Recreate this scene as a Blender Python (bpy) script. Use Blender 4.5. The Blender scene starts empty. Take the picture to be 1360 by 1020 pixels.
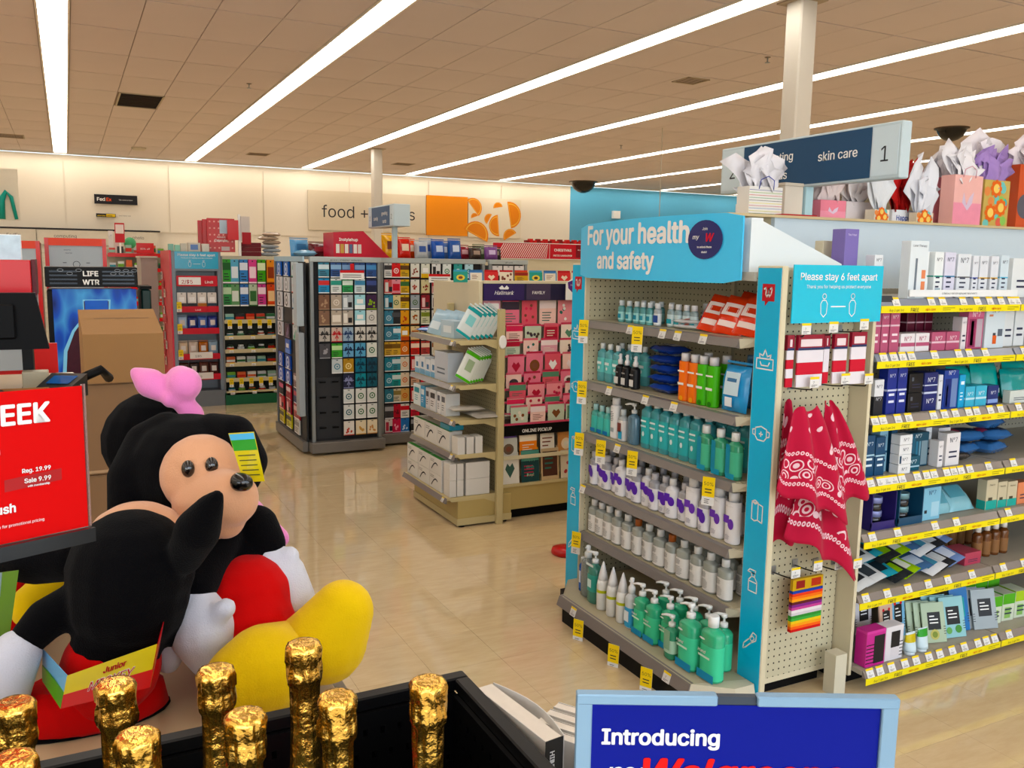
import bpy, math, random
from math import sin, cos, pi, radians
from mathutils import Vector, Matrix
random.seed(7)
SC = bpy.context.scene
COL = SC.collection
# ---------------------------------------------------------------- camera
YAW, PIT, ROL, FPX = 0.47151567, 0.13760909, 0.01503303, 1155.84
def look():
    f = Vector((sin(YAW)*cos(PIT), cos(YAW)*cos(PIT), -sin(PIT)))
    r = Vector((cos(YAW), -sin(YAW), 0)); u = r.cross(f)
    r2 = r*cos(ROL)+u*sin(ROL); u2 = u*cos(ROL)-r*sin(ROL)
    m = Matrix.Identity(4)
    for i in range(3):
        m[i][0] = r2[i]; m[i][1] = u2[i]; m[i][2] = -f[i]
    m[2][3] = 1.5
    return m
cd = bpy.data.cameras.new('camera'); cam = bpy.data.objects.new('camera', cd); COL.objects.link(cam)
cd.sensor_width = 36; cd.lens = FPX/1360*36; cd.clip_start = .02; cd.clip_end = 100
cam.matrix_world = look(); SC.camera = cam
# ---------------------------------------------------------------- light and exposure
SC.view_settings.view_transform = 'Standard'; SC.view_settings.look = 'None'
SC.view_settings.gamma = 1; SC.view_settings.use_curve_mapping = False
SC.view_settings.exposure = 0.0
LAMP_E = 9.4        # ceiling tubes
COVE_E = 13.0        # lamp run above the far wall
DAY_W = 300         # daylight through the shop front
W = bpy.data.worlds.new('world'); SC.world = W; W.use_nodes = True
bg = W.node_tree.nodes['Background']
sky = W.node_tree.nodes.new('ShaderNodeTexSky'); sky.sky_type = 'NISHITA'; sky.sun_disc = False
sky.sun_elevation = radians(40); sky.sun_rotation = radians(200)
W.node_tree.links.new(sky.outputs[0], bg.inputs[0]); bg.inputs[1].default_value = .25
def area(name, loc, rot, sx, sy, watt, col):
    l = bpy.data.lights.new(name, 'AREA'); l.shape = 'RECTANGLE'; l.size = sx; l.size_y = sy; l.energy = watt; l.color = col
    o = bpy.data.objects.new(name, l); COL.objects.link(o); o.location = loc; o.rotation_euler = rot
    return o
area('daylight', (-.5, -3.4, 1.7), (radians(90), 0, 0), 13.5, 2.3, DAY_W, (.80, .90, 1.0))
# ---------------------------------------------------------------- materials
def lin(h, k=.86, s=1.14):
    h = h.lstrip('#')
    c = [int(h[i:i+2], 16)/255 for i in (0, 2, 4)]
    c = [(x/12.92 if x <= .04045 else ((x+.055)/1.055)**2.4)*k for x in c]; g = .3*c[0]+.6*c[1]+.1*c[2]
    return tuple(min(1, max(0, g+(x-g)*s)) for x in c)+(1,)
_M = {}
def mat(h, rough=.5, metal=0, trans=0, coat=0, var=.06, scale=14, bump=0, bscale=120, emit=0, sheen=0, alpha=1, ior=1.45, spec=.32):
    key = (h, rough, metal, trans, coat, var, scale, bump, bscale, emit, sheen, alpha, spec)
    if key in _M: return _M[key]
    m = bpy.data.materials.new('surface_'+h.strip('#')); m.use_nodes = True; _M[key] = m
    nt = m.node_tree; n = nt.nodes; L = nt.links; b = n['Principled BSDF']
    c = lin(h); b.inputs['Specular IOR Level'].default_value = spec
    b.inputs['Roughness'].default_value = rough; b.inputs['Metallic'].default_value = metal
    b.inputs['Transmission Weight'].default_value = trans; b.inputs['Coat Weight'].default_value = coat
    b.inputs['Coat Roughness'].default_value = .12; b.inputs['IOR'].default_value = ior
    b.inputs['Alpha'].default_value = alpha
    b.inputs['Sheen Weight'].default_value = sheen
    tc = n.new('ShaderNodeTexCoord'); nz = n.new('ShaderNodeTexNoise'); nz.inputs['Scale'].default_value = scale; nz.inputs['Detail'].default_value = 3
    L.new(tc.outputs['Object'], nz.inputs['Vector'])
    mx = n.new('ShaderNodeMix'); mx.data_type = 'RGBA'
    mx.inputs[6].default_value = tuple(max(0, v*(1-var)) for v in c[:3])+(1,)
    mx.inputs[7].default_value = tuple(min(1, v*(1+var)) for v in c[:3])+(1,)
    L.new(nz.outputs[0], mx.inputs[0]); L.new(mx.outputs[2], b.inputs['Base Color'])
    if emit:
        b.inputs['Emission Color'].default_value = c; b.inputs['Emission Strength'].default_value = emit
    if bump:
        nb = n.new('ShaderNodeTexNoise'); nb.inputs['Scale'].default_value = bscale; nb.inputs['Detail'].default_value = 4
        L.new(tc.outputs['Object'], nb.inputs['Vector'])
        bp = n.new('ShaderNodeBump'); bp.inputs['Strength'].default_value = bump; bp.inputs['Distance'].default_value = .004
        L.new(nb.outputs[0], bp.inputs['Height']); L.new(bp.outputs[0], b.inputs['Normal'])
    return m
def pegboard(h, pitch=.0254, hole='#15130f'):
    key = ('peg', h)
    if key in _M: return _M[key]
    m = mat(h, .5, var=.03).copy(); _M[key] = m; nt = m.node_tree; n = nt.nodes; L = nt.links; b = n['Principled BSDF']
    tc = n.new('ShaderNodeTexCoord'); sp = n.new('ShaderNodeSeparateXYZ'); L.new(tc.outputs['UV'], sp.inputs[0])
    d = []
    for k in (0, 1):
        f = n.new('ShaderNodeMath'); f.operation = 'PINGPONG'; f.inputs[1].default_value = pitch/2
        L.new(sp.outputs[k], f.inputs[0])
        q = n.new('ShaderNodeMath'); q.operation = 'POWER'; q.inputs[1].default_value = 2; L.new(f.outputs[0], q.inputs[0]); d.append(q)
    a = n.new('ShaderNodeMath'); a.operation = 'ADD'; L.new(d[0].outputs[0], a.inputs[0]); L.new(d[1].outputs[0], a.inputs[1])
    t = n.new('ShaderNodeMath'); t.operation = 'LESS_THAN'; t.inputs[1].default_value = .0033**2; L.new(a.outputs[0], t.inputs[0])
    mx = n.new('ShaderNodeMix'); mx.data_type = 'RGBA'; mx.inputs[7].default_value = lin(hole)
    src = b.inputs['Base Color'].links[0].from_socket; L.new(src, mx.inputs[6]); L.new(t.outputs[0], mx.inputs[0]); L.new(mx.outputs[2], b.inputs['Base Color'])
    return m
# ---------------------------------------------------------------- mesh builder
class MB:
    def __init__(s): s.v = []; s.f = []; s.mi = []; s.sm = []; s.m = []; s.uv = {}
    def _m(s, m):
        if isinstance(m, str): m = mat(m)
        if m not in s.m: s.m.append(m)
        return s.m.index(m)
    def add(s, vs, fs, m, smooth=False, uvs=None):
        o = len(s.v); k = s._m(m); s.v += [tuple(p) for p in vs]
        for j, f in enumerate(fs):
            if uvs: s.uv[len(s.f)] = uvs[j]
            s.f.append(tuple(i+o for i in f)); s.mi.append(k); s.sm.append(smooth)
        return s
    def box(s, x0, x1, y0, y1, z0, z1, m, b=0):
        if b:
            o = [(x0+b, y0), (x1-b, y0), (x1, y0+b), (x1, y1-b), (x1-b, y1), (x0+b, y1), (x0, y1-b), (x0, y0+b)]
            cx, cy = (x0+x1)/2, (y0+y1)/2; fx = 1-2*b/max(x1-x0, 1e-6); fy = 1-2*b/max(y1-y0, 1e-6)
            ins = [(cx+(x-cx)*fx, cy+(y-cy)*fy) for x, y in o]
            return s.loft([[(x, y, z0) for x, y in ins], [(x, y, z0+b) for x, y in o], [(x, y, z1-b) for x, y in o], [(x, y, z1) for x, y in ins]], m, smooth=False)
        v = [(x0, y0, z0), (x1, y0, z0), (x1, y1, z0), (x0, y1, z0), (x0, y0, z1), (x1, y0, z1), (x1, y1, z1), (x0, y1, z1)]
        return s.add(v, [(3, 2, 1, 0), (4, 5, 6, 7), (0, 1, 5, 4), (1, 2, 6, 5), (2, 3, 7, 6), (3, 0, 4, 7)], m)
    def loft(s, rings, m, smooth=True, cap=True, closed=True):
        n = len(rings[0]); vs = [p for r in rings for p in r]; fs = []
        for i in range(len(rings)-1):
            for j in range(n if closed else n-1):
                a = i*n+j; b = i*n+(j+1) % n
                fs.append((a, b, b+n, a+n))
        s.add(vs, fs, m, smooth)
        if cap:
            o = len(s.v)-len(vs); k = s._m(m)
            s.f.append(tuple(o+j for j in reversed(range(n)))); s.mi.append(k); s.sm.append(False)
            s.f.append(tuple(o+(len(rings)-1)*n+j for j in range(n))); s.mi.append(k); s.sm.append(False)
        return s
    def lathe(s, prof, m, n=14, c=(0, 0), p=2, ry=1, smooth=True):   # prof: (radius, z); p: superellipse power; ry: depth ratio
        return s.loft([ring(c[0], c[1], z, r, r*ry, n, p) for r, z in prof], m, smooth)
    def tube(s, path, r, m, n=8, cap=True):
        pts = [Vector(p) for p in path]; rr = r if isinstance(r, (list, tuple)) else [r]*len(pts); rings = []
        ref = Vector((0, 0, 1)) if abs((pts[-1]-pts[0]).normalized().z) < .9 else Vector((1, 0, 0))
        for i, p in enumerate(pts):
            t = (pts[min(i+1, len(pts)-1)]-pts[max(i-1, 0)]).normalized()
            a = t.cross(ref).normalized(); b = t.cross(a)
            rings.append([tuple(p+(a*cos(2*pi*k/n)+b*sin(2*pi*k/n))*rr[i]) for k in range(n)])
        return s.loft(rings, m, True, cap)
    def quad(s, a, b, c, d, m, uv=None): return s.add([a, b, c, d], [(0, 1, 2, 3)], m, False, [uv] if uv else None)
    def rect(s, x0, x1, z0, z1, y, m):      # facing -Y
        return s.quad((x0, y, z0), (x1, y, z0), (x1, y, z1), (x0, y, z1), m)
    def pegq(s, o, r, u, m):                # pegboard quad with metric UV
        o, r, u = Vector(o), Vector(r), Vector(u); a, b = r.length, u.length
        return s.quad(o, o+r, o+r+u, o+u, m, [(0, 0), (a, 0), (a, b), (0, b)])
    def disc(s, c, rx, rz, m, n=16, y=None):  # facing -Y
        return s.add([(c[0]+rx*cos(2*pi*k/n), c[1], c[2]+rz*sin(2*pi*k/n)) for k in range(n)], [tuple(range(n))], m)
    def poly(s, pts, y, m): return s.add([(x, y, z) for x, z in pts], [tuple(range(len(pts)))], m)
    def stroke(s, pts, w, m, o=(0, 0, 0), r=(1, 0, 0), u=(0, 0, 1), close=False):
        o, r, u = Vector(o), Vector(r), Vector(u)
        P = [Vector(p) for p in pts]+([Vector(pts[0])] if close else [])
        for a, b in zip(P, P[1:]):
            d = (b-a)
            if d.length < 1e-6: continue
            d.normalize(); q = Vector((-d.y, d.x))*w/2; a2 = a-d*w*.3; b2 = b+d*w*.3
            s.quad(*[o+r*p.x+u*p.y for p in (a2-q, b2-q, b2+q, a2+q)], m)
        return s
    def text(s, t, size, m, o, r=(1, 0, 0), u=(0, 0, 1), bold=0, align='C', w=None, shear=0):
        vs, fs, wd = glyphs(t, bold, shear); k = size
        kx = k = (w/wd) if w else size
        o, r, u = Vector(o), Vector(r).normalized(), Vector(u).normalized(); off = {'C': -wd/2, 'L': 0, 'R': -wd}[align]
        n = r.cross(u)
        return s.add([o+r*(x+off)*kx+u*y*k+n*q for x, y, q in vs], fs, m)
    def xf(s, M):
        s.v = [tuple(M @ Vector(p)) for p in s.v]; return s
    def merge(s, o, M=None):
        b = len(s.v); s.v += [tuple(M @ Vector(p)) if M else p for p in o.v]
        for j, f in enumerate(o.f):
            if j in o.uv: s.uv[len(s.f)] = o.uv[j]
            s.f.append(tuple(i+b for i in f)); s.mi.append(s._m(o.m[o.mi[j]])); s.sm.append(o.sm[j])
        return s
    def mesh(s, name):
        me = bpy.data.meshes.new(name); me.from_pydata(s.v, [], s.f)
        for m in s.m: me.materials.append(m)
        me.polygons.foreach_set('material_index', s.mi); me.polygons.foreach_set('use_smooth', s.sm)
        if s.uv:
            ul = me.uv_layers.new(name='UVMap')
            for j, uv in s.uv.items():
                for k, li in enumerate(me.polygons[j].loop_indices): ul.data[li].uv = uv[k]
        me.update(); return me
def ring(cx, cy, z, rx, ry, n=14, p=2):
    o = []
    for k in range(n):
        a = 2*pi*(k+.5)/n; c, d = cos(a), sin(a)
        o.append((cx+rx*math.copysign(abs(c)**(2/p), c), cy+ry*math.copysign(abs(d)**(2/p), d), z))
    return o
_G = {}
try:    # Blender's own bundled sans serif; its built-in face is the fallback
    import os
    SANS = bpy.data.fonts.load(os.path.join(bpy.utils.system_resource('DATAFILES', path='fonts'), 'Inter.woff2'))
except Exception: SANS = None
def glyphs(t, bold=0, shear=0):
    key = (t, bold, shear)
    if key in _G: return _G[key]
    c = bpy.data.curves.new('lettering', 'FONT'); c.body = t; c.size = 1; c.shear = shear; c.resolution_u = 2 if len(t) < 24 else 1
    c.fill_mode = 'FRONT'
    if SANS: c.font = SANS
    o = bpy.data.objects.new('lettering', c); COL.objects.link(o)
    dg = bpy.context.evaluated_depsgraph_get(); me = bpy.data.meshes.new_from_object(o.evaluated_get(dg))
    vs = [(v.co.x, v.co.y) for v in me.vertices]; fs = [tuple(p.vertices) for p in me.polygons]
    bpy.data.objects.remove(o); bpy.data.curves.remove(c); bpy.data.meshes.remove(me)
    if bold:      # heavier print: the same glyphs laid over one another, slightly shifted
        b = min(bold, .03); offs = [(0, 0), (b, 0), (-b, 0)] if bold < .015 else [(0, 0), (b, 0), (-b, 0), (0, b*.8), (0, -b*.8), (b*.7, b*.6), (-b*.7, b*.6), (b*.7, -b*.6), (-b*.7, -b*.6)]
        v0, f0 = vs, fs; vs = [(x+dx, y+dy, k) for k, (dx, dy) in enumerate(offs) for x, y in v0]; fs = [tuple(i+k*len(v0) for i in f) for k in range(len(offs)) for f in f0]
    x0 = min(v[0] for v in vs); x1 = max(v[0] for v in vs)
    _G[key] = ([(v[0]-x0, v[1], v[2]*.00006 if bold else 0) for v in vs], fs, x1-x0)
    return _G[key]
# ---------------------------------------------------------------- objects
BAD = []; LABELS = {}
def tag(o, label, cat, group=None):
    if not 4 <= len(label.split()) <= 16: BAD.append(label)
    if label in LABELS: BAD.append('DUP '+label)
    LABELS[label] = 1
    o['label'] = label; o['category'] = cat
    if group: o['group'] = group
    return o
def link(name, me, parent=None, label=None):
    o = bpy.data.objects.new(name, me); COL.objects.link(o)
    if parent: o.parent = parent
    if label: o['label'] = label
    return o
def empty(name, loc, rz=0, label=None, cat=None, group=None):
    o = bpy.data.objects.new(name, None); COL.objects.link(o); o.location = loc; o.rotation_euler = (0, 0, rz); o.empty_display_size = .05
    if label: tag(o, label, cat, group)
    return o
def part(name, mb, parent=None, label=None): return link(name, mb.mesh(name), parent, label)
def solo(name, mb, label, cat, group=None, loc=(0, 0, 0), rz=0, parts=()):
    o = part(name, mb); o.location = loc; o.rotation_euler = (0, 0, rz); tag(o, label, cat, group)
    for q in parts: part(q[0], q[1], o, q[2] if len(q) > 2 else None)
    return o
def struct(name, mb, parent=None):
    o = part(name, mb, parent); 
    if not parent: o['kind'] = 'structure'
    return o
class T:      # a thing kept as shared meshes: body + parts
    def __init__(s, name, mb, parts=()):
        s.name = name; s.me = mb.mesh(name); s.parts = [(p[0], p[1].mesh(p[0]), p[2] if len(p) > 2 else None) for p in parts]
    def put(s, loc, rot, label, cat, group=None, scale=1):
        o = link(s.name, s.me); o.location = loc
        o.rotation_euler = rot if isinstance(rot, (tuple, list)) else (0, 0, rot)
        if scale != 1: o.scale = (scale,)*3 if isinstance(scale, (int, float)) else scale
        tag(o, label, cat, group)
        for n, me, lb in s.parts: link(n, me, o, lb)
        return o
ORD = 'first second third fourth fifth sixth seventh eighth ninth tenth eleventh twelfth thirteenth fourteenth fifteenth sixteenth seventeenth eighteenth nineteenth twentieth'.split()
class Fx:     # a fixture: local x along its front (left to right for a shopper), y into it, z up
    def __init__(s, name, loc, rz, label, cat, group=None):
        s.o = empty(name, loc, rz, label, cat, group); s.rz = rz; s.l = Vector(loc)
    def at(s, u, d, z):
        c, q = cos(s.rz), sin(s.rz); return (s.l.x+u*c-d*q, s.l.y+u*q+d*c, s.l.z+z)
    def part(s, name, mb, label=None, parent=None): return part(name, mb, parent or s.o, label)
    def row(s, t, us, d, z, desc, where, cat, group=None, jit=0, side='from the left', start=0, rx=0, sc=1):
        n = len(us)
        for i, u in enumerate(us):
            lab = f'{ORD[i+start]} {desc} {side} {where}' if n > 1 else f'{desc} {where}'
            zz = z if not isinstance(z, list) else z[i]; dd = d if not isinstance(d, list) else d[i]
            t.put(s.at(u, dd, zz+.0008), (rx, 0, s.rz+random.uniform(-jit, jit)), lab, cat, group, sc)
# common finishes
WHITE = mat('#e9e8e4', .45, var=.02); CREAM = mat('#c9bf9f', .45, var=.03); CREAM2 = mat('#d6cdb2', .45, var=.03)
GREY = mat('#8b8580', .42, var=.04); LIP = mat('#7c7672', .35, coat=.3, var=.03); DARK = mat('#121214', .5, var=.1, spec=.2); BLACK = mat('#060607', .5, spec=.15)
STEEL = mat('#aab0b4', .3, metal=.8, var=.03); BLUE = mat('#36b6e2', .35, coat=.2, var=.015); BLUE2 = mat('#3bb2e6', .3, coat=.4, var=.015)
YEL = mat('#f2df1c', .4, var=.02); TAGW = mat('#e4e3e0', .5, var=.02); TAGY = mat('#f0d21c', .5, var=.02); INK = mat('#24242a', .6); RED = mat('#c4202c', .4, coat=.2, var=.03)
PW = mat('#f4f4f2', .6, var=.01)
def lerp(a, b, t): return a+(b-a)*t
# ================================================================ SETTING
CZ = 3.55; BACKY = 20.3; XL, XR = -7.6, 20.0; YF = -3.0
# floor
fl = struct('floor', MB().box(XL, XR, YF, BACKY, -.06, -.0045, mat('#8f8164', .6)))
def floor_mat():
    m = mat('#b7a684', .14, var=.05, scale=2.2, coat=.8, spec=.5).copy(); nt = m.node_tree; n = nt.nodes; L = nt.links; b = n['Principled BSDF']
    tc = n.new('ShaderNodeTexCoord'); mp = n.new('ShaderNodeMapping'); mp.inputs['Scale'].default_value = (3, 13, 1); mp.inputs['Rotation'].default_value = (0, 0, .5)
    ge = n.new('ShaderNodeNewGeometry'); L.new(ge.outputs['Position'], mp.inputs['Vector'])
    nz = n.new('ShaderNodeTexNoise'); nz.inputs['Scale'].default_value = 2.5; nz.inputs['Detail'].default_value = 6; nz.inputs['Roughness'].default_value = .65; L.new(mp.outputs[0], nz.inputs['Vector'])
    rp = n.new('ShaderNodeValToRGB'); rp.color_ramp.elements[0].position = .35; rp.color_ramp.elements[0].color = lin('#cdb48a', 1, 1); rp.color_ramp.elements[1].position = .65; rp.color_ramp.elements[1].color = lin('#d6bf96', 1, 1)
    L.new(nz.outputs[0], rp.inputs[0]); L.new(rp.outputs[0], b.inputs['Base Color'])
    b.inputs['Coat Roughness'].default_value = .05; nr = n.new('ShaderNodeTexNoise'); nr.inputs['Scale'].default_value = 1.7; L.new(ge.outputs['Position'], nr.inputs['Vector'])
    mr = n.new('ShaderNodeMapRange'); mr.inputs[3].default_value = .07; mr.inputs[4].default_value = .15; L.new(nr.outputs[0], mr.inputs[0]); L.new(mr.outputs[0], b.inputs['Roughness'])
    return m
FM = floor_mat(); TS = .2825
tile = MB().box(.0004, TS-.0004, .0004, TS-.0004, -.005, 0, FM).mesh('floor_tile')
st = MB(); near = 0
x0t = 1.13-TS*18; y0t = -TS*10
for i in range(-12, 84):
    for j in range(82):
        x = x0t+i*TS; y = y0t+j*TS
        if x < XL or x+TS > XR or y+TS > BACKY: continue
        if (.56 < x < 2.25 and 2.2 < y < 9.4) or (.2 < x < 3.5 and .9 < y < 2.3 and y > 1.6-.35*(x-.2)):
            o = link('floor_tile', tile, fl); o.location = (x, y, 0); near += 1
        else: st.box(x+.0004, x+TS-.0004, y+.0004, y+TS-.0004, -.005, 0, FM)
part('floor_tile', st, fl)['kind'] = 'stuff'
# ceiling: lay-in tiles between the lamp runs
CM = mat('#e4d8d4', .9, var=.05, scale=1.3, bump=.25, bscale=260); CG = mat('#9a8678', .7)
cl = struct('ceiling', MB().box(XL, XR, YF, BACKY, CZ+.012, CZ+.07, CG))
PITCH = 2.44; HW = .135; TX = (PITCH-2*HW)/4; TY = 1.105
ctile = MB().box(.004, TX-.004, .010, TY-.010, CZ, CZ+.02, CM).mesh('ceiling_tile')
VENTS = {(0, 1, 15): 1, (2, 2, 10): 1, (3, 1, 15): 1}
cells = []
for k in range(-4, 9):
    for i in range(4):
        for j in range(21):
            x = k*PITCH+HW+i*TX; y = 12.3-TY*13+j*TY
            if x < XL-.3 or x+TX > XR+.2 or y+TY > BACKY-.05: continue
            cells.append((x, y, k, i, j))
def seen(c):   # ceiling tiles in the camera's field, nearest first
    x, y = c[0]+TX/2, c[1]+TY/2
    f = Vector((sin(YAW)*cos(PIT), cos(YAW)*cos(PIT), -sin(PIT))); r = Vector((cos(YAW), -sin(YAW), 0)); u = r.cross(f)
    v = Vector((x, y, CZ-1.5)); z = v.dot(f)
    if z < .5: return 1e9
    px = v.dot(r)/z*FPX; py = v.dot(u)/z*FPX
    return z if abs(px) < 760 and abs(py) < 590 else 1e9
cells.sort(key=seen); st = MB()
for n_, (x, y, k, i, j) in enumerate(cells):
    if (k, i, j) in ((0, 1, 13),): continue
    if n_ < 300: o = link('ceiling_tile', ctile, cl); o.location = (x, y, 0)
    else: st.box(x+.004, x+TX-.004, y+.010, y+TY-.010, CZ, CZ+.02, CM)
part('ceiling_tile', st, cl)['kind'] = 'stuff'
# lamp runs
LE = mat('#fff9f0', .5, emit=LAMP_E, var=0); LH = mat('#f3ece0', .4, var=0)
names = ['first lamp run left of the drink cooler, out of frame', 'leftmost of the long lamp runs, above the drink cooler', 'second long lamp run, ending above the candy shelves', 'third long lamp run, ending above the small aisle sign', 'fourth long lamp run, crossing behind the near square column', 'fifth long lamp run, just above the large aisle sign', 'sixth long lamp run, partly hidden by the large aisle sign', 'seventh long lamp run towards the blue wall', 'eighth lamp run, last before the right wall', 'second lamp run left of the drink cooler, unseen, added for light', 'leftmost lamp run by the left wall, unseen, added for light']
for q, k in enumerate(list(range(-1, 8))+[-2, -3]):  # the last two runs are unseen, added to light the left-facing shelf fronts
    r = empty('ceiling_light', (k*PITCH, 0, CZ), 0, 'white fluorescent '+names[q], 'ceiling light', 'parallel fluorescent lamp runs in the ceiling')
    h = MB(); y0, y1 = YF+.4, 19.85
    h.box(-HW+.004, -HW+.022, y0, y1, -.012, .011, LH); h.box(HW-.022, HW-.004, y0, y1, -.012, .011, LH)
    h.box(-HW+.004, HW-.004, y0, y0+.02, -.012, .011, LH); h.box(-HW+.004, HW-.004, y1-.02, y1, -.012, .011, LH)
    part('housing', h, r)
    ln = 1.12; y = y0+.02
    d = MB().box(-HW+.023, HW-.023, .004, ln-.004, -.006, .004, LE)
    for z in (.12, ln-.12): d.add([(-.1, z, -.0065), (.1, z+.03, -.0065), (.1, z+.034, -.0065), (-.1, z+.004, -.0065)], [(3, 2, 1, 0)], mat('#b8ab93', .6))
    dm = d.mesh('diffuser')
    bm_ = MB().box(-HW+.023, HW-.023, -.004, .004, -.010, .004, mat('#b8a88e', .5)).mesh('crossbar')
    while y+ln < y1:
        o = link('diffuser', dm, r); o.location = (0, y, 0)
        o = link('crossbar', bm_, r); o.location = (0, y, 0); y += ln
r = MB().box(-4, 19.5, 19.9, 20.02, CZ-.012, CZ+.011, mat('#fff6e6', .5, emit=COVE_E, var=0))
solo('ceiling_light', r, 'continuous lamp run along the top of the far wall', 'ceiling light', parts=[('housing', MB().box(-4, 19.5, 19.86, 19.9, CZ-.03, CZ+.011, LH))])
# walls
WALLM = mat('#ebe3d4', .6, var=.02, scale=.6); BLUEW = mat('#5fa3c4', .6, var=.02)
wb = struct('wall_back', MB().box(XL, 12.0, BACKY, BACKY+.12, 0, CZ, WALLM).box(12.0, XR, BACKY-.001, BACKY+.12, 0, CZ, BLUEW))
for k in range(9): part('wall_panel', MB().box(-3.9+k*1.98, -3.93+(k+1)*1.98, BACKY-.02, BACKY-.0015, 2.05, CZ-.1, WALLM if k < 8 else WALLM), wb) if -3.9+(k+1)*1.98 < 12.1 else None
struct('wall_left', MB().box(XL-.12, XL, YF, BACKY, 0, CZ, WALLM))
struct('wall_right', MB().box(XR, XR+.12, YF, BACKY, 0, CZ, mat('#cfc6b4', .6)))
wf = MB(); G = WALLM
wf.box(XL, XR, YF-.12, YF, 0, .45, G).box(XL, XR, YF-.12, YF, 2.95, CZ, G).box(XL, -7.2, YF-.12, YF, .45, 2.95, G).box(6.4, XR, YF-.12, YF, .45, 2.95, G)
wf = struct('wall_front', wf)
wn = MB()
for k in range(8): wn.box(-7.2+k*1.93, -7.14+k*1.93, YF-.1, YF-.02, .45, 2.95, STEEL)
struct('window_1', wn)
# square columns
for i, (x, y, s, lb) in enumerate([(5.2, 5.33, .17, 'white square column rising behind the large aisle sign'), (5.2, 15.83, .17, 'white square column rising behind the small aisle sign')]):
    m = mat('#d8d3c8', .5, var=.02)
    solo('square_column', MB().box(-s/2, s/2, -s/2, s/2, 0, CZ-.0001, m, .012), lb, 'column', 'square columns', (x, y, 0), 0, [('ceiling_collar', MB().box(-s/2-.05, s/2+.05, -s/2-.05, s/2+.05, CZ-.012, CZ-.0005, mat('#b9a893', .6)))])
# ceiling things
v = MB().box(-.25, .25, 0, .012, -.001, .010, mat('#241b16', .7))
def vent(x, y, w, l, lb, dark=True, slats=9):
    r = empty('ceiling_vent', (x, y, CZ), 0, lb, 'air vent')
    fm = mat('#c7bba6', .6) if dark else mat('#b7a78f', .6)
    f = MB().box(-w/2, w/2, -l/2, -l/2+.02, -.008, .011, fm).box(-w/2, w/2, l/2-.02, l/2, -.008, .011, fm).box(-w/2, -w/2+.02, -l/2, l/2, -.008, .011, fm).box(w/2-.02, w/2, -l/2, l/2, -.008, .011, fm)
    part('frame', f, r); part('backing', MB().box(-w/2+.02, w/2-.02, -l/2+.02, l/2-.02, .004, .0115, mat('#1b1512', .9)), r)
    sl = MB().box(-w/2+.021, w/2-.021, -.004, .004, -.006, .003, mat('#3a2c22' if dark else '#7d6c58', .7)).mesh('slat')
    for k in range(slats): o = link('slat', sl, r); o.location = (0, -l/2+.02+(k+.5)*(l-.04)/slats, 0)
vent(.965, 12.85, TX-.01, TY-.01, 'large dark return air vent in the ceiling left of centre')
vent(6.31, 8.1, .3, .3, 'square slatted air vent in the ceiling above the health rack', False, 6)
vent(-.79, 17.7, .5, .5, 'slatted air vent in the ceiling by the left edge', False, 6)
vent(3.46, 17.9, .4, .4, 'slatted air vent in the ceiling above the candy shelves', False, 5)
vent(6.46, 17.9, .4, .4, 'slatted air vent in the ceiling right of the far column', False, 5)
def dome(x, y, r, lb, z=CZ, m=BLACK):
    d = MB().lathe([(r*1.12, -.0), (r*1.12, -.02), (r, -.022), (r*.97, -r*.3), (r*.8, -r*.6), (r*.5, -r*.82), (r*.2, -r*.93), (r*.02, -r*.95)], mat('#050505', .25, coat=.3), 20)
    solo('security_camera_dome', d, lb, 'camera', None, (x, y, z), 0, [('mounting_ring', MB().lathe([(r*1.2, -.014), (r*1.2, -.0005)], mat('#6b5a49', .6), 20))])
dome(11.6, 8.77, .20, 'large black camera dome on the ceiling above the gift bags')
dome(11.6, 20.0-1, .30, 'black camera dome on the far ceiling above the mural')
for (x, y, lb) in [(2.02, 10.89, 'small sprinkler head left of the second lamp run'), (6.26, 6.84, 'small sprinkler head left of the near square column'), (8.65, 12.95, 'tiny sprinkler head right of the far column')]:
    solo('sprinkler_head', MB().lathe([(.03, -.004), (.03, 0)], mat('#8a7a66', .5), 10).lathe([(.006, -.05), (.008, -.004)], STEEL, 6).lathe([(.025, -.055), (.025, -.05)], STEEL, 10), lb, 'sprinkler', None, (x, y, CZ-.0005))
solo('smoke_detector', MB().lathe([(.1, -.05), (.13, -.02), (.13, 0)], mat('#d8cdb8', .5), 16), 'round pale smoke detector on the far ceiling by the dark vent', 'detector', None, (1.32, 18.16, CZ-.0005))
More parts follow.
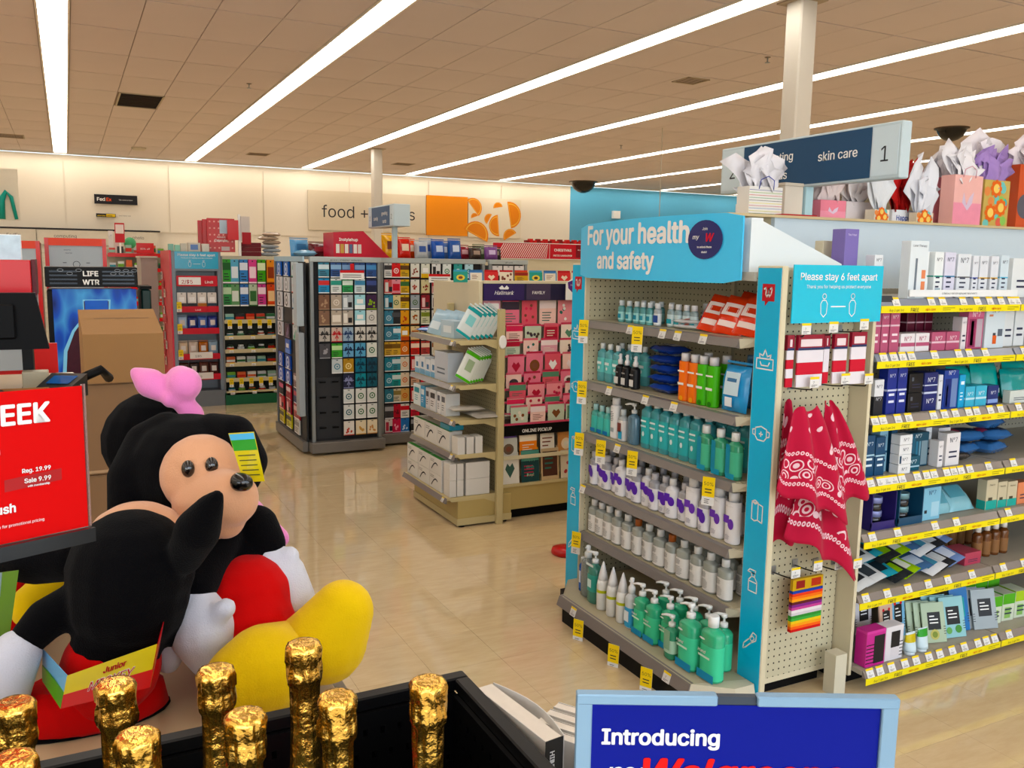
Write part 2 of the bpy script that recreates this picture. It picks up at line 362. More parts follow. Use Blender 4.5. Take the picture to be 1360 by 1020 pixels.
# ================================================================ PRODUCT KITS (shared meshes)
def lines(mb, x0, x1, z0, z1, n, m, y=-.0004, seed=1):
    R = random.Random(seed)
    for k in range(n):
        z = lerp(z0, z1, (k+.5)/n); w = (x1-x0)*R.uniform(.55, 1); h = (z1-z0)/n*.35
        mb.rect(x0, x0+w, z-h/2, z+h/2, y, m)
def carton(w, h, d, base, bands=(), texts=(), ln=0, lm=None, name='carton', patch=()):
    mb = MB().box(-w/2, w/2, 0, d, 0, h, mat(base, .38, coat=.15, var=.02), min(.0012, w/12))
    for z0, z1, c in bands: mb.rect(-w/2+.001, w/2-.001, z0*h, z1*h, -.0003, mat(c, .4, var=0)); mb.quad((w/2+.0003, 0.001, z0*h), (w/2+.0003, d-.001, z0*h), (w/2+.0003, d-.001, z1*h), (w/2+.0003, 0.001, z1*h), mat(c, .4, var=0)); mb.quad((-w/2-.0003, d-.001, z0*h), (-w/2-.0003, .001, z0*h), (-w/2-.0003, .001, z1*h), (-w/2-.0003, d-.001, z1*h), mat(c, .4, var=0))
    for x0, x1, z0, z1, c in patch: mb.rect(x0*w, x1*w, z0*h, z1*h, -.0005, mat(c, .4, var=0))
    for t, zf, s, c in texts: mb.text(t, s, mat(c, .5, var=0), (0, -.0007, zf*h))
    if ln: lines(mb, -w*.3, w*.3, h*.2, h*.5, ln, mat(lm or '#555560', .5, var=0), -.0006, ln)
    return T(name, mb)
def bottle(h, w, dp, body, cap, capr=.012, caph=.022, lab=None, labz=(.15, .7), prints=(), trans=.35, kind='flip', p=2.6, liquid=None, name='bottle', collar=None, shoulder=.85):
    ry = dp/w; r = w/2; bh = h-caph
    bm = mat(body, .18, trans=trans, coat=.3, var=.03)
    mb = MB()
    nk = capr*.86
    prof = [(r*.88, 0), (r, .004), (r, bh*shoulder*.5), (r, bh*shoulder)]
    for t in (.25, .5, .75, 1): prof.append((lerp(r, nk*1.1, t**1.6), bh*(shoulder+(.95-shoulder)*t)))
    rings = []
    for q, z in prof: 
        f = min(1, max(0, (z/bh-shoulder)/(.95-shoulder))); rings.append(ring(0, 0, z, q, lerp(q*ry, q, f) if q > nk*1.2 else q, 16, lerp(p, 2, f)))
    rings.append(ring(0, 0, bh, nk, nk, 16, 2)); mb.loft(rings, bm)
    parts = []
    cm = mat(cap, .3, coat=.2, var=.02); c = MB()
    if kind == 'pump':
        c.lathe([(capr, bh*.985), (capr, bh+caph*.28), (capr*.6, bh+caph*.34)], cm, 12).lathe([(capr*.3, bh+caph*.3), (capr*.3, bh+caph*.74)], cm, 8)
        c.lathe([(capr*.75, bh+caph*.7), (capr*.8, bh+caph*.95), (capr*.5, bh+caph)], cm, 10)
        c.tube([(0, 0, bh+caph*.9), (-.018, -.012, bh+caph*.92), (-.034, -.022, bh+caph*.8)], [.006, .005, .0035], cm, 6)
        mb.tube([(0, 0, bh*.95), (0, 0, .01)], .002, mat('#dfe8e6', .3), 5)
    elif kind == 'spray':
        c.lathe([(capr, bh*.985), (capr, bh+caph*.35), (capr*.55, bh+caph*.5), (capr*.62, bh+caph*.95), (capr*.3, bh+caph)], cm, 12).box(-.002, .002, -capr*.95, 0, bh+caph*.75, bh+caph*.85, cm)
    else:
        c.lathe([(capr, bh*.985), (capr, bh+caph*.9), (capr*.9, bh+caph)], cm, 14)
    parts.append(('cap' if kind == 'flip' else 'pump', c))
    if lab:
        l = MB(); lm = mat(lab, .45, var=.02); e = 1.012
        l.loft([ring(0, 0, z, r*e, r*ry*e, 16, p) for z in (bh*labz[0], bh*labz[1])], lm, True, False)
        yy = -r*ry*e-.0005
        for x0, x1, z0, z1, col in prints:
            if col[0] == 'o': l.disc(((x0+x1)/2*w, yy-.0002, (z0+z1)/2*bh), (x1-x0)/2*w, (z1-z0)/2*bh, mat(col[1:], .45, var=0), 14)
            elif col[:2] == 't:': l.text(col[2:], (z1-z0)*bh, PW, (x0*w, yy-.0006, z0*bh), bold=.01, align='L', shear=.25)
            elif col[0] == 'l': lines(l, x0*w, x1*w, z0*bh, z1*bh, 6, mat(col[1:], .5, var=0), yy-.0001, 3)
            else: l.rect(x0*w, x1*w, z0*bh, z1*bh, yy, mat(col, .45, var=0))
        parts.append(('label', l))
    return T(name, mb, parts)
def pouch(w, h, th, base, prints=(), name='pouch', flat=True, seed=1, crimp=True, rough=.22, top=None):
    """soft pillow pack standing on its long edge, front towards -Y (flat=False) or lying (flat=True)"""
    R = random.Random(seed); mb = MB(); nx, nz = 10, 8
    pm = mat(base, rough, coat=.4, var=.05, scale=40)
    def P(i, j, s):
        u = i/nx; v = j/nz; e = (sin(pi*min(1, max(0, u*1.0))))**.24*(sin(pi*v))**.24
        return ((u-.5)*w, s*(e*th/2+(R.uniform(-.06, .06)*th if 0 < i < nx and 0 < j < nz else 0)), v*h)
    for s in (-1, 1):
        vs = [P(i, j, s) for j in range(nz+1) for i in range(nx+1)]
        fs = [(j*(nx+1)+i, j*(nx+1)+i+1, (j+1)*(nx+1)+i+1, (j+1)*(nx+1)+i) for j in range(nz) for i in range(nx)]
        mb.add(vs, fs if s < 0 else [f[::-1] for f in fs], pm, True)
    if crimp:
        cm = mat(top or base, .3, var=.02)
        for z0, z1 in ((-.007, .001), (h-.001, h+.007)): mb.box(-w/2, w/2, -.0008, .0008, z0+.007, z1+.007, cm) if z0 > 0 else mb.box(-w/2, w/2, -.0008, .0008, 0, .002, cm)
    parts = []
    if prints:
        l = MB()
        for x0, x1, z0, z1, col in prints:
            n = 4; lm = mat(col.lstrip('o'), .35, var=0)
            def Q(x, z):
                u = x+.5; v = z; e = max(0, sin(pi*u))**.24*max(0, sin(pi*v))**.24
                return (x*w, -(e*th/2+th*.075+.001), z*h)
            if col[0] == 'o':
                l.add([Q((x0+x1)/2+(x1-x0)/2*cos(a*pi/8), (z0+z1)/2+(z1-z0)/2*sin(a*pi/8)) for a in range(16)], [tuple(range(16))], lm, False)
            else:
                g = [Q(lerp(x0, x1, i/n), lerp(z0, z1, j/n)) for j in range(n+1) for i in range(n+1)]
                l.add(g, [(j*(n+1)+i, j*(n+1)+i+1, (j+1)*(n+1)+i+1, (j+1)*(n+1)+i) for j in range(n) for i in range(n)], lm, True)
        parts = [('label', l)]
    if flat:
        M = Matrix.Translation((0, 0, th/2+.0005)) @ Matrix.Rotation(radians(-90), 4, 'X')   # front faces up
        mb.xf(M); 
        for _, l in parts: l.xf(M)
        mn = min(v[2] for v in mb.v)
        for k in [mb]+[l for _, l in parts]: k.v = [(a, b, c-mn) for a, b, c in k.v]
    return T(name, mb, parts)
def squeeze(h, w, body, cap=None, bands=(), name='tube', caph=.02):
    """tube standing on its cap, crimped flat at the top"""
    bm = mat(body, .3, coat=.3, var=.02); mb = MB(); parts = []
    r = w/2; z0 = caph if cap else .003
    mb.loft([ring(0, 0, lerp(z0, h, t), lerp(r, r*1.05, t), max(.0012, r*(1-t)**.8), 14) for t in (0, .15, .35, .55, .75, .9, 1)], bm)
    l = MB()
    for t0, t1, c in bands:
        l.loft([ring(0, 0, lerp(z0, h, t), lerp(r, r*1.05, t)*1.015, max(.0016, r*(1-t)**.8)*1.03+.0004, 14) for t in (t0, (t0+t1)/2, t1)], mat(c, .35, var=0), True, False)
    if bands: parts.append(('label', l))
    if cap: parts.append(('cap', MB().lathe([(r*.8, 0), (r*.82, caph)], mat(cap, .3), 12)))
    return T(name, mb, parts)
def conetube(h, w, body, band):
    """white sanitizer bottle tapering to a long pointed cap"""
    r = w/2; mb = MB().lathe([(r*.9, 0), (r, .004), (r, h*.5), (r*.85, h*.62)], mat(body, .3, coat=.2, var=.02), 14)
    return T('bottle', mb, [('label', MB().loft([ring(0, 0, z, r*1.01, r*1.01, 14) for z in (h*.36, h*.42)], mat(band, .4), True, False)),
             ('cap', MB().lathe([(r*.86, h*.6), (r*.7, h*.72), (r*.42, h*.86), (r*.15, h*.97), (r*.05, h)], mat('#e6e6e6', .3, coat=.3), 12))])
def jar(r, h, body, lid, lidh=.4):
    mb = MB().lathe([(r*.9, 0), (r, .003), (r, h*(1-lidh)), (r*.85, h*(1-lidh)+.002)], mat(body, .15, coat=.5), 16)
    return T('jar', mb, [('lid', MB().lathe([(r*1.02, h*(1-lidh)+.001), (r*1.03, h-.002), (r, h)], mat(lid, .3, metal=.3), 16))])
def hcard(w, h, base, acc, kind=0, th=.003, seed=0):
    """carded item hung on a peg: thin card with hang-hole strip, print and price line"""
    R = random.Random(seed); mb = MB().box(-w/2, w/2, 0, th, -h, 0, mat(base, .35, coat=.2, var=.03))
    am = mat(acc, .35, var=0); y = -.0005; k = mat('#202024', .5, var=0); wt = mat('#f2f2f0', .4, var=0)
    mb.rect(-w*.09, w*.09, -h*.1, -h*.05, y, k)
    if kind == 0: mb.rect(-w*.4, w*.4, -h*.78, -h*.3, y, am)
    elif kind == 1: mb.disc((0, y, -h*.52), w*.3, w*.3, am, 12).disc((0, y-.0003, -h*.52), w*.2, w*.2, mat(base, .35, var=0), 12).disc((0, y-.0006, -h*.52), w*.09, w*.09, am, 8)
    elif kind == 2:   # gift bow
        mb.rect(-w*.03, w*.03, -h, -h*.12, y, am).rect(-w*.5, w*.5, -h*.5, -h*.44, y, am)
        for s in (-1, 1): mb.poly([(0, -h*.46), (s*w*.34, -h*.3), (s*w*.36, -h*.56)][::s], y-.0004, am).poly([(0, -h*.46), (s*w*.18, -h*.22), (s*w*.3, -h*.3)][::s], y-.0004, am).poly([(0, -h*.48), (s*w*.2, -h*.76), (s*w*.08, -h*.76)][::-s], y-.0004, am)
    elif kind == 3: mb.rect(-w*.5, w*.5, -h, -h*.7, y, am); mb.rect(-w*.3, w*.3, -h*.6, -h*.3, y, wt)
    elif kind == 4:   # two colour with lines
        mb.rect(-w*.5, w*.5, -h*.45, -h*.14, y, am); lines(mb, -w*.35, w*.35, -h*.9, -h*.55, 3, k, y, seed)
    elif kind == 5:   # snowflake / pattern blob
        for q in range(7): mb.disc((R.uniform(-.25, .25)*w, y-.0001*q, -h*R.uniform(.35, .8)), w*.1, w*.12, am, 6)
    elif kind == 6: mb.rect(-w*.4, -w*.05, -h*.85, -h*.2, y, am).rect(w*.02, w*.4, -h*.85, -h*.5, y, k)
    mb.rect(-w*.5, w*.5, -h, -h*.94, y-.0002, wt if kind in (1, 4) else am)
    return T('gift_card', mb)
def fold_card(w, h, base, acc, kind=0, seed=0, env='#c8415c'):
    """greeting card with envelope behind, leaning in its pocket"""
    R = random.Random(seed); mb = MB().box(-w/2, w/2, 0, .002, 0, h, mat(base, .55, var=.03)); am = mat(acc, .5, var=0); y = -.0005
    a2 = mat(R.choice(['#7b4a3a', '#2f6b62', '#e8e0d0', '#46392f', '#b23048']), .5, var=0)
    if kind == 0: mb.disc((0, y, h*.45), w*.3, h*.27, am, 14).disc((0, y-.0003, h*.45), w*.16, h*.14, a2, 10)
    elif kind == 1:
        mb.rect(-w*.42, w*.42, h*.12, h*.9, y, am); lines(mb, -w*.3, w*.3, h*.3, h*.75, 3, a2, y-.0003, seed)
    elif kind == 2:
        mb.poly([(0, h*.2), (w*.26, h*.52), (w*.14, h*.72), (0, h*.6), (-w*.14, h*.72), (-w*.26, h*.52)], y, am)
    elif kind == 3:
        for q in range(6): mb.disc((R.uniform(-.32, .32)*w, y-.0001*q, h*R.uniform(.2, .8)), w*.09, w*.09, am if q % 2 else a2, 8)
    elif kind == 4:
        mb.rect(-w*.5, w*.5, h*.66, h*.98, y, am); lines(mb, -w*.34, w*.34, h*.15, h*.55, 4, a2, y, seed)
    return T('greeting_card', mb, [('envelope', MB().box(-w/2+.002, w/2-.002, .003, .005, .002, h+.012, mat(env, .6, var=.02)))])
def price(kind):
    """shelf-edge price tag: yellow header, price line, bar"""
    w, h = .040, .036; mb = MB().box(-w/2, w/2, 0, .0008, 0, h, TAGW); y = -.0004
    mb.rect(-w/2, w/2, h*.78, h, y, TAGY)
    R = random.Random(kind); mb.text(['1', '7', '12', '3', '16', '5'][kind % 6], .016, INK, (-.004, y-.0002, h*.36)); lines(mb, -.014, .014, .003, .011, 2, INK, y-.0002, kind)
    return mb
def saletag():
    w = .046; mb = MB().box(-w/2, w/2, 0, .0008, -.1, 0, TAGW); y = -.0004
    mb.rect(-w/2, w/2, -.07, 0, y, TAGY).text('50%', .024, INK, (0, y-.0003, -.03)); lines(mb, -.013, .013, -.06, -.038, 2, INK, y-.0003, 2); lines(mb, -.013, .013, -.095, -.076, 3, INK, y-.0003, 4)
    return mb
PRICE = [price(k).mesh('price_tag') for k in range(4)]; SALE = saletag().mesh('sale_tag')
def pricetag(parent, u, y, z, tilt=-18, k=None, sc=1):
    o = link('price_tag', PRICE[random.randrange(4) if k is None else k], parent); o.location = (u, y, z); o.rotation_euler = (radians(tilt), 0, 0); o.scale = (sc,)*3; return o
def speech_w(parent, c, y, s):
    """red speech-bubble sign with a white script w"""
    mb = MB(); x, z = c; r_ = mat('#b3202e', .4, var=0)
    mb.box(x-s*.5, x+s*.5, y-.001, y, z-s*.5, z+s*.5, r_).add([(x-s*.25, y-.001, z-s*.49), (x-s*.25, y-.001, z-s*.8), (x+s*.05, y-.001, z-s*.49)], [(0, 1, 2)], r_)
    P = [(-.33, .2), (-.22, .28), (-.17, .12), (-.2, -.12), (-.1, -.24), (.0, -.08), (.05, .24), (.03, -.05), (.1, -.24), (.22, -.1), (.3, .18), (.25, .3), (.17, .2)]
    mb.stroke([(x+a*s, z+b*s) for a, b in P], s*.09, PW, o=(0, y-.0015, 0))
    return part('logo', mb, parent, 'red speech bubble logo with white script letter')
ICONS = {
 'wipes': [[(-.5, -.35), (-.5, .1), (.5, .1), (.5, -.35), (-.5, -.35)], [(-.3, .1), (-.35, .3), (-.12, .22), (0, .5), (.14, .2), (.36, .3), (.3, .1)], [(-.28, -.05), (-.2, -.2), (.2, -.2), (.28, -.05)]],
 'mask': [[(-.34, .24), (0, .34), (.34, .24), (.34, -.12), (.2, -.28), (-.2, -.28), (-.34, -.12), (-.34, .24)], [(-.34, .18), (-.52, .14), (-.5, -.06), (-.34, -.1)], [(.34, .18), (.52, .14), (.5, -.06), (.34, -.1)], [(-.1, 0), (.1, 0)], [(0, .1), (0, -.1)]],
 'roll': [[(-.3, -.4), (-.3, .4), (-.12, .48), (.08, .4), (.08, -.38), (-.12, -.46), (-.3, -.4)], [(-.3, .4), (-.12, .3), (.08, .4)], [(.08, .36), (.36, .3), (.36, -.46), (.08, -.38)], [(-.2, .4), (-.12, .36), (-.02, .4)]],
 'spray': [[(-.26, -.5), (-.26, 0), (-.08, .2), (.1, .2), (.26, 0), (.26, -.5), (-.26, -.5)], [(-.08, .2), (-.1, .36), (.12, .36), (.1, .2)], [(-.34, .36), (-.22, .5), (.16, .5), (.12, .36), (-.34, .36)], [(-.26, -.05), (.26, -.05)]],
 'thermo': [[(-.4, -.5), (-.36, -.24), (-.02, .1), (.2, .46), (.42, .4), (.4, .14), (.1, -.06), (-.24, -.4), (-.4, -.5)], [(.02, .12), (.18, .3), (.3, .18), (.14, .02), (.02, .12)]]}
def icon(parent, k, c, y, s):
    mb = MB()
    for pl in ICONS[k]: mb.stroke([(c[0]+a*s, c[1]+b*s) for a, b in pl], s*.055, PW, o=(0, y, 0))
    part('icon', mb, parent, {'wipes': 'white wipes pack icon', 'mask': 'white face mask icon', 'roll': 'white paper roll icon', 'spray': 'white spray bottle icon', 'thermo': 'white thermometer icon'}[k])
def stay_sign(mb, x0, x1, z0, z1, y, lineart=True):
    w = x1-x0; h = z1-z0; cx = (x0+x1)/2
    mb.text('Please stay 6 feet apart', 1, PW, (cx, y, z0+h*.74), w=w*.86, bold=.012)
    mb.text('Thank you for helping us protect everyone', 1, PW, (cx, y, z0+h*.6), w=w*.72)
    for s in (-1, 1):
        X = cx+s*w*.16; q = h*.5
        mb.stroke([(X+q*.09*cos(a*pi/6), z0+h*.46+q*.09*sin(a*pi/6)) for a in range(13)], h*.015, PW, o=(0, y, 0))
        mb.stroke([(X-q*.13, z0+h*.16), (X-q*.16, z0+h*.33), (X-q*.08, z0+h*.39), (X+q*.08, z0+h*.39), (X+q*.16, z0+h*.33), (X+q*.13, z0+h*.16), (X, z0+h*.1), (X-q*.13, z0+h*.16)], h*.015, PW, o=(0, y, 0))
    mb.stroke([(cx-w*.08, z0+h*.28), (cx+w*.08, z0+h*.28)], h*.02, PW, o=(0, y, 0))
# ================================================================ HEALTH END CAP (faces the aisle, -X)
H = Fx('end_cap_shelf', (2.0, 3.22, 0), radians(-90), 'blue-trimmed health and safety end cap with six sanitizer shelves', 'store shelf')
PB = pegboard('#c8c1a6'); PBg = pegboard('#b9b8ae')
UW = 1.0
b = MB().box(-.01, UW+.03, .02, .40, 0, .06, BLACK)
b.loft([[(.10, -.12, z), (.19, -.2, z), (1.04, -.2, z), (1.10, -.12, z), (1.10, -.03, z), (1.03, -.03, z), (1.03, .05, z), (0, .05, z), (0, -.1, z)] for z in (0, .062)], BLACK, False)
H.part('base', b)
bp = MB().box(-.01, UW+.03, .385, .40, .06, 1.48, CREAM)
bp.pegq((-.01, .384, .06), (UW+.04, 0, 0), (0, 0, 1.42), PB)
bp.box(.49, .51, .37, .385, .06, 1.47, CREAM2)
H.part('back_panel', bp)
sp = MB().box(-.02, -.008, .02, .44, .0, 1.5, CREAM2); sp.pegq((-.0075, .02, .06), (0, .36, 0), (0, 0, 1.4), PB); H.part('side_panel', sp)
sp = MB().box(1.045, 1.06, .09, .43, .05, 1.5, CREAM2)
sp.pegq((1.0605, .43, .07), (0, -.34, 0), (0, 0, 1.42), PB); sp.pegq((1.0445, .09, .07), (0, .29, 0), (0, 0, 1.42), PB); H.part('side_panel', sp)
H.part('foot_post', MB().box(1.11, 1.16, .345, .40, 0, .15, mat('#cfcab6', .5)))
SH = [(1.27, .0), (1.005, .0), (.775, .0), (.54, .0), (.325, .0)]
shelves = []
for z, d0 in SH:
    s = MB().box(.005, UW-.005, .02, .38, z-.018, z-.006, mat('#bdb49a', .45))
    o = H.part('shelf', s)
    l = MB().loft([[(0, .012, z-.006), (0, -.004, z-.01), (0, -.016, z-.038), (0, .0, z-.042)], [(UW-.025, .012, z-.006), (UW-.025, -.004, z-.01), (UW-.025, -.016, z-.038), (UW-.025, .0, z-.042)]], LIP, False)
    part('shelf_lip', l, o)
    part('bracket', MB().loft([[(UW-.024, -.006, z-.008), (UW-.024, .06, z-.008), (UW-.024, .06, z-.035), (UW-.024, .0, z-.042)], [(UW+.02, .03, z-.008), (UW+.02, .1, z-.008), (UW+.02, .1, z-.03), (UW+.02, .05, z-.03)]], mat('#cfc9b4', .5), False), o)
    shelves.append(o)
# deep bottom shelf with clipped corners
zb = .115
s = MB().loft([[(.03, .38, z), (.03, -.08, z), (.19, -.2, z), (1.045, -.2, z), (1.135, -.09, z), (1.135, -.006, z), (1.03, -.006, z), (1.03, .38, z)] for z in (zb-.018, zb-.004)], mat('#b9b096', .45), False)
o = H.part('shelf', s)
l = MB().loft([[(.17, -.19, zb-.002), (.17, -.204, zb-.006), (.17, -.218, zb-.044), (.17, -.2, zb-.046)], [(1.045, -.19, zb-.002), (1.045, -.204, zb-.006), (1.045, -.218, zb-.044), (1.045, -.2, zb-.046)]], LIP, False)
part('shelf_lip', l, o)
part('corner_piece', MB().loft([[(1.046, -.201, zb-.003), (1.137, -.09, zb-.003), (1.137, -.008, zb-.003), (1.1, -.008, zb-.003)][::-1], [(1.046, -.212, zb-.045), (1.147, -.09, zb-.045), (1.147, -.008, zb-.045), (1.1, -.008, zb-.045)][::-1]], mat('#cdc6b0', .45), False), o)
shelves.append(o)
for si, us in {0: [.346, .559, .651, .796], 1: [.208, .465, .646], 2: [.283], 3: [.021]}.items():
    for u in us: pricetag(shelves[si], u, -.0175, SH[si][0]-.041, k=si % 4)
for u in (.3, .93): pricetag(shelves[5], u, -.2195, zb-.045)
for si, us in {0: [.03, .428], 1: [.03], 2: [.018, .192, .423, .888], 4: [.014]}.items():
    for u in us:
        o = link('sale_tag', SALE, shelves[si]); o.location = (u, -.031, SH[si][0]-.005); o.rotation_euler = (radians(-4), 0, radians(28))
for u in (.375, .63, .84):
    o = link('sale_tag', SALE, shelves[5]); o.location = (u, -.232, zb-.03); o.rotation_euler = (radians(-4), 0, radians(28))
# canopy
c = MB().box(.0, UW+.04, .0, .43, 1.47, 1.484, mat('#cdc8b8', .5)).box(.0, UW+.04, -.012, .0, 1.455, 1.484, mat('#b9b6ac', .4))
H.part('canopy_shelf', c, 'pale shelf under the blue header')
def hdr(t): return (lerp(-.005, 1.0, t), -.035-.05*sin(pi*t))
hd = MB(); N = 14; fr = []
for i in range(N+1):
    u, d = hdr(i/N); e = .012 if i in (0, N) else 0
    fr.append([(u, d, 1.445+e), (u, d, 1.665+.012*sin(pi*i/N*.6)-e), (u, d+.006, 1.665+.012*sin(pi*i/N*.6)-e), (u, d+.006, 1.445+e)])
hd.loft(fr, mat('#5cc8f8', .3, coat=.2, var=.015), False)
header = H.part('header_sign', hd, 'curved light blue header sign with white lettering')
tx = MB()
def wrap(mb, t, w, u0, z, bold=0, m=PW, push=.0015, h=None):
    vs, fs, wd = glyphs(t, bold); k = w/wd; kz = h or k
    def f(x, y, q):
        u = u0+x*k; t_ = (u+.005)/1.005; return (u, -.035-.05*sin(pi*t_)-push-q, z+y*kz)
    mb.add([f(*v) for v in vs], fs, m)
wrap(tx, 'For your health', .70, .07, 1.583, .034); wrap(tx, 'and safety', .42, .17, 1.487, .034)
part('lettering', tx, header, 'white header lettering')
bd = MB(); bu, bz = .845, 1.59
def bpt(x, z, p): u = bu+x; t_ = (u+.005)/1.005; return (u, -.035-.05*sin(pi*t_)-p, bz+z)
bd.add([bpt(.078*cos(a*pi/14), .066*sin(a*pi/14), .004) for a in range(28)], [tuple(range(28))], mat('#1c2466', .3, coat=.4, var=.02))
for t, s, x, z, m_, bo in [('Join', .018, 0, .032, PW, .01), ('my', .03, -.04, .002, PW, .01), ('W', .052, .024, -.006, mat('#c8283c', .4, var=0), .03), ('to unlock these', .013, 0, -.028, PW, .02), ('deals!', .013, 0, -.045, PW, .02)]:
    vs, fs, wd = glyphs(t, bo, .25 if t in ('my', 'W') else 0); bd.add([bpt(x+(a-wd/2)*s, z+b_*s, .0055+c_) for a, b_, c_ in vs], fs, m_)
part('round_badge', bd, header, 'round navy badge with red script letter')
g = MB(); wm = mat('#e6edf0', .4, var=.01)
g.box(.0, 1.0, .0, .05, 1.484, 1.66, wm)
g.loft([[(x, .05, 1.4845), (x, .42, 1.4845), (x, .42, 1.515), (x, .05, 1.65)] for x in (.01, 1.0)], wm, False)
H.part('header_box', g, 'white box behind the header')
# end pillars with icons
for i, (u0, u1, z0) in enumerate([(-.125, -.012, .0), (1.042, 1.158, .0)]):
    p = MB().box(u0, u1, -.002, .022, z0, 1.505, CREAM2, .003).box(u0+.006, u1-.006, -.0035, -.001, z0+.006, 1.498, BLUE)
    po = H.part('end_pillar', p, 'tall blue pillar panel with white icons')
    uc = (u0+u1)/2
    speech_w(po, (uc, 1.42), -.0038, .055)
    for k, z in zip(['wipes', 'mask', 'roll', 'spray', 'thermo'], [1.2, .96, .70, .46, .25]): icon(po, k, (uc, z), -.0042, .075)
# ---- products
WR = 'of health end cap'
b_small = bottle(.09, .036, .024, '#7fc4c4', '#e9eef0', .011, .02, '#a8dcdc', (.15, .62), [(-.3, .3, .25, .5, '#2c8aa0')])
b_smallb = bottle(.09, .038, .022, '#dfe6ea', '#f0f0f0', .012, .02, '#eef2f4', (.1, .7), [(-.4, .4, .2, .6, '#2d4f9a')])
b_smallt = bottle(.09, .038, .022, '#c4dce0', '#f0f0f0', .012, .02, '#dff2f4', (.1, .7), [(-.4, .4, .2, .45, '#22a5b5')])
H.row(b_small, [.18, .235, .29, .335, .38], .06, 1.264, 'small teal hand sanitizer bottle', 'on top health shelf', 'bottle', 'small teal sanitizer bottles')
H.row(b_small, [.21, .27, .33, .40], .15, 1.264, 'small teal bottle in back line', 'on top health shelf', 'bottle', 'small teal sanitizer bottles')
H.row(b_smallb, [.43], .06, 1.264, 'small white sanitizer bottle with a navy label', 'on top health shelf', 'bottle')
H.row(b_smallt, [.49, .535, .585, .63], .08, 1.264, 'small clear sanitizer bottle with turquoise label', 'on top health shelf', 'bottle', 'small turquoise label bottles')
H.row(b_smallb, [.50, .55, .60, .65, .70, .75, .80], .24, 1.264, 'small white capped bottle at back', 'on top health shelf', 'bottle', 'white capped bottles at the back of the top shelf')
wp = pouch(.15, .09, .018, '#e8eaea', [(-.1, .15, .1, .9, '#d9562a'), (.2, .4, .2, .8, '#9aa')] if 0 else [(-.12, .02, .05, .95, '#d9562a')], crimp=False)
for i, z in enumerate((1.264, 1.2835)): wp.put(H.at(.62, .05, z+.0006), radians(-78), ['lower', 'upper'][i]+' white and orange wipes pack lying on the top health shelf', 'wipes pack', 'flat white wipes packs')
op = pouch(.12, .15, .05, '#e2492a', [(-.3, .3, .12, .26, '#f3ded6'), (-.34, .34, .4, .72, '#f6e6e0'), (-.2, .2, .48, .62, '#d2452a')], flat=False, crimp=False, seed=4)
for i, (u, d, z) in enumerate([(.755, .05, 1.264), (.855, .04, 1.264), (.945, .05, 1.264), (.80, .15, 1.275), (.90, .15, 1.275)]):
    op.put(H.at(u, d, z+.003), (radians(-32), radians(8), H.rz+.25), ['leftmost orange wipes pouch in front on the top health shelf', 'middle orange wipes pouch in front on the top health shelf', 'rightmost orange wipes pouch beside the blue pillar, top shelf', 'left orange wipes pouch of the raised back line', 'right orange wipes pouch of the raised back line'][i], 'wipes pack', 'orange wipes pouches')
# shelf 2
z = .999
b_teal = bottle(.165, .056, .036, '#80d0d6', '#e9edee', .011, .022, '#6cc2c0', (.28, .72), [(-.3, .3, .52, .6, '#e8f4f4'), ('o' and -.1, .1, .36, .46, 'oe8f4f4')], trans=.45)
H.row(b_teal, [.045, .105, .165], .06, z, 'clear teal sanitizer bottle', 'on second health shelf', 'bottle', 'teal bottles on the second shelf')
H.row(b_teal, [.075, .135, .195, .245], .14, z, 'clear teal bottle in back line', 'on second health shelf', 'bottle', 'teal bottles on the second shelf')
b_blk = bottle(.135, .04, .04, '#1c1c1e', '#e6e6e8', .011, .042, '#151517', (.05, .85), [(-.35, .35, .12, .42, '#d9d9d6'), (-.3, .3, .6, .66, '#888')[:4]+('#888888',)], 0, 'spray', 2)
H.row(b_blk, [.205, .255, .315], .045, z, 'black spray bottle with white nozzle', 'on second health shelf', 'bottle', 'black spray bottles')
bw = pouch(.15, .11, .034, '#1f3f9a', [(-.34, .34, .3, .7, '#e9eef4'), (-.3, .1, .4, .6, '#2a4fa8')], crimp=False, seed=2)
for i in range(5): bw.put(H.at(.44+(.012 if i % 2 else 0), .065, z+.0006+i*.0385), H.rz+(.1 if i % 2 else -.05), ['bottom', 'second', 'third', 'fourth', 'top'][i]+' blue wipes pack in the stack beside the orange bottles', 'wipes pack', 'stack of blue wipes packs')
def juice(c, l, d): return bottle(.18, .052, .04, c, '#dcd9da', .017, .028, l, (.02, .98), [(-.36, .36, .72, .76, '#f4f4f0'), (-.34, .34, .4, .46, '#f0f0ec'), (-.1, .3, .02, .14, 'o'+d)], 0, p=2.2, shoulder=.7)
b_or = juice('#ef7d1b', '#ee7a18', '#f5b01c'); b_gr = juice('#58b82e', '#54b52a', '#2c7a1c')
H.row(b_or, [.635, .692], .045, z, 'orange scented sanitizer bottle', 'on second health shelf', 'bottle', 'orange bottles')
H.row(b_gr, [.742, .797], .045, z, 'bright green sanitizer bottle', 'on second health shelf', 'bottle', 'bright green bottles')
H.row(b_or, [.66], .13, z, 'orange sanitizer bottle standing behind the front pair', 'on second shelf', 'bottle')
H.row(b_gr, [.765], .13, z, 'green sanitizer bottle standing behind the front pair', 'on second shelf', 'bottle')
bp_ = pouch(.125, .16, .05, '#3d9ad6', [(-.28, .3, .35, .85, '#cfe6f2'), (-.18, .2, .64, .72, '#3c6f9c'), (-.2, .1, .1, .3, '#e6f2f8')], flat=False, seed=8)
bp_.put(H.at(.91, .045, z+.003), (radians(-6), 0, H.rz), 'blue standing wipes pouch beside the right blue pillar', 'wipes pack')
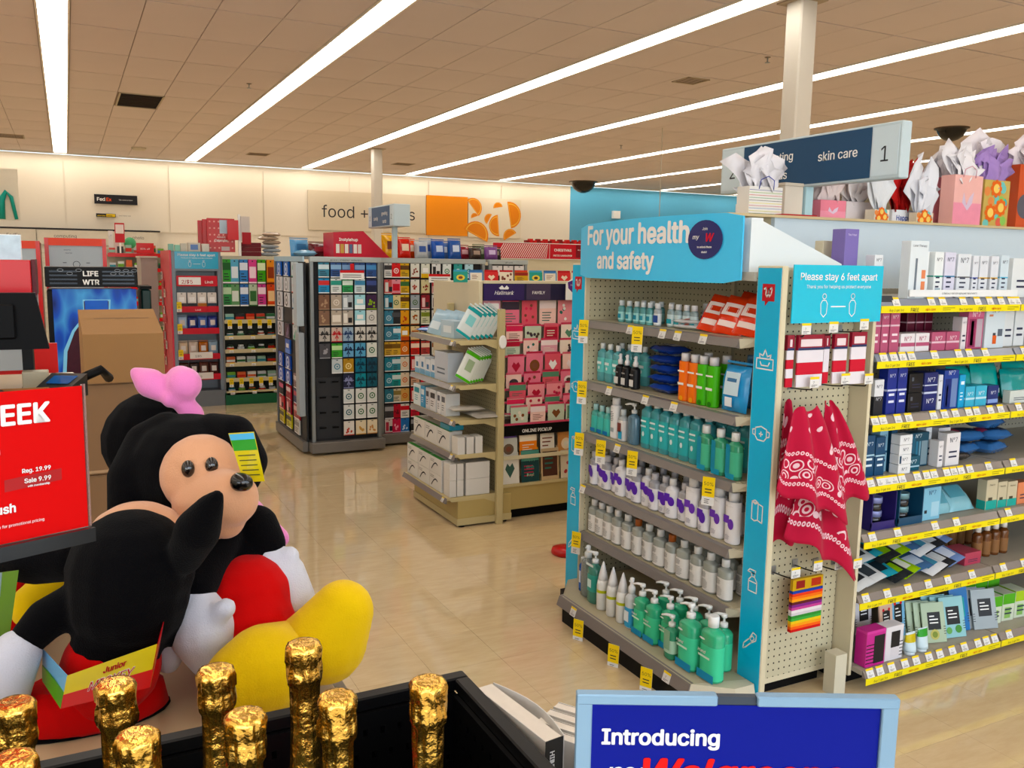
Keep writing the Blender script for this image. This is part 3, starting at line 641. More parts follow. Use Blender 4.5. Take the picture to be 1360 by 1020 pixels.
H.row(bottle(.19, .05, .04, '#3a6f9a', '#39607e', .016, .03, trans=.1), [.86, .93], .16, z, 'dark blue capped bottle behind the blue pouch', 'on second shelf', 'bottle', 'dark blue bottles')
# shelf 3
z = .769
b_aq = bottle(.125, .046, .034, '#70ccc0', '#b4d8d6', .012, .024, '#58c0b4', (.04, .74), [(-.4, .4, .04, .2, '#2878b4')], trans=.3, kind='flip')
H.row(b_aq, [.02, .07, .12], .05, z, 'aqua gel bottle with blue base stripe', 'on third health shelf', 'bottle', 'aqua gel bottles')
H.row(bottle(.175, .05, .04, '#e9e9e8', '#f2f2f2', .018, .026, '#efefed', (.05, .95), [(-.3, .3, .5, .8, 'l5a5f66'), (-.2, .25, .2, .32, '#a6b4b8')], 0), [.178], .05, z, 'white bottle with grey print standing between aqua bottles', 'on third health shelf', 'bottle')
H.row(bottle(.135, .048, .036, '#c9cfd0', '#cfd6d8', .012, .024, '#dcd8d4', (.05, .8), [(-.35, .2, .35, .7, '#7a3f38'), (-.2, .35, .1, .4, '#3fa8cc')], .3), [.24], .045, z, 'clear bottle with a red and blue label', 'on third health shelf', 'bottle')
H.row(bottle(.17, .06, .04, '#8cb4cc', '#f0f0ee', .012, .04, None, prints=(), trans=.6, kind='pump'), [.31], .05, z, 'clear pump bottle of pale blue gel', 'on third health shelf', 'bottle')
b_tt = bottle(.2, .06, .044, '#6cc8d0', '#e8ecee', .014, .026, '#45aeb0', (.12, .74), [(-.3, .3, .62, .66, '#dff0f0'), (-.3, .3, .5, .54, '#cfe8e8'), (-.12, .12, .28, .4, 'odff0f0')], trans=.4)
H.row(b_tt, [.392, .452, .512, .575, .637, .70, .765], .06, z, 'tall teal sanitizer bottle', 'on third health shelf', 'bottle', 'tall teal sanitizer bottles')
H.row(b_tt, [.37, .43, .49, .55, .615, .68, .745, .81, .875, .94], .14, z, 'tall teal bottle in back line', 'on third health shelf', 'bottle', 'tall teal sanitizer bottles')
b_gg = bottle(.165, .062, .04, '#5cbf94', '#f0f2f0', .015, .028, '#58b894', (.1, .72), [(-.4, -.05, .1, .9, '#2a8aa8'), (-.35, .35, .02, .16, '#2498b8')], trans=.4)
H.row(b_gg, [.79, .868, .945], .03, z, 'green gel bottle with blue side print', 'on third health shelf', 'bottle', 'green gel bottles')
# shelf 4
z = .534
b_pp = bottle(.155, .058, .042, '#ecebee', '#f2f2f2', .014, .024, '#f0eff2', (.04, .84), [(-.12, .48, .38, .66, 'o5a2ab0'), (-.42, .05, .5, .74, '#5a2ab0'), (-.25, .2, .12, .3, 'l8a8a98')], 0)
b_pc = bottle(.15, .056, .04, '#cfcfd6', '#d0d0d6', .014, .024, '#efeef2', (.05, .72), [(-.4, .2, .42, .68, '#5a2ab0'), (-.2, .5, .28, .62, 'o5a2ab0'), (-.25, .2, .08, .22, 'l8a8a98')], .4)
b_pt = bottle(.185, .06, .042, '#efeff0', '#f4f4f4', .019, .03, '#f1f0f3', (.03, .98), [(-.05, .45, .35, .6, 'o6a3ab0'), (-.42, .05, .48, .66, '#6a3ab0'), (-.25, .2, .1, .22, 'l8a8a98')], 0)
us = [.030, .082, .132, .185, .24, .30, .355, .415, .475, .53, .59, .65]
for i, u in enumerate(us):
    (b_pp if i % 3 == 1 else b_pc).put(H.at(u, .045+(.012 if i % 2 else 0), z+.001), H.rz+random.uniform(-.25, .25), ORD[i]+' white and purple sanitizer bottle from the left on the fourth health shelf', 'bottle', 'purple print bottles')
for i, u in enumerate([.715, .785, .86, .935]): (b_pt if i != 1 else b_pc).put(H.at(u, .045, z+.001), H.rz+random.uniform(-.2, .2), ['tall white and purple bottle, first of four at right end of fourth health shelf', 'grey-capped purple bottle, second of four at right end of fourth health shelf', 'tall white and purple bottle, third of four at right of fourth health shelf', 'tall white and purple bottle beside blue pillar on the fourth health shelf'][i], 'bottle', 'purple print bottles')
H.row(b_pc, [.04+.075*i for i in range(12)], .13, z, 'purple label bottle in back line', 'on fourth health shelf', 'bottle', 'purple print bottles')
# shelf 5
z = .319
def clr(cap, met=False): return bottle(.15, .066, .044, '#dde2da', cap, .015, .026, '#eceae6', (.06, .66), [(-.3, .1, .46, .62, 'l4a4a4a'), (-.3, .3, .12, .4, 'l8a8a88')], .55)
b_cl = clr('#eeeeec'); b_cc = clr('#a4592e')
us = [.040, .10, .16, .225, .30, .375, .45, .525, .60, .675, .755, .83, .91]
for i, u in enumerate(us): (b_cc if i in (5, 8) else b_cl).put(H.at(u, .045, z+.001), H.rz+random.uniform(-.15, .15), (ORD[i]+' clear bottle with %s cap and white label, from left, fifth health shelf' % ('copper' if i in (5, 8) else 'white')), 'bottle', 'white label clear bottles')
H.row(b_cl, [.06+.078*i for i in range(12)], .13, z, 'clear white-label bottle in back line', 'on fifth health shelf', 'bottle', 'white label clear bottles')
# shelf 6
z = .1115
bottle(.15, .034, .03, '#1f57a8', '#d8dde0', .01, .02, '#2059b0', (.1, .8), [(-.2, .2, .3, .7, '#dfe8f4')], 0).put(H.at(.17, -.09, z+.001), H.rz, 'slim dark blue bottle at the left end of the lowest health shelf', 'bottle')
bottle(.22, .06, .05, '#b8c6c8', '#dfe3e4', .016, .05, None, trans=.7, kind='spray').put(H.at(.225, -.10, z+.001), H.rz, 'clear empty-looking spray bottle on the lowest health shelf', 'bottle')
bottle(.215, .068, .055, '#5fae9c', '#eceeee', .014, .045, '#3f9c90', (.3, .72), [(-.4, .4, .93, .99, '#e8f2f0'), (-.2, .2, .4, .6, '#d8ecea')], .5, 'pump').put(H.at(.298, -.11, z+.001), H.rz, 'teal label pump bottle left of the white tapered bottles', 'bottle')
ct = conetube(.2, .05, '#e9e9e4', '#b9c02c')
H.row(ct, [.373, .445, .515], -.12, z, 'white tapered bottle with lime band', 'on lowest health shelf', 'bottle', 'white tapered bottles')
bottle(.2, .05, .045, '#dfe6ea', '#eef0f0', .014, .06, '#4aa6d4', (.05, .6), [(-.3, .3, .2, .5, '#e9f2f6')], .2, 'spray').put(H.at(.575, -.12, z+.001), H.rz, 'white and blue foam pump bottle beside the green pumps', 'bottle')
gpr = [(-.42, .3, .5, .62, 't:Hand'), (-.4, .25, .42, .46, '#cfeede'), (-.45, .5, .02, .17, '#2292c0'), (-.35, -.05, .74, .78, 'oe8f6f0')]
b_gp = bottle(.2, .07, .05, '#52cfa0', '#f0f2f0', .014, .045, '#55cc9c', (.05, .66), gpr, .35, 'pump')
b_gb = bottle(.235, .088, .06, '#5ad4a4', '#f2f4f2', .016, .05, '#58d0a2', (.05, .66), gpr, .35, 'pump')
b_gs = bottle(.16, .056, .042, '#52b48c', '#eef2ee', .013, .04, '#bfe0c8', (.2, .6), [(-.3, .3, .3, .9, '#8fb89c')], .35, 'pump')
H.row(b_gp, [.645, .72], -.12, z, 'green pump sanitizer bottle', 'in front on lowest health shelf', 'bottle', 'green pump bottles')
H.row(b_gp, [.79], -.10, z, 'green pump bottle just left of the small green one', 'on lowest health shelf', 'bottle', 'green pump bottles')
H.row(b_gs, [.855], -.14, z, 'small green pump bottle with pale label', 'on lowest health shelf', 'bottle')
b_gb.put(H.at(.945, -.13, z+.001), H.rz, 'large green pump sanitizer bottle next to the small one', 'bottle', 'large green pumps')
bottle(.225, .09, .06, '#5ad4a0', '#f2f4f2', .019, .035, '#58d0a0', (.05, .66), gpr, .35).put(H.at(1.045, -.115, z+.001), H.rz, 'large green flip-cap sanitizer bottle by the right blue pillar', 'bottle', 'large green pumps')
H.row(b_gp, [.67, .755, .84, .92, 1.0], -.03, z, 'green pump bottle in second line', 'on lowest health shelf', 'bottle', 'green pump bottles')
# ---- peg side towards the camera
sg = Fx('distance_sign', (2.035, 2.054, 1.325), 0, 'glossy light blue stay six feet apart sign above the flags', 'sign')
o = sg.part('panel', MB().box(0, .40, 0, .004, 0, .185, mat('#3fc0e0', .12, coat=1, var=.03, bump=.3, bscale=14)))
s = MB(); stay_sign(s, 0, .40, 0, .185, -.0012); sg.part('lettering', s)
def hook(name, x, z, lb, y0=2.158, ln=.10, tagk=1):
    mb = MB().tube([(0, 0, 0), (0, -ln*.5, .002), (0, -ln+.01, .006), (0, -ln, .02)], .0025, mat('#3a3836', .3, metal=.8), 6).box(-.012, .012, -.001, .003, -.006, .022, STEEL)
    o = solo(name, mb, lb, 'hook', 'peg hooks on the side panel', (x, y0-.002, z))
    if tagk: pricetag(o, 0, -ln-.004, .014, 0, tagk, 1.0)
    return o
HKS = [(2.10, 1.275), (2.22, 1.278), (2.36, 1.285), (2.15, 1.10), (2.29, 1.105), (2.40, 1.10), (2.12, .46), (2.22, .47), (2.32, .46), (2.41, .45)]
HL = ['top left hook above the striped flags', 'top middle hook above the striped flags', 'top right hook above the striped flags', 'left hook above the red bandanas', 'middle hook above the red bandanas', 'right hook above the red bandanas', 'left hook above the rainbow striped cloth', 'middle hook above the rainbow striped cloth', 'third hook above the rainbow striped cloth', 'right hook below the hanging red bandanas']
for (x, z), l in zip(HKS, HL): hook('peg_hook', x, z, 'dark wire '+l+' with price tag')
fr_, fw = mat('#c22a3a', .7, var=.04), mat('#e4dfe6', .7, var=.03)
def flag(x0, x1, z0, z1, y, lb, n=3, cols=None, lay=2):
    mb = MB(); 
    cols = cols or [fw, fr_, fw]
    for L_ in range(lay):
        yy = y+L_*.006; 
        for i, c in enumerate(cols):
            a = lerp(z1, z0, i/len(cols)); b_ = lerp(z1, z0, (i+1)/len(cols)); mb.box(x0+L_*.004, x1+L_*.004, yy, yy+.004, b_+.0001, a-.0001, c)
    o = solo('folded_flag', mb, lb, 'cloth', None)
    part('header_card', MB().box(x0, x1, y-.001, y+.012, z1+.0005, z1+.05, mat('#8e1f33', .4, coat=.3)).rect(x0+.01, x1-.01, z1+.012, z1+.036, y-.0015, mat('#e8d8dc', .4)).rect(x0, x1, z1+.0005, z1+.008, y-.0015, mat('#27345c', .4)), o, 'printed header card')
S3 = [fw, fr_, fw, fr_]
flag(2.055, 2.085, 1.115, 1.235, 2.085, 'red and white striped folded cloth tucked beside the blue pillar', cols=[fw, fr_, fw, fr_])
flag(2.092, 2.205, 1.115, 1.235, 2.075, 'widest red and white striped folded cloth, left on the side panel', cols=[fw, fr_, fw])
flag(2.218, 2.243, 1.12, 1.235, 2.085, 'narrow striped folded cloth between the two wider ones', cols=[fw, fw, fr_])
flag(2.25, 2.31, 1.12, 1.235, 2.072, 'middle red and white striped folded cloth with blue edge', cols=[fw, fr_, fw])
flag(2.325, 2.395, 1.115, 1.24, 2.068, 'right-hand red and white striped folded cloth on the side panel', cols=[fw, fr_, fw])
# bandanas
def bandana_mat():
    m = mat('#b0083e', .85, var=.05, sheen=.05).copy(); nt = m.node_tree; n = nt.nodes; L = nt.links; b = n['Principled BSDF']
    tc = n.new('ShaderNodeTexCoord'); sp = n.new('ShaderNodeSeparateXYZ'); L.new(tc.outputs['UV'], sp.inputs[0])
    def mt(op, a, b_=None, c=None):
        x = n.new('ShaderNodeMath'); x.operation = op
        for i, v in enumerate((a, b_, c)):
            if v is None: continue
            if isinstance(v, (int, float)): x.inputs[i].default_value = v
            else: L.new(v, x.inputs[i])
        return x.outputs[0]
    U, V = sp.outputs[0], sp.outputs[1]
    def band(a, b_): return mt('MULTIPLY', mt('GREATER_THAN', V, a), mt('LESS_THAN', V, b_))
    def beads(v0, r, f):    # row of small rings at V=v0
        du = mt('PINGPONG', mt('MULTIPLY', U, f), .5); dv = mt('MULTIPLY', mt('SUBTRACT', V, v0), f)
        d = mt('SQRT', mt('ADD', mt('MULTIPLY', du, du), mt('MULTIPLY', mt('MULTIPLY', dv, .55), dv)))
        return mt('MULTIPLY', mt('LESS_THAN', d, .42), mt('GREATER_THAN', d, .17))
    vo = n.new('ShaderNodeTexVoronoi'); vo.inputs['Scale'].default_value = 7; L.new(tc.outputs['UV'], vo.inputs['Vector'])
    vo.inputs['Randomness'].default_value = .7
    rg = mt('GREATER_THAN', mt('SINE', mt('MULTIPLY', vo.outputs['Distance'], 30)), .25); rg = mt('MULTIPLY', rg, mt('LESS_THAN', vo.outputs['Distance'], .5))
    big = mt('MULTIPLY', rg, band(.56, .78))
    v2 = n.new('ShaderNodeTexVoronoi'); v2.inputs['Scale'].default_value = 5.5; v2.inputs['Randomness'].default_value = .35; L.new(tc.outputs['UV'], v2.inputs['Vector'])
    sm = mt('MULTIPLY', mt('MULTIPLY', mt('LESS_THAN', v2.outputs['Distance'], .2), mt('GREATER_THAN', v2.outputs['Distance'], .05)), band(0, .44))
    tot = mt('MAXIMUM', mt('MAXIMUM', big, sm), mt('MAXIMUM', beads(.51, .1, 26), beads(.84, .1, 26)))
    mx = n.new('ShaderNodeMix'); mx.data_type = 'RGBA'; mx.inputs[7].default_value = lin('#e8c8d0')
    L.new(b.inputs['Base Color'].links[0].from_socket, mx.inputs[6]); L.new(tot, mx.inputs[0]); L.new(mx.outputs[2], b.inputs['Base Color'])
    return m
BM = bandana_mat()
def bandana(apex, left, right, y, folds, lb, seed, vtop=0, sag=.03, tw=.02):
    nu, nv = 26, 20; R = random.Random(seed); ph = R.uniform(0, 6); mb = MB(); vs = []; uv = []
    for j in range(nv+1):
        t = j/nv
        for i in range(nu+1):
            s = i/nu
            bx = lerp(left[0], right[0], s); bz = lerp(left[1], right[1], s)+sag*sin(pi*s)*-1+.012*sin(s*17+ph)
            ax_ = lerp(apex[0]-tw, apex[0]+tw, s); x = lerp(ax_, bx, t**.8); z = lerp(apex[1]+.01*sin(s*9+seed), bz, t)
            amp = .006+.028*t*(1-.45*t)
            yy = y-.012-amp*(1+sin(s*folds*pi+ph+t*.8))-.02*t*sin(pi*s)
            vs.append((x, yy, z)); uv.append((s*1.3*(.25+.75*t)+seed*.13, vtop+(1-vtop)*t))
    for j in range(nv):
        for i in range(nu):
            a = j*(nu+1)+i; q = (a, a+1, a+nu+2, a+nu+1)
            mb.uv[len(mb.f)] = [uv[k] for k in q]; mb.f.append(q); mb.mi.append(mb._m(BM)); mb.sm.append(True)
    mb.v = vs
    o = solo('bandana', mb, lb, 'bandana', 'red paisley bandanas'); sd = o.modifiers.new('thickness', 'SOLIDIFY'); sd.thickness = .0016
    return o
bandana((2.11, 1.06), (2.03, .60), (2.17, .64), 2.14, 3, 'dark red bandana behind, low beside the blue pillar', 3, .3)
bandana((2.19, .84), (2.06, .63), (2.415, .405), 2.072, 4, 'lowest red paisley bandana, pointing down over the shelf end', 5, .40, -.01, .05)
bandana((2.215, 1.06), (2.15, .745), (2.405, .745), 2.066, 4, 'right red paisley bandana on the middle hook', 7, .12, .03)
bandana((2.05, 1.06), (1.945, .81), (2.265, .665), 2.01, 4, 'large front red paisley bandana on the left hook', 11, .02, .0, .05)
# rainbow cloth
rb = ['#1f3f9a', '#e0481f', '#ee7a1c', '#f0a41f', '#5a2020', '#7a2a7c', '#c04a90', '#e6dfe0', '#cfc8cc', '#3a8a3a', '#4aa84a', '#e8c41f', '#f0a01f', '#ee6a1c', '#c82a20']
mb = MB(); 
for i, c in enumerate(rb): mb.box(2.145, 2.285, 2.085, 2.10, .41-(i+1)*.0098, .41-i*.0098-.0001, mat(c, .8, var=.08, scale=60))
o = solo('striped_cloth', mb, 'rainbow striped folded cloth hanging low on the pegboard side', 'cloth')
part('header_card', MB().box(2.145, 2.285, 2.086, 2.098, .4105, .45, mat('#c9a22c', .4)).rect(2.16, 2.20, .417, .444, 2.0855, mat('#8a2020', .4)).rect(2.23, 2.275, .417, .444, 2.0855, mat('#b23a20', .4)), o, 'yellow printed header card')
# ================================================================ SKIN CARE GONDOLA (faces the camera, -Y)
G = Fx('gondola_shelf', (2.44, 2.08, 0), 0, 'long cream skin care gondola with seven shelves and yellow promo strips', 'store shelf')
G.part('base', MB().box(.01, 2.5, .04, 1.1, 0, .045, BLACK))
G.part('end_panel', MB().box(-.006, .008, .0, .24, .05, 1.36, CREAM2).loft([[(-.006, 0, 1.36), (.008, 0, 1.36), (.008, .24, 1.36), (-.006, .24, 1.36)], [(-.006, .03, 1.40), (.008, .03, 1.40), (.008, .24, 1.40), (-.006, .24, 1.40)]], CREAM2, False))
bp = MB().box(.0, 2.5, .45, .47, .045, 1.42, CREAM); bp.pegq((0, .449, .05), (2.5, 0, 0), (0, 0, 1.37), pegboard('#8f8c80'))
G.part('back_panel', bp)
G.part('header_board', MB().box(.0, 2.2, .50, .52, 1.30, 1.690, mat('#ccdbe6', .35, coat=.2, var=.01)), 'white glossy backboard above the top shelf')
G.part('top_board', MB().box(.0, 2.2, .485, 1.1, 1.690, 1.70, mat('#cbb894', .5)).box(0, .02, .52, 1.08, .06, 1.69, CREAM2).box(.02, 2.2, 1.06, 1.08, .06, 1.69, CREAM2))
ZS = [1.41, 1.22, 1.0, .78, .58, .355, .095]
SEC = [(.01, .755, .0), (.762, 1.60, .0), (1.607, 2.45, 0)]
YLP = mat('#efdf20', .35, coat=.2, var=.02)
N7S = []
for zi, z in enumerate(ZS):
    row = []
    for si, (a, b, _) in enumerate(SEC):
        y0 = -.05 if zi == 6 else -.0
        s = MB().box(a, b, y0+.006, .449, z-.028, z-.012, mat('#a8a294', .45))
        o = G.part('shelf', s)
        gl = mat('#8a8078' if zi > 1 else '#7f8592', .3, coat=.5, var=.03)
        part('shelf_lip', MB().loft([[(x, y0+.005, z-.012), (x, y0+.003, z-.010), (x, y0-.012, z-.034), (x, y0+.004, z-.036)] for x in (a+.002, b-.002)], gl, False), o)
        ps = MB().box(a, b, y0-.016, y0-.014, z-.058, z-.034, YLP)
        x = a+.02
        for rep in range(2):
            xx = a+.04+rep*.36
            ps.text('Buy 2 get 3rd', .016, INK, (xx, y0-.0165, z-.053), align='L'); ps.text('FREE', .026, INK, (xx+.105, y0-.0165, z-.055), align='L', bold=.01); ps.text('skin care', .018, mat('#c8402a', .5, var=0), (xx+.18, y0-.0165, z-.052), align='L', bold=.01)
            lines(ps, xx+.27, xx+.34, z-.054, z-.04, 2, mat('#8a8420', .5), y0-.0165)
        part('promo_strip', ps, o, 'yellow promotional strip')
        row.append(o)
    N7S.append(row)
for zi, xs in enumerate([[2.53, 2.71, 2.77, 2.88, 2.96, 3.03, 3.095, 3.155, 3.19], [2.49, 2.54, 2.585, 2.63, 2.75, 2.88, 2.94, 3.03], [2.47, 2.51, 2.585, 2.64, 2.77, 2.83, 2.89, 2.965, 3.01, 3.09, 3.15], [2.47, 2.52, 2.555, 2.59, 2.63, 2.71, 2.76, 2.80, 2.87, 2.91, 2.95, 3.0, 3.11], [2.50, 2.63, 2.83, 2.95], [2.49, 2.60, 2.71, 2.82, 2.93, 3.07], [2.48, 2.53, 2.59, 2.66, 2.72, 2.79, 2.85, 2.92, 2.99, 3.07, 3.12, 3.17]]):
    y0 = -.05 if zi == 6 else 0
    for x in xs: pricetag(N7S[zi][0], x-2.44, y0-.0135, ZS[zi]-.034, -27, sc=.88)
    for k in range(5): pricetag(N7S[zi][1], .82+k*.13, y0-.0135, ZS[zi]-.034, -27, sc=.88)
for zi, t in ((0, 'CLINICALLY PROVEN SKINCARE TREATMENTS'),):
    mb = MB().box(.16, .75, -.004, .0, ZS[0]-.004, ZS[0]+.02, mat('#e9ecee', .35)); mb.text(t, .012, INK, (.42, -.0045, ZS[0]+.004)); G.part('strip_header', mb, 'white strip with small capitals')
part('strip_header', MB().loft([[(.012, -.004, ZS[0]), (.07, -.004, ZS[0]), (.09, -.004, ZS[0]-.03), (.012, -.004, ZS[0]-.03)], [(.012, .0, ZS[0]), (.07, .0, ZS[0]), (.09, 0, ZS[0]-.03), (.012, 0, ZS[0]-.03)]], mat('#3a3d42', .4), False), N7S[0][0], 'dark grey strip')
def n7(x0, x1, zi, h, c, lb, bands=(), tc='#2a2f4a', y=.03, d=.04, ts=.03, tf=.8, dz=0, group=None, patch=(), cat='box', ln=2, rot=0, num='N°7'):
    w = x1-x0-.003
    tx = [(num, tf-ts*.0, min(ts*1.25, w*.5), tc)] if num else []
    t = carton(w, h, d, c, bands, tx, ln, tc, patch=patch)
    return t.put(((x0+x1)/2, 2.08+y, ZS[zi]-.0118+.0006+dz), rot, lb, cat, group)
S1 = 'skin care boxes on the top shelf'
n7(2.45, 2.52, 0, .24, '#7d6fb0', 'purple box at the left end behind the blue distance sign, top shelf', y=.16, d=.06, num='The Most', ts=.011, tc='#e4dcf4', tf=.9)
n7(2.535, 2.58, 0, .15, '#e4e8ec', 'slim white and navy box beside the purple box, top shelf', [(.55, .68, '#28356e')], y=.10, ts=.02, tf=.85)
n7(2.45, 2.51, 0, .20, '#cfc8b0', 'beige box left of the purple box behind the distance sign', y=.26, num=None)
n7(2.61, 2.705, 0, .20, '#dfe8ee', 'largest white box with pen device picture, leaning on the top shelf', [], y=.015, ts=.012, tf=.9, patch=[(.18, .4, .35, .5, '#d98a66'), (.18, .4, .15, .3, '#d98a66'), (-.2, -.08, .1, .7, '#6f7a86'), (-.4, -.1, .02, .1, '#8a93a0')], num='Laser Therapy', ln=0)
for i, (a, b, ac, bc, h) in enumerate([(2.71, 2.756, '#3f9f8c', '#e8eef0', .165), (2.765, 2.815, '#3f9f8c', '#e8eef0', .165), (2.82, 2.88, '#3f7fa8', '#d8d8ea', .165), (2.89, 2.965, '#6a6a6a', '#dde3ea', .16), (2.975, 3.01, '#3a4fa0', '#dde2ea', .155), (3.015, 3.065, '#c9a02a', '#dde2ea', .155), (3.08, 3.125, '#c9a02a', '#dde2ea', .155), (3.135, 3.185, '#5ab6d8', '#cfdee8', .16)]):
    n7(a, b, 0, h, bc, ['tall white box with green line left of its twin', 'tall white box with green line right of its twin', 'lilac white box with blue line', 'widest pale box with grey line', 'slim pale box with navy line', 'left pale box with gold line', 'right pale box with gold line', 'pale blue box at the right end'][i]+', top skin care shelf', [(.46, .49, ac)], y=.035 if i else .05, group=S1, patch=[(-.3, .3, .05, .22, '#9fb6c4')] if i < 2 else [(-.1, .35, .12, .17, ac)], ln=3, ts=.034)
n7(3.23, 3.38, 0, .15, '#dfe5e8', 'wide white box on the next section of the top shelf', num=None, y=.05)
n7(3.40, 3.50, 0, .17, '#e6eaec', 'white box with teal corner on the next section of top shelf', y=.05, num=None)
# shelf 2
for i, (a, b) in enumerate([(2.45, 2.51), (2.512, 2.552), (2.555, 2.605)]): n7(a, b, 1, .15, '#b25a78', ['left', 'middle', 'right'][i]+' of three tall pink boxes on the second shelf', [(.62, .66, '#e2c6d0')], '#f0dfe6', group='tall pink boxes')
for i, (a, b) in enumerate([(2.612, 2.688), (2.69, 2.765)]): n7(a, b, 1, .066, '#e6e2e6', ['left', 'right'][i]+' of two low white boxes on the second shelf', [(.3, .5, '#b25a78')], '#a03a5c', group='low white boxes', tf=.6, ts=.024, d=.06, ln=0)
for i, (a, b) in enumerate([(2.775, 2.852), (2.855, 2.93)]): n7(a, b, 1, .068, '#b25a78', ['left', 'right'][i]+' of two low pink boxes on the second shelf', [(.4, .5, '#e2c6d0')], '#f0dfe6', group='low pink boxes', tf=.55, ts=.024, d=.06, ln=0)
for i in range(3): n7(2.80+i*.05, 2.845+i*.05, 1, .13, '#5a1a2c', ['left', 'middle', 'right'][i]+' dark red box behind the low pink boxes', [(.7, .74, '#c0a0a8')], y=.16, num=None, group='dark red boxes')
n7(2.935, 2.965, 1, .12, '#e2dce0', 'very slim white box beside the pink blister box, second shelf', ts=.014)
n7(2.968, 3.06, 1, .14, '#b8587c', 'pink box with a cut-out window, second shelf', [(.85, .98, '#c46c8c')], '#f0dfe6', tf=.86, patch=[(-.42, 0, .05, .8, '#8a3458'), (.05, .42, .05, .8, '#b9a8b4'), (-.3, -.12, .1, .75, '#d08aa4')], ln=0)
n7(3.07, 3.185, 1, .16, '#d3dfe8', 'pale blue box with orange pictures, second skin care shelf', patch=[(-.1, .1, .1, .3, '#d0643a'), (-.1, .05, .3, .36, '#3a3f4a'), (.15, .4, .28, .45, '#5a6472'), (-.35, -.15, .75, .8, '#d08a6a')], ts=.03, tf=.84, ln=0)
for i in range(3): n7(3.22+i*.07, 3.285+i*.07, 1, .15+.01*i, '#dfe4e8', ['left', 'middle', 'right'][i]+' white box of the next section, second shelf', y=.06, num=None, group='white boxes in next section')
n7(2.62, 2.70, 1, .10, '#3e3a3e', 'dark box deep behind the low white boxes', y=.25, num=None)
# shelf 3
n7(2.50, 2.548, 2, .066, '#24262c', 'small black box under a white one, third shelf left end', ts=.018, tc='#d0d0d8', num='N°7', ln=0)
n7(2.50, 2.548, 2, .06, '#e2e4e8', 'small white box on a black one, third shelf left end', dz=.067, tf=.5, ts=.018, ln=0)
for i, (a, b) in enumerate([(2.562, 2.612), (2.616, 2.665)]): n7(a, b, 2, .165, '#1f2f86', ['left', 'right'][i]+' of two tall royal blue boxes, third shelf', [(.5, .54, '#c8d0e8')], '#dfe4f4', group='tall blue boxes', tf=.8)
n7(2.675, 2.75, 2, .07, '#0f1016', 'lower black box beside the navy pair, third shelf', num=None, patch=[(-.35, -.2, .6, .8, '#5a5f6a')], d=.06)
n7(2.675, 2.75, 2, .07, '#0f1016', 'upper black box stacked beside the navy pair, third shelf', num=None, dz=.0712, patch=[(-.35, -.2, .6, .8, '#5a5f6a')], d=.06)
n7(2.755, 2.83, 2, .07, '#1d2766', 'lower navy box of the stacked pair, third shelf', [(.9, 1, '#c8d0e8')], '#e4e8f4', tf=.4, ts=.026, d=.06, ln=0)
n7(2.755, 2.83, 2, .07, '#1d2766', 'upper navy box of the stacked pair, third shelf', [(.3, .36, '#c8d0e8')], '#e4e8f4', tf=.5, ts=.026, dz=.0712, d=.06, ln=0)
n7(2.833, 2.858, 2, .13, '#dfe2ea', 'slim white box right of the navy stack, third shelf', ts=.012)
n7(2.862, 2.945, 2, .145, '#1f3f94', 'blue box with window cut-out, third shelf', tc='#e4e8f4', tf=.88, ts=.024, patch=[(-.42, -.02, .04, .78, '#16296e'), (.02, .42, .04, .78, '#6f86b4'), (-.3, -.2, .08, .6, '#3f6fc0')], ln=0)
n7(2.95, 2.985, 2, .125, '#2f9fd2', 'slim bright cyan box, third shelf', ts=.014, tc='#dff2fa', num=None, ln=3, patch=[(-.3, .3, .7, .8, '#e0f2fa')])
for i, (a, b) in enumerate([(2.99, 3.045), (3.048, 3.115)]): n7(a, b, 2, .078, '#4fb0cf', ['left', 'right'][i]+' of two low turquoise boxes, third shelf', [(.35, .45, '#bfe2ee')], '#e8f6fa', group='turquoise boxes', tf=.55, ts=.022, d=.06, ln=0)
n7(3.12, 3.185, 2, .075, '#1d2f6e', 'low navy box right of the turquoise boxes, third shelf', [(.1, .3, '#8aa4d8')], '#e4e8f4', tf=.55, ts=.02, d=.06, ln=0)
def bagp(c, w, h, th, x, y, zi, lb, rx=-12, rz=0, prints=(), dz=0, seed=1, flat=False, group=None, top=None):
    t = pouch(w, h, th, c, prints, flat=flat, seed=seed, crimp=False)
    return t.put((x, 2.08+y, ZS[zi]-.0118+.003+dz), (radians(0 if flat else rx), 0, rz), lb, 'packet', group)
TEAL = '#2a9c98'
bagp(TEAL, .13, .14, .06, 3.09, .12, 2, 'left teal crinkled packet behind the navy box, third shelf', seed=3)
bagp(TEAL, .15, .15, .06, 3.20, .09, 2, 'middle teal crinkled packet, third shelf', prints=[(-.2, .3, .2, .32, '#dff0ee')], seed=4)
bagp('#238c8c', .15, .13, .06, 3.32, .05, 2, 'right teal crinkled packet, third shelf, next section', prints=[(-.2, .3, .2, .32, '#dff0ee')], seed=5)
bagp(TEAL, .14, .15, .06, 3.42, .11, 2, 'rear teal packet on the next section, third shelf', seed=6)
n7(3.24, 3.36, 2, .05, '#cfd6d2', 'flat grey-white box in front of the teal packets, third shelf', num=None, y=.02, d=.03)
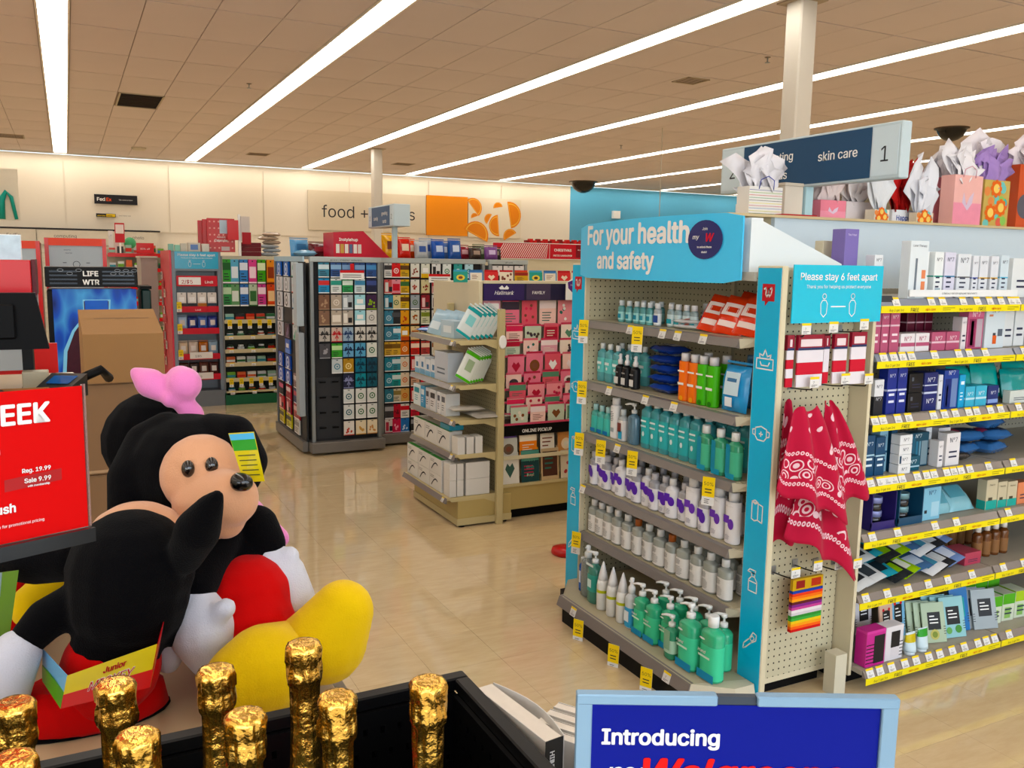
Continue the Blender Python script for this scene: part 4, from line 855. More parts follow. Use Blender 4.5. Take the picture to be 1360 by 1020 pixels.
# shelf 4
for i, (a, b) in enumerate([(2.47, 2.525), (2.528, 2.578)]): n7(a, b, 3, .15-.01*i, '#17456a', ['left', 'right'][i]+' of two dark teal boxes at left end, fourth shelf', [(.5, .54, '#a8c8d8')], '#d8e8f0', group='dark teal boxes', tf=.75)
n7(2.58, 2.625, 3, .16, '#86aec4', 'pale steel blue box behind the white stack, fourth shelf', [(.45, .5, '#17456a')], y=.06)
n7(2.63, 2.66, 3, .155, '#163f5c', 'slim dark teal box beside the white stack, fourth shelf', tc='#d8e8f0', y=.05, ts=.014)
for i in range(4): n7(2.625, 2.692, 3, .035, '#e4e6e8', ['bottom', 'second', 'third', 'top'][i]+' small white box of the four-high stack, fourth shelf', tf=.35, ts=.018, dz=.036*i, group='stack of small white boxes', ln=0, y=.01 if i < 4 else 0, patch=[(-.45, -.3, .1, .9, '#1f3f5c')] if i == 1 else [])
n7(2.695, 2.765, 3, .055, '#1b5266', 'low dark teal box right of the white stack, fourth shelf', [(.25, .35, '#a8c8d8')], '#d8e8f0', tf=.5, ts=.022, d=.05, ln=0)
n7(2.74, 2.86, 3, .13, '#14465c', 'large dark teal box with a window, fourth shelf', tc='#d8e8f0', tf=.85, ts=.022, y=.07, patch=[(-.1, .0, .04, .75, '#2f6f8c'), (.05, .12, .04, .75, '#6f98ac'), (.16, .45, .05, .75, '#7d929c'), (-.45, -.14, .1, .9, '#1f5a74')], ln=0)
n7(2.862, 2.892, 3, .10, '#e4e2e4', 'slim white box by the teal window box, fourth shelf', ts=.013, tf=.75)
n7(2.865, 2.90, 3, .14, '#d8dce0', 'taller slim white box behind, fourth shelf', y=.09, ts=.013)
n7(2.905, 2.985, 3, .125, '#e4e2e4', 'plain white box, the widest on the fourth shelf', ts=.028, tf=.72)
n7(2.95, 3.02, 3, .13, '#d4d2d6', 'pale box half hidden behind the widest white one, fourth shelf', y=.1, num=None)
bagp('#2d2b2c', .10, .045, .03, 3.05, .06, 3, 'empty black tray on the fourth shelf', flat=True)
for i, (x, z_, w, y) in enumerate([(3.16, 0, .15, .05), (3.17, .05, .15, .06), (3.30, .0, .15, .03), (3.31, .048, .15, .04), (3.30, .097, .15, .05), (3.10, .07, .10, .14)]):
    bagp('#3f6fa8' if i != 5 else '#2a4a78', w, .10, .045, x, y+.05, 3, ['lower left', 'upper left', 'bottom right', 'middle right', 'top right', 'rear'][i]+' blue wipes pack in the heap, fourth shelf', dz=z_, flat=True, seed=i, prints=[(-.3, .3, .2, .8, '#1c2a44'), (-.48, -.3, .2, .8, '#c04a6a')] if i % 2 else [(-.2, .2, .2, .8, '#1c2a44')], rz=.15*(-1)**i, group='blue wipes packs')
# shelf 5: display boxes with jars
def jarbox(x0, x1, c, c2, lb, l2, acc):
    w = x1-x0; h = .135; y0 = 2.10; z = ZS[4]-.0118+.0006; mb = MB(); m = mat(c, .4, coat=.2)
    mb.box(0, w, .002, .10, 0, .012, m).box(0, .004, .0, .10, .012, h, m).box(w-.004, w, 0, .10, .012, h, m).box(.004, w-.004, .096, .10, .012, h, m).box(0, w, .0, .004, 0, .03, m)
    mb.box(w*.02, w*.96, .080, .0955, h*.72, h, mat(c2, .4)).text('N°7', .03, mat('#e4e8f4', .4, var=0), (w*.75, .0792, h*.78))
    o = solo('display_box', mb, lb, 'display box', 'open boxes holding two jars', (x0, y0, z))
    jm = jar(.028, .05, '#16161c', acc, .45)
    for k in range(2): jm.put((x0+w*.48, y0+.045, z+.0125+k*.0507), 0, ['lower', 'upper'][k]+' jar in the '+l2, 'jar', 'jars in display boxes')
jarbox(2.52, 2.645, '#2c2468', '#1f1c40', 'open dark purple display box holding two black jars', 'open dark purple display box, fifth shelf', '#8f97c8')
jarbox(2.66, 2.79, '#1c4664', '#143246', 'open dark teal display box holding two black jars', 'open dark teal display box, fifth shelf', '#7fa4ae')
n7(2.80, 2.90, 4, .125, '#86bcd4', 'pale blue box with a tilted card picture, fifth shelf', tc='#1f3f6e', tf=.78, ts=.026, patch=[(-.4, -.25, .22, .32, '#1c2430'), (-.02, .42, .1, .55, '#a9cfe0')], ln=0)
bagp('#8fc0cc', .12, .11, .045, 2.95, .06, 4, 'left aqua wipes packet, fifth shelf', rx=-38, prints=[(-.3, .3, .3, .8, '#5f9cac')], seed=2, group='aqua wipes packets')
bagp('#8fc0cc', .15, .12, .045, 3.07, .06, 4, 'right aqua wipes packet, fifth shelf', rx=-48, prints=[(-.3, .3, .4, .85, '#5f9cac')], seed=3, group='aqua wipes packets')
n7(3.04, 3.12, 4, .14, '#7fa6b0', 'grey-blue box behind the aqua packets, fifth shelf', y=.2, num=None)
for i, (a, b, h) in enumerate([(3.165, 3.235, .12), (3.237, 3.295, .105), (3.297, 3.36, .10)]): n7(a, b, 4, h, '#c9bfa4', ['tallest', 'middle', 'right'][i]+' cream box with teal foot, fifth shelf', [(0, .3, '#3aa49a')], '#4a4434', ts=.01, tf=.8, group='cream boxes with teal foot', num='Nourish', ln=1)
n7(3.363, 3.44, 4, .09, '#d98a66', 'orange box right of the cream boxes, fifth shelf', num=None)
# shelf 6: heap of packets
R6 = random.Random(5)
pk = [('#dfe2e2', '#26282c'), ('#dfe2e2', '#3a4044'), ('#3a9cae', '#1c2c34'), ('#24282c', '#8ab83a'), ('#9cc23a', '#e6e8d8'), ('#4a6f9a', '#cfdcec'), ('#e4e6e8', '#4a8aa4'), ('#2a2c30', '#dfe2e2'), ('#7a92c0', '#dfe6f2')]
names6 = ['white', 'white and grey', 'teal', 'black and green', 'lime', 'steel blue', 'white and blue', 'black', 'periwinkle']
n6 = 0
for k in range(18):
    a = k % 9; x = 2.515+(k % 9)*.066+R6.uniform(-.004, .004); lay = k//9
    t = pouch(.105, .12, .014, pk[a][0], [(-.3, .3, .25, .75, pk[a][1])], seed=k, crimp=False)
    t.put((x, 2.095+.012*(k % 3)+.06*lay, ZS[5]-.011+.016+.055*lay+.003*(k % 3)), (radians(R6.uniform(9, 14)), radians(R6.uniform(-15, -12)), R6.uniform(-.15, .15)), f'{names6[a]} face mask packet lying in the {"lower" if lay == 0 else "upper"} layer, sixth shelf', 'packet', 'heap of face mask packets')
n7(3.10, 3.20, 5, .05, '#b0485c', 'rosy red flat box at the right of the packet heap', num=None, y=.05, d=.1)
bw_ = bottle(.13, .04, .04, '#7a4a2a', '#e8e2d8', .012, .02, '#8a6240', (.1, .6), trans=.3, p=2)
for k in range(6): bw_.put((3.12+k*.052, 2.08+.24, ZS[5]-.0115), 0, ORD[k]+' brown bottle from the left at the back, sixth shelf', 'bottle', 'brown bottles')
for k in range(4): bw_.put((3.24+k*.055, 2.08+.10, ZS[5]-.0115), 0, ORD[k]+' brown bottle from the left in front, sixth shelf, next section', 'bottle', 'brown bottles in front')
# shelf 7
def emb(x, zi, w, h, c, blk, lb, rx=-14, y=.03, rz=0, acc='#c8303a', cat='packet', group=None, dz=0, extra=()):
    mb = MB().box(-w/2, w/2, 0, .006, 0, h, mat(c, .35, coat=.3, var=.03)); yy = -.0005
    mb.rect(-w*.26, w*.3, h*.32, h*.76, yy, mat(blk, .4, var=0)); lines(mb, -w*.18, w*.2, h*.45, h*.7, 3, PW, yy-.0004, 2)
    if acc: mb.disc((-w*.2, yy-.0003, h*.78), w*.09, w*.09, mat(acc, .4, var=0), 8).disc((w*.24, yy-.0003, h*.78), w*.09, w*.09, mat(acc, .4, var=0), 8)
    for q, (dx, dz_, r, col) in enumerate(extra): mb.disc((dx*w, yy-.0006-.0003*q, dz_*h), r*w, r*w, mat(col, .4, var=0), 12)
    for s in (-1, 1):
        for k in range(4): mb.rect(s*w*.46-w*.05, s*w*.46+w*.05, h*(.2+.06*k), h*(.215+.06*k), yy, INK)
    o = solo('mask_packet', mb, lb, cat, group); o.location = (x, 2.08+y, ZS[zi]-.0118+.0024+dz); o.rotation_euler = (radians(rx), 0, rz)
n7(2.475, 2.575, 6, .135, '#c23a8c', 'magenta box with black panel and white oval, lowest shelf', [(.93, 1, '#d04a9a')], y=-.035, d=.05, num=None, patch=[(-.1, .45, .08, .85, '#18181c')]+[(-.5, -.1, .1+.1*k, .13+.1*k, '#2a1420') for k in range(6)], ln=0)
n7(2.58, 2.675, 6, .13, '#e2dfe2', 'white box with black panel and cotton pads picture, lowest shelf', y=-.03, d=.05, num=None, patch=[(-.2, .3, .38, .85, '#18181c'), (-.2, .3, .05, .38, '#d8d4d8')]+[(.3, .5, .1+.1*k, .13+.1*k, '#4a4a52') for k in range(5)], ln=0)
emb(2.62, 6, .085, .15, '#dcd8da', '#1a1a1c', 'tall white packet with red dots behind the white box, lowest shelf', y=.10, dz=.05, rx=-6)
emb(2.70, 6, .07, .14, '#e4bfa8', '#1a1a1c', 'peach packet with black label, lowest shelf', y=.06, dz=.03, rx=-8)
emb(2.765, 6, .075, .165, '#7fb8da', '#1a1a1c', 'light blue packet with black label, lowest shelf', y=.06, dz=.025, rx=-8)
tb = squeeze(.09, .05, '#cfe2ea', '#e4eef2', [(.6, .95, '#3f9a3c')], 'tube', .014); tb.put((2.79, 2.08-.02, ZS[6]-.011), 0, 'small pale tube with green top, second from the left, lowest shelf', 'tube', 'small tubes')
tb2 = squeeze(.085, .05, '#cfe2ea', '#e4eef2', [(.5, .9, '#c9b83a')], 'tube', .014); tb2.put((2.725, 2.08-.02, ZS[6]-.011), 0, 'small pale tube with avocado print, leftmost, lowest shelf', 'tube', 'small tubes')
for i in range(4): emb(2.90-.022*i, 6, .10, .15, '#a8b89c', '#1a1a1c', ['front', 'second', 'third', 'rear'][i]+' sage green mask packet, lowest shelf', y=.0+.016*i, rz=-.25, acc=None, extra=[(.0, .2, .2, '#b9b46a'), (.0, .2, .12, '#7a8a3a')], group='sage green mask packets', rx=-16)
for i in range(3): emb(3.01-.025*i, 6, .11, .155, '#8fc0c4', '#1a1a1c', ['front', 'second', 'rear'][i]+' aqua mask packet, lowest shelf', y=.0+.02*i, rz=-.2, acc=None, extra=[(.2, .2, .14, '#4a8a3c'), (-.2, .18, .12, '#6aa45a')], group='aqua mask packets', rx=-16)
emb(3.09, 6, .085, .17, '#1f6fb0', '#2f9a9c', 'tall blue to turquoise packet, lowest shelf', y=.03, acc=None, rz=-.2)
for i in range(3): emb(3.20-.025*i, 6, .11, .155, '#9aa4a8', '#26282c', ['front', 'second', 'rear'][i]+' grey mask packet with black label, lowest shelf', y=.0+.02*i, rz=-.25, acc=None, group='grey mask packets', rx=-16)
for i, (x, y) in enumerate([(3.28, .02), (3.36, .02), (3.44, .02), (3.26, .13), (3.34, .13), (3.42, .13)]): n7(x-.035, x+.035, 6, .115+.02*(i > 2), '#cfd8c4', ORD[i]+' green-topped white box on the lowest shelf, right part', [(.62, 1, '#5aa83a' if i != 2 else '#a9c84a')], y=y, num=None, group='green-topped boxes', patch=[(-.3, .2, .1, .5, '#8fb86a')], rot=-.1, d=.08)
n7(3.48, 3.58, 6, .07, '#3aa48c', 'green box at the right frame edge, lowest shelf', y=-.02, num=None)
# ---- overhead sign on a post
A = Fx('aisle_sign', (2.72, 3.24, 1.70), radians(-90), 'large aisle sign reading greeting cards and skin care', 'sign', 'aisle signs')
fr = mat('#c3d3da', .4, var=.01)
mb = MB().box(0, .985, 0, .05, .13, .335, fr, .004); A.part('frame', mb)
for a, b_, t in ((.012, .152, '2'), (.855, .973, '1')): A.part('number_panel', MB().box(a, b_, -.002, .0, .145, .322, mat('#cfdfe8', .4, var=.01)).text(t, .11, INK, ((a+b_)/2, -.0025, .195)))
mb = MB().box(.155, .85, -.003, .0, .14, .326, mat('#1f4668', .5, var=.02)); mb.text('greeting', .066, PW, (.365, -.0035, .245), bold=.012).text('cards', .066, PW, (.365, -.0035, .17), bold=.012).text('skin care', .068, PW, (.69, -.0035, .225), bold=.012); A.part('name_panel', mb, 'dark blue panel with white lettering')
A.part('post', MB().box(.49, .53, .005, .045, 0, .13, mat('#b9dbe6', .35)))
# ---- gift bags with tissue
def giftbag(x, y, w, h, d, c, lb, tissue, tt=.12, hz=True, prints=None, rz=0, seed=1, z=1.7005, tw=1.0, group='gift bags'):
    R = random.Random(seed); m = mat(c, .35, coat=.3, var=.05, scale=20); q = y/2.5; x *= q; w *= q; h *= q; tt *= q
    mb = MB().box(-w/2, w/2, 0, .002, 0, h, m).box(-w/2, w/2, d-.002, d, 0, h, m).box(-w/2, -w/2+.002, .002, d-.002, 0, h, m).box(w/2-.002, w/2, .002, d-.002, 0, h, m).box(-w/2+.002, w/2-.002, .002, d-.002, 0, .003, m)
    parts = []
    if prints: pr = MB(); prints(pr, w, h); parts.append(('print', pr))
    if hz: parts.append(('handle', MB().tube([(-w*.22, -.001, h-.01), (-w*.2, -.006, h+.025), (0, -.01, h+.04), (w*.2, -.006, h+.025), (w*.22, -.001, h-.01)], .0018, mat('#2a3a9a' if c == '#e8e6e2' else '#d8a0b0', .6), 5)))
    o = solo('gift_bag', mb, lb, 'gift bag', group, (x, y, z), rz, parts)
    tl = MB(); tm = mat(tissue, .75, var=.03, bump=.3, bscale=50)
    n = 9
    for s in range(n):      # crumpled sheets pulled up out of the bag
        a = R.uniform(0, 6.28); cx = R.uniform(-.3, .3)*w*tw; cy = d/2+R.uniform(-.25, .25)*d; hh = tt*R.uniform(.6, 1.1); ww = max(w, .12)*R.uniform(.5, .85)*tw; tip = R.uniform(-.3, .3)*w
        g = 5; vs = []
        for j in range(g):
            for i in range(g):
                u = i/(g-1)-.5; v = j/(g-1)
                px = cx+u*ww*(.35+1.1*v)*cos(a*.15)+tip*v; pz = h*.82+v*hh*(1.15-.8*abs(u+.1*sin(s)))+R.uniform(-.01, .01)*v
                py = cy+R.uniform(-1, 1)*.018*(.4+v)+u*ww*.4*sin(a)
                vs.append((px, py, pz))
        tl.add(vs, [(j*g+i, j*g+i+1, (j+1)*g+i+1, (j+1)*g+i) for j in range(g-1) for i in range(g-1)], tm, True)
    t = part('tissue_paper', tl, o); t.modifiers.new('thickness', 'SOLIDIFY').thickness = .001
    return o
def stripes(pr, w, h):
    for k, c in enumerate(['#3a6a4a', '#c9c83a', '#4a8ac0', '#c04a6a', '#e0d83a', '#3a3a4a', '#4a9a6a', '#c83a4a', '#8ab84a', '#3a4a9a']): pr.rect(-w/2, w/2, h*(.06+.09*k), h*(.075+.09*k), -.0005, mat(c, .5, var=0))
def marble(pr, w, h): pr.rect(-w*.5, w*.5, h*.0, h*.45, -.0004, mat('#e89ab0', .3, var=.12, scale=22)); pr.poly([(0, h*.3), (w*.16, h*.45), (w*.2, h*.68), (w*.04, h*.55), (-w*.04, h*.4), (-w*.16, h*.66), (-w*.2, h*.45)], -.0008, mat('#d7c6dc', .3, var=.1))
def flowers(pr, w, h):
    R = random.Random(3)
    for k in range(16): pr.disc((R.uniform(-.42, .42)*w, -.0004-k*.00005, R.uniform(.05, .95)*h), w*.12, w*.12, mat(R.choice(['#3fb4b4', '#8fc46a', '#e0905a', '#7ac4c0', '#d86a5a']), .4, var=0), 9)
    for cx, cz in ((-.05, .82), (.18, .42), (-.22, .3)):
        for k in range(8): pr.disc((cx*w+.16*w*cos(k*pi/4), -.0016-.0001*k, cz*h+.16*w*sin(k*pi/4)), w*.07, w*.07, mat('#e0703a', .4, var=0), 8)
        pr.disc((cx*w, -.003, cz*h), w*.12, w*.12, mat('#f0cf7a', .4, var=0), 12)
giftbag(2.315, 2.66, .16, .105, .07, '#e8e6e2', 'white gift bag with thin rainbow stripes left of the sign post', '#e6e4ea', .15, prints=stripes, seed=4, z=1.7008)
G.part('riser_shelf', MB().box(-.24, .0, .485, 1.0, 1.690, 1.70, mat('#cbb894', .5)))
solo('gift_box', MB().box(-.05, .05, 0, .1, 0, .13, mat('#d8d2c6', .5), .002), 'plain pale box standing right of the striped gift bag', 'box', None, (2.67, 2.72, 1.7008), .0, [('lid', MB().box(-.052, .052, -.002, .102, .1302, .142, mat('#cfc8ba', .5)))])
solo('red_folder', MB().box(-.09, .09, 0, .08, 0, .008, mat('#a8202c', .4)), 'thin red item lying before the pale box', 'box', None, (2.60, 2.61, 1.7008))
giftbag(2.66, 2.70, .135, .075, .06, '#e4889c', 'low pink marbled gift bag right of the sign post', '#e2d4d4', .17, seed=8, prints=marble, hz=False)
giftbag(2.80, 2.78, .14, .08, .06, '#dcd6da', 'pale gift bag full of white tissue, left of the cream one', '#ebe6e8', .15, seed=13, hz=False)
giftbag(2.93, 2.69, .085, .05, .05, '#e6dfd0', 'small cream floral gift bag with tall white tissue', '#e4e8ee', .20, seed=17, prints=flowers, tw=1.2, hz=False)
giftbag(3.055, 2.72, .13, .055, .06, '#e8ecf4', 'low white gift bag with blue letters and red tissue', '#b02318', .20, seed=21, hz=False, tw=1.1, prints=lambda pr, w, h: pr.text('Happy', h*.7, mat('#22409a', .5, var=0), (0, -.0006, h*.25), bold=.02))
giftbag(3.185, 2.66, .10, .045, .04, '#e8dcc4', 'small floral gift bag with white tissue beside the red tissue', '#e4e6ee', .22, seed=25, prints=flowers, hz=False, tw=1.1)
giftbag(3.30, 2.76, .16, .20, .07, '#d88a98', 'plain rose gift bag half hidden behind the marbled one', '#eceaf0', .16, seed=28, hz=False)
giftbag(3.445, 2.64, .18, .21, .07, '#eebcb8', 'large pink marbled gift bag with white butterfly shape', '#eeecf2', .17, seed=31, prints=marble)
giftbag(3.635, 2.64, .17, .20, .07, '#c8b06a', 'floral gift bag with orange flowers and lilac tissue', '#a68ac8', .17, seed=36, prints=flowers, hz=False)
giftbag(3.60, 2.78, .17, .27, .07, '#e2dcdf', 'tall white gift bag behind the floral one', '#efeaf0', .17, seed=44, hz=False)
giftbag(3.87, 2.66, .18, .28, .07, '#c85a3a', 'orange gift bag at the right edge of the gondola top', '#ece4ea', .17, seed=39, hz=False, prints=lambda pr, w, h: pr.disc((-.2*w, -.0006, h*.35), w*.3, w*.3, mat('#5a5a66', .4), 16))
giftbag(2.26, 2.98, .10, .06, .05, '#d8dce4', 'small grey gift bag with white tissue behind the blue header', '#e8ecf2', .10, seed=50, hz=False, z=1.7008)
# ================================================================ MASK END CAP (faces -X) and CARD RACK (faces -Y)
M = Fx('end_cap_shelf', (1.90, 5.12, 0), radians(-90), 'cream end cap of face masks and white boxes before the card rack', 'store shelf')
TAN = mat('#b9a672', .45, var=.03); TAN2 = mat('#c6b88e', .45, var=.03)
M.part('base', MB().box(.0, .70, .02, .36, .012, .17, TAN, .003).box(-.005, .705, .015, .36, .012, .05, TAN2))
for q in (.05, .32): M.part('foot', MB().lathe([(.02, 0), (.015, .012)], BLACK, 8, (.68, q)))
M.part('upright', MB().box(.705, .735, .25, .29, .0, 1.245, TAN2, .003)).data
M.part('upright', MB().box(-.03, 0, .25, .29, 0, 1.245, TAN2, .003))
bp = MB().box(0, .705, .275, .285, .17, 1.08, CREAM2); bp.pegq((0, .274, .18), (.705, 0, 0), (0, 0, .9), pegboard('#b9ae8c')); M.part('back_panel', bp)
MZ = [1.075, .825, .625, .43, .185]; MD = [.0, .0, .0, .0, -.05]
for z, d0 in zip(MZ, MD):
    o = M.part('shelf', MB().box(.002, .70, d0+.002, .274, z-.02, z-.008, TAN2))
    part('shelf_lip', MB().loft([[(x, d0+.0015, z-.008), (x, d0, z-.006), (x, d0-.014, z-.034), (x, d0, z-.038)] for x in (.0, .70)], LIP, False), o)
    part('bracket', MB().loft([[(x, d0+.0, z-.004), (x, .26, z-.004), (x, .26, z-.06), (x, .18, z-.03), (x, d0+.03, z-.03)] for x in (.7005, .704)], TAN2, False), o)
    pricetag(o, .66, d0-.0155, z-.032, -27, sc=.8)
solo('bell_push', MB().lathe([(.02, 0), (.025, .006), (.02, .012)], PW, 14, ry=1.6).xf(Matrix.Rotation(radians(90), 4, 'X')), 'small white oval push button on the cream upright', 'button', None, M.at(.737, .27, 1.06))
def ms(t, u, d, zi, lb, rot=0, dz=0, cat='packet', group=None, sc=1):
    r = (rot[0], rot[1], M.rz+rot[2]) if isinstance(rot, tuple) else M.rz+rot
    return t.put(M.at(u, d, MZ[zi]-.0078+.001+dz), r, lb, cat, group, sc)
pk1 = pouch(.20, .15, .03, '#2f6fc4', [(-.3, .3, .3, .7, '#4f9ad8')], seed=3); ms(pk1, .10, .05, 0, 'bright blue soft pack at the left end of the top mask shelf', (0, 0, .3))
for i in range(3): ms(pouch(.16, .16, .03, '#a9c6d8', [(-.3, .3, .2, .5, '#d8e6ee')], flat=False, crimp=False, seed=i), .22+.07*i, .06+.03*i, 0, ['left', 'middle', 'rear'][i]+' clear blue mask bag on the top mask shelf', (radians(-25), .1, .2), cat='packet', group='clear blue mask bags')
bx = carton(.2, .08, .10, '#4fb3e0', ln=0); bx.put(M.at(.33, .12, MZ[0]-.0068), M.rz, 'sky blue box in the middle of the top mask shelf', 'box')
bx = carton(.16, .10, .08, '#b9cfdc', ln=0, patch=[(-.3, .3, .3, .7, '#e4eef4')]); bx.put(M.at(.46, .05, MZ[0]-.0068), M.rz+.1, 'pale blue grey box on the top mask shelf', 'box')
wt = pouch(.10, .17, .014, '#dfe9ea', [(-.5, .5, .88, .99, '#22a0a4'), (-.5, .5, .01, .1, '#22a0a4'), (-.25, .25, .4, .75, '#8fd0d4')], flat=False, seed=5)
wg = pouch(.10, .17, .014, '#e6eae2', [(-.5, .5, .88, .99, '#5cb82a'), (-.5, .5, .01, .1, '#5cb82a'), (-.2, .25, .35, .75, '#a4b896')], flat=False, seed=6)
for i in range(6):
    wt.put(M.at(.685-.016*i, .045+.036*i, MZ[0]+.023), (radians(-8), radians(34), 0), ORD[i]+' white and teal mask packet in the leaning row, top mask shelf', 'packet', 'leaning white and teal mask packets')
    wg.put(M.at(.685-.016*i, .045+.024*i, MZ[1]+.022), (radians(-8), radians(31), 0), ORD[i]+' white and green mask packet in the leaning row, second mask shelf', 'packet', 'leaning white and green mask packets')
for i in range(4):
    c = carton(.085, .10+.01*(i % 2), .06, '#dfe6ec', [(.0, .3, '#7fb0d0')], patch=[(-.2, .2, .4, .7, '#4a7fa8')], ln=0); c.put(M.at(.05+.09*i, .02, MZ[1]-.0068), M.rz, ORD[i]+' white and blue mask box from left, second mask shelf', 'box', 'white and blue mask boxes')
for i in range(3): ms(pouch(.13, .10, .03, ['#4a5a7c', '#a05068', '#2a4a8c'][i], seed=i, crimp=False), .12+.1*i, .09, 1, ['slate', 'rose', 'navy'][i]+' cloth mask bag behind the white boxes, second mask shelf', (radians(-10), 0, .2), dz=.08)
carton(.20, .17, .10, '#c3cbd4', ln=2, lm='#6a7480').put(M.at(.46, .012, MZ[1]-.0068), M.rz, 'large pale grey box before the green packets, second mask shelf', 'box')
for i, (u, w, c, p_) in enumerate([(.07, .12, '#dfe9ea', '#2f8f9c'), (.17, .07, '#3f9ac8', '#dfe9ea'), (.25, .06, '#cfd4d8', '#3a4048'), (.335, .10, '#d8dadb', '#2a2c30'), (.43, .05, '#e4e6e6', '#5a6068'), (.50, .07, '#dcdedd', '#5a6068')]):
    carton(w, .13, .09, c, ln=3, lm=p_, patch=[(-.35, .35, .6, .85, p_)]).put(M.at(u, .01, MZ[2]-.0068), M.rz, ['white and teal', 'slim blue', 'slim grey', 'white and black', 'narrow white', 'narrow pale'][i]+' carton standing on the third mask shelf', 'box', 'cartons on the third mask shelf')
fb = pouch(.27, .20, .03, '#bdb9b2', [], seed=9, rough=.1); ms(fb, .60, .12, 2, 'clear plastic bag sagging over the third mask shelf edge', (0, 0, 0))
ms(pouch(.20, .12, .03, '#dcd6cc', [], seed=10, crimp=False), .63, .12, 2, 'cream rice-like filling pack on the clear bag, third mask shelf', (0, 0, 1.5), dz=.032)
def wbox(w, h, d, u, dd, zi, lb, rot=0, dz=0, swirl=True, grp=None, acc='#3a8a3a'):
    mb = MB().box(-w/2, w/2, 0, d, 0, h, mat('#dcdad4', .45, var=.02), .001)
    if swirl: mb.stroke([(-w*.32+w*.5*t, h*(.2+.45*sin(pi*t*.7))) for t in [k/8 for k in range(9)]], h*.09, INK, o=(0, -.0005, 0)); lines(mb, -w*.42, -w*.1, h*.65, h*.85, 2, mat('#7a7a76', .5), -.0005, 2); mb.quad((-w/2+.001, .001, h+.0003), (w/2-.001, .001, h+.0003), (w/2-.001, d*.3, h+.0003), (-w/2+.001, d*.3, h+.0003), mat(acc, .5, var=0))
    return solo('carton', mb, lb, 'box', grp, M.at(u, dd, MZ[zi]-.0068+dz), M.rz+rot)
for i in range(3): wbox(.19, .115, .08, .11+.195*i, .01, 3, ['left', 'middle', 'right'][i]+' long white carton with black swirl on the fourth mask shelf', grp='long white cartons fourth shelf')
for i in range(3): wbox(.085, .10, .045, .66, .015+.055*i, 3, ORD[i]+' narrow white carton from the front corner, fourth mask shelf', swirl=False, grp='narrow white cartons', rot=pi/2*0)
carton(.14, .03, .09, '#3f9ab4', ln=0).put(M.at(.5, .02, MZ[3]+.109), M.rz, 'flat teal box lying on top of the long white cartons', 'box')
for L_ in range(2):
    for i in range(3): wbox(.185, .095, .10, .10+.19*i, -.03, 4, ('lower ' if L_ == 0 else 'upper ')+['left', 'middle', 'right'][i]+' white carton with black swirl on the bottom mask shelf', dz=.0965*L_, grp='stacked white cartons bottom shelf', acc='#3a8a3a' if (L_ == 1 or i == 0) else '#d0cec8')
for L_ in range(2):
    for i in range(2): wbox(.09, .095, .04, .64, -.025+.045*i, 4, ('lower ' if L_ == 0 else 'upper ')+['front', 'second'][i]+' narrow white carton at the corner, bottom mask shelf', dz=.0965*L_, swirl=False, grp='narrow corner cartons')
for L_ in range(2): wbox(.09, .095, .15, .64, .075, 4, ('lower' if L_ == 0 else 'upper')+' wide white carton facing the side, bottom mask shelf', dz=.0965*L_, swirl=False, grp='wide corner cartons')
mb = MB()
# ---------------- card rack
C = Fx('card_rack', (2.20, 4.60, 0), 0, 'cream greeting card rack full of pink and red cards', 'store shelf')
C.part('base', MB().box(.0, 1.2, -.16, .3, .06, .20, TAN, .003).box(0, 1.2, -.17, .3, .20, .215, TAN2).box(.02, 1.2, -.12, .3, 0, .06, BLACK))
C.part('back_panel', MB().box(0, 1.2, .0, .02, .215, 1.10, CREAM2).box(-.1, 1.2, .0, .02, 1.10, 1.39, CREAM2).box(0, 1.2, .02, .9, .1, 1.38, CREAM2).box(-.125, -.1, -.10, .05, 1.1, 1.40, CREAM2, .003))
hb = MB().box(-.1, 1.2, -.10, -.0, 1.385, 1.40, CREAM2).box(-.095, 1.2, -.10, -.09, 1.288, 1.385, mat('#1f1c3c', .4, var=.03)).box(-.095, .165, -.1015, -.1, 1.29, 1.383, mat('#2d1f5a', .35, coat=.3))
hb.box(.18, .34, -.1015, -.1, 1.29, 1.383, mat('#453a54', .4)); hb.text('Hallmark', .042, PW, (.035, -.102, 1.322), shear=.35, bold=.008).text('FAMILY', .032, PW, (.26, -.102, 1.325), bold=.015)
hb.poly([(.0, 1.36), (.02, 1.375), (.035, 1.36), (.05, 1.375), (.065, 1.36), (.06, 1.352), (.01, 1.352)], -.102, PW)
C.part('header_sign', hb, 'dark purple header with white script lettering')
tk = Fx('card_topper', (2.63, 4.475, 1.29), 0, 'white tag with purple shield standing before the card header', 'sign')
tk.part('panel', MB().loft([[(x, y, z) for x, z in ((0, 0), (.11, 0), (.11, .10), (.055, .135), (0, .10))] for y in (0, .002)], PW, False).poly([(.012, .105), (.055, .12), (.098, .105), (.094, .07), (.055, .035), (.016, .07)], -.0006, mat('#5a2f7c', .4)).text('Family', .022, PW, (.055, -.001, .082)))
pinks = ['#e88098', '#ee9aa4', '#f4d0c8', '#e0587a', '#ec8c8c', '#f4e6da', '#c8d4c0', '#e4a8b8', '#dc6070']
accs = ['#f6e6e8', '#b01c3c', '#d8385c', '#f2d8b0', '#7a4a2a', '#ffffff', '#5a8a70', '#3a3040']
RC = random.Random(12)
C_ROWS = [(1.135, .135, .112), (1.055, .09, .112), (.965, .08, .112), (.85, .12, .112), (.80, .07, .115), (.735, .10, .115), (.68, .07, .115), (.605, .10, .12), (.565, .085, .12)]
rowz = [(1.14, .13), (1.045, .085), (.965, .08), (.85, .11), (.775, .08), (.70, .09), (.635, .08), (.575, .09)]
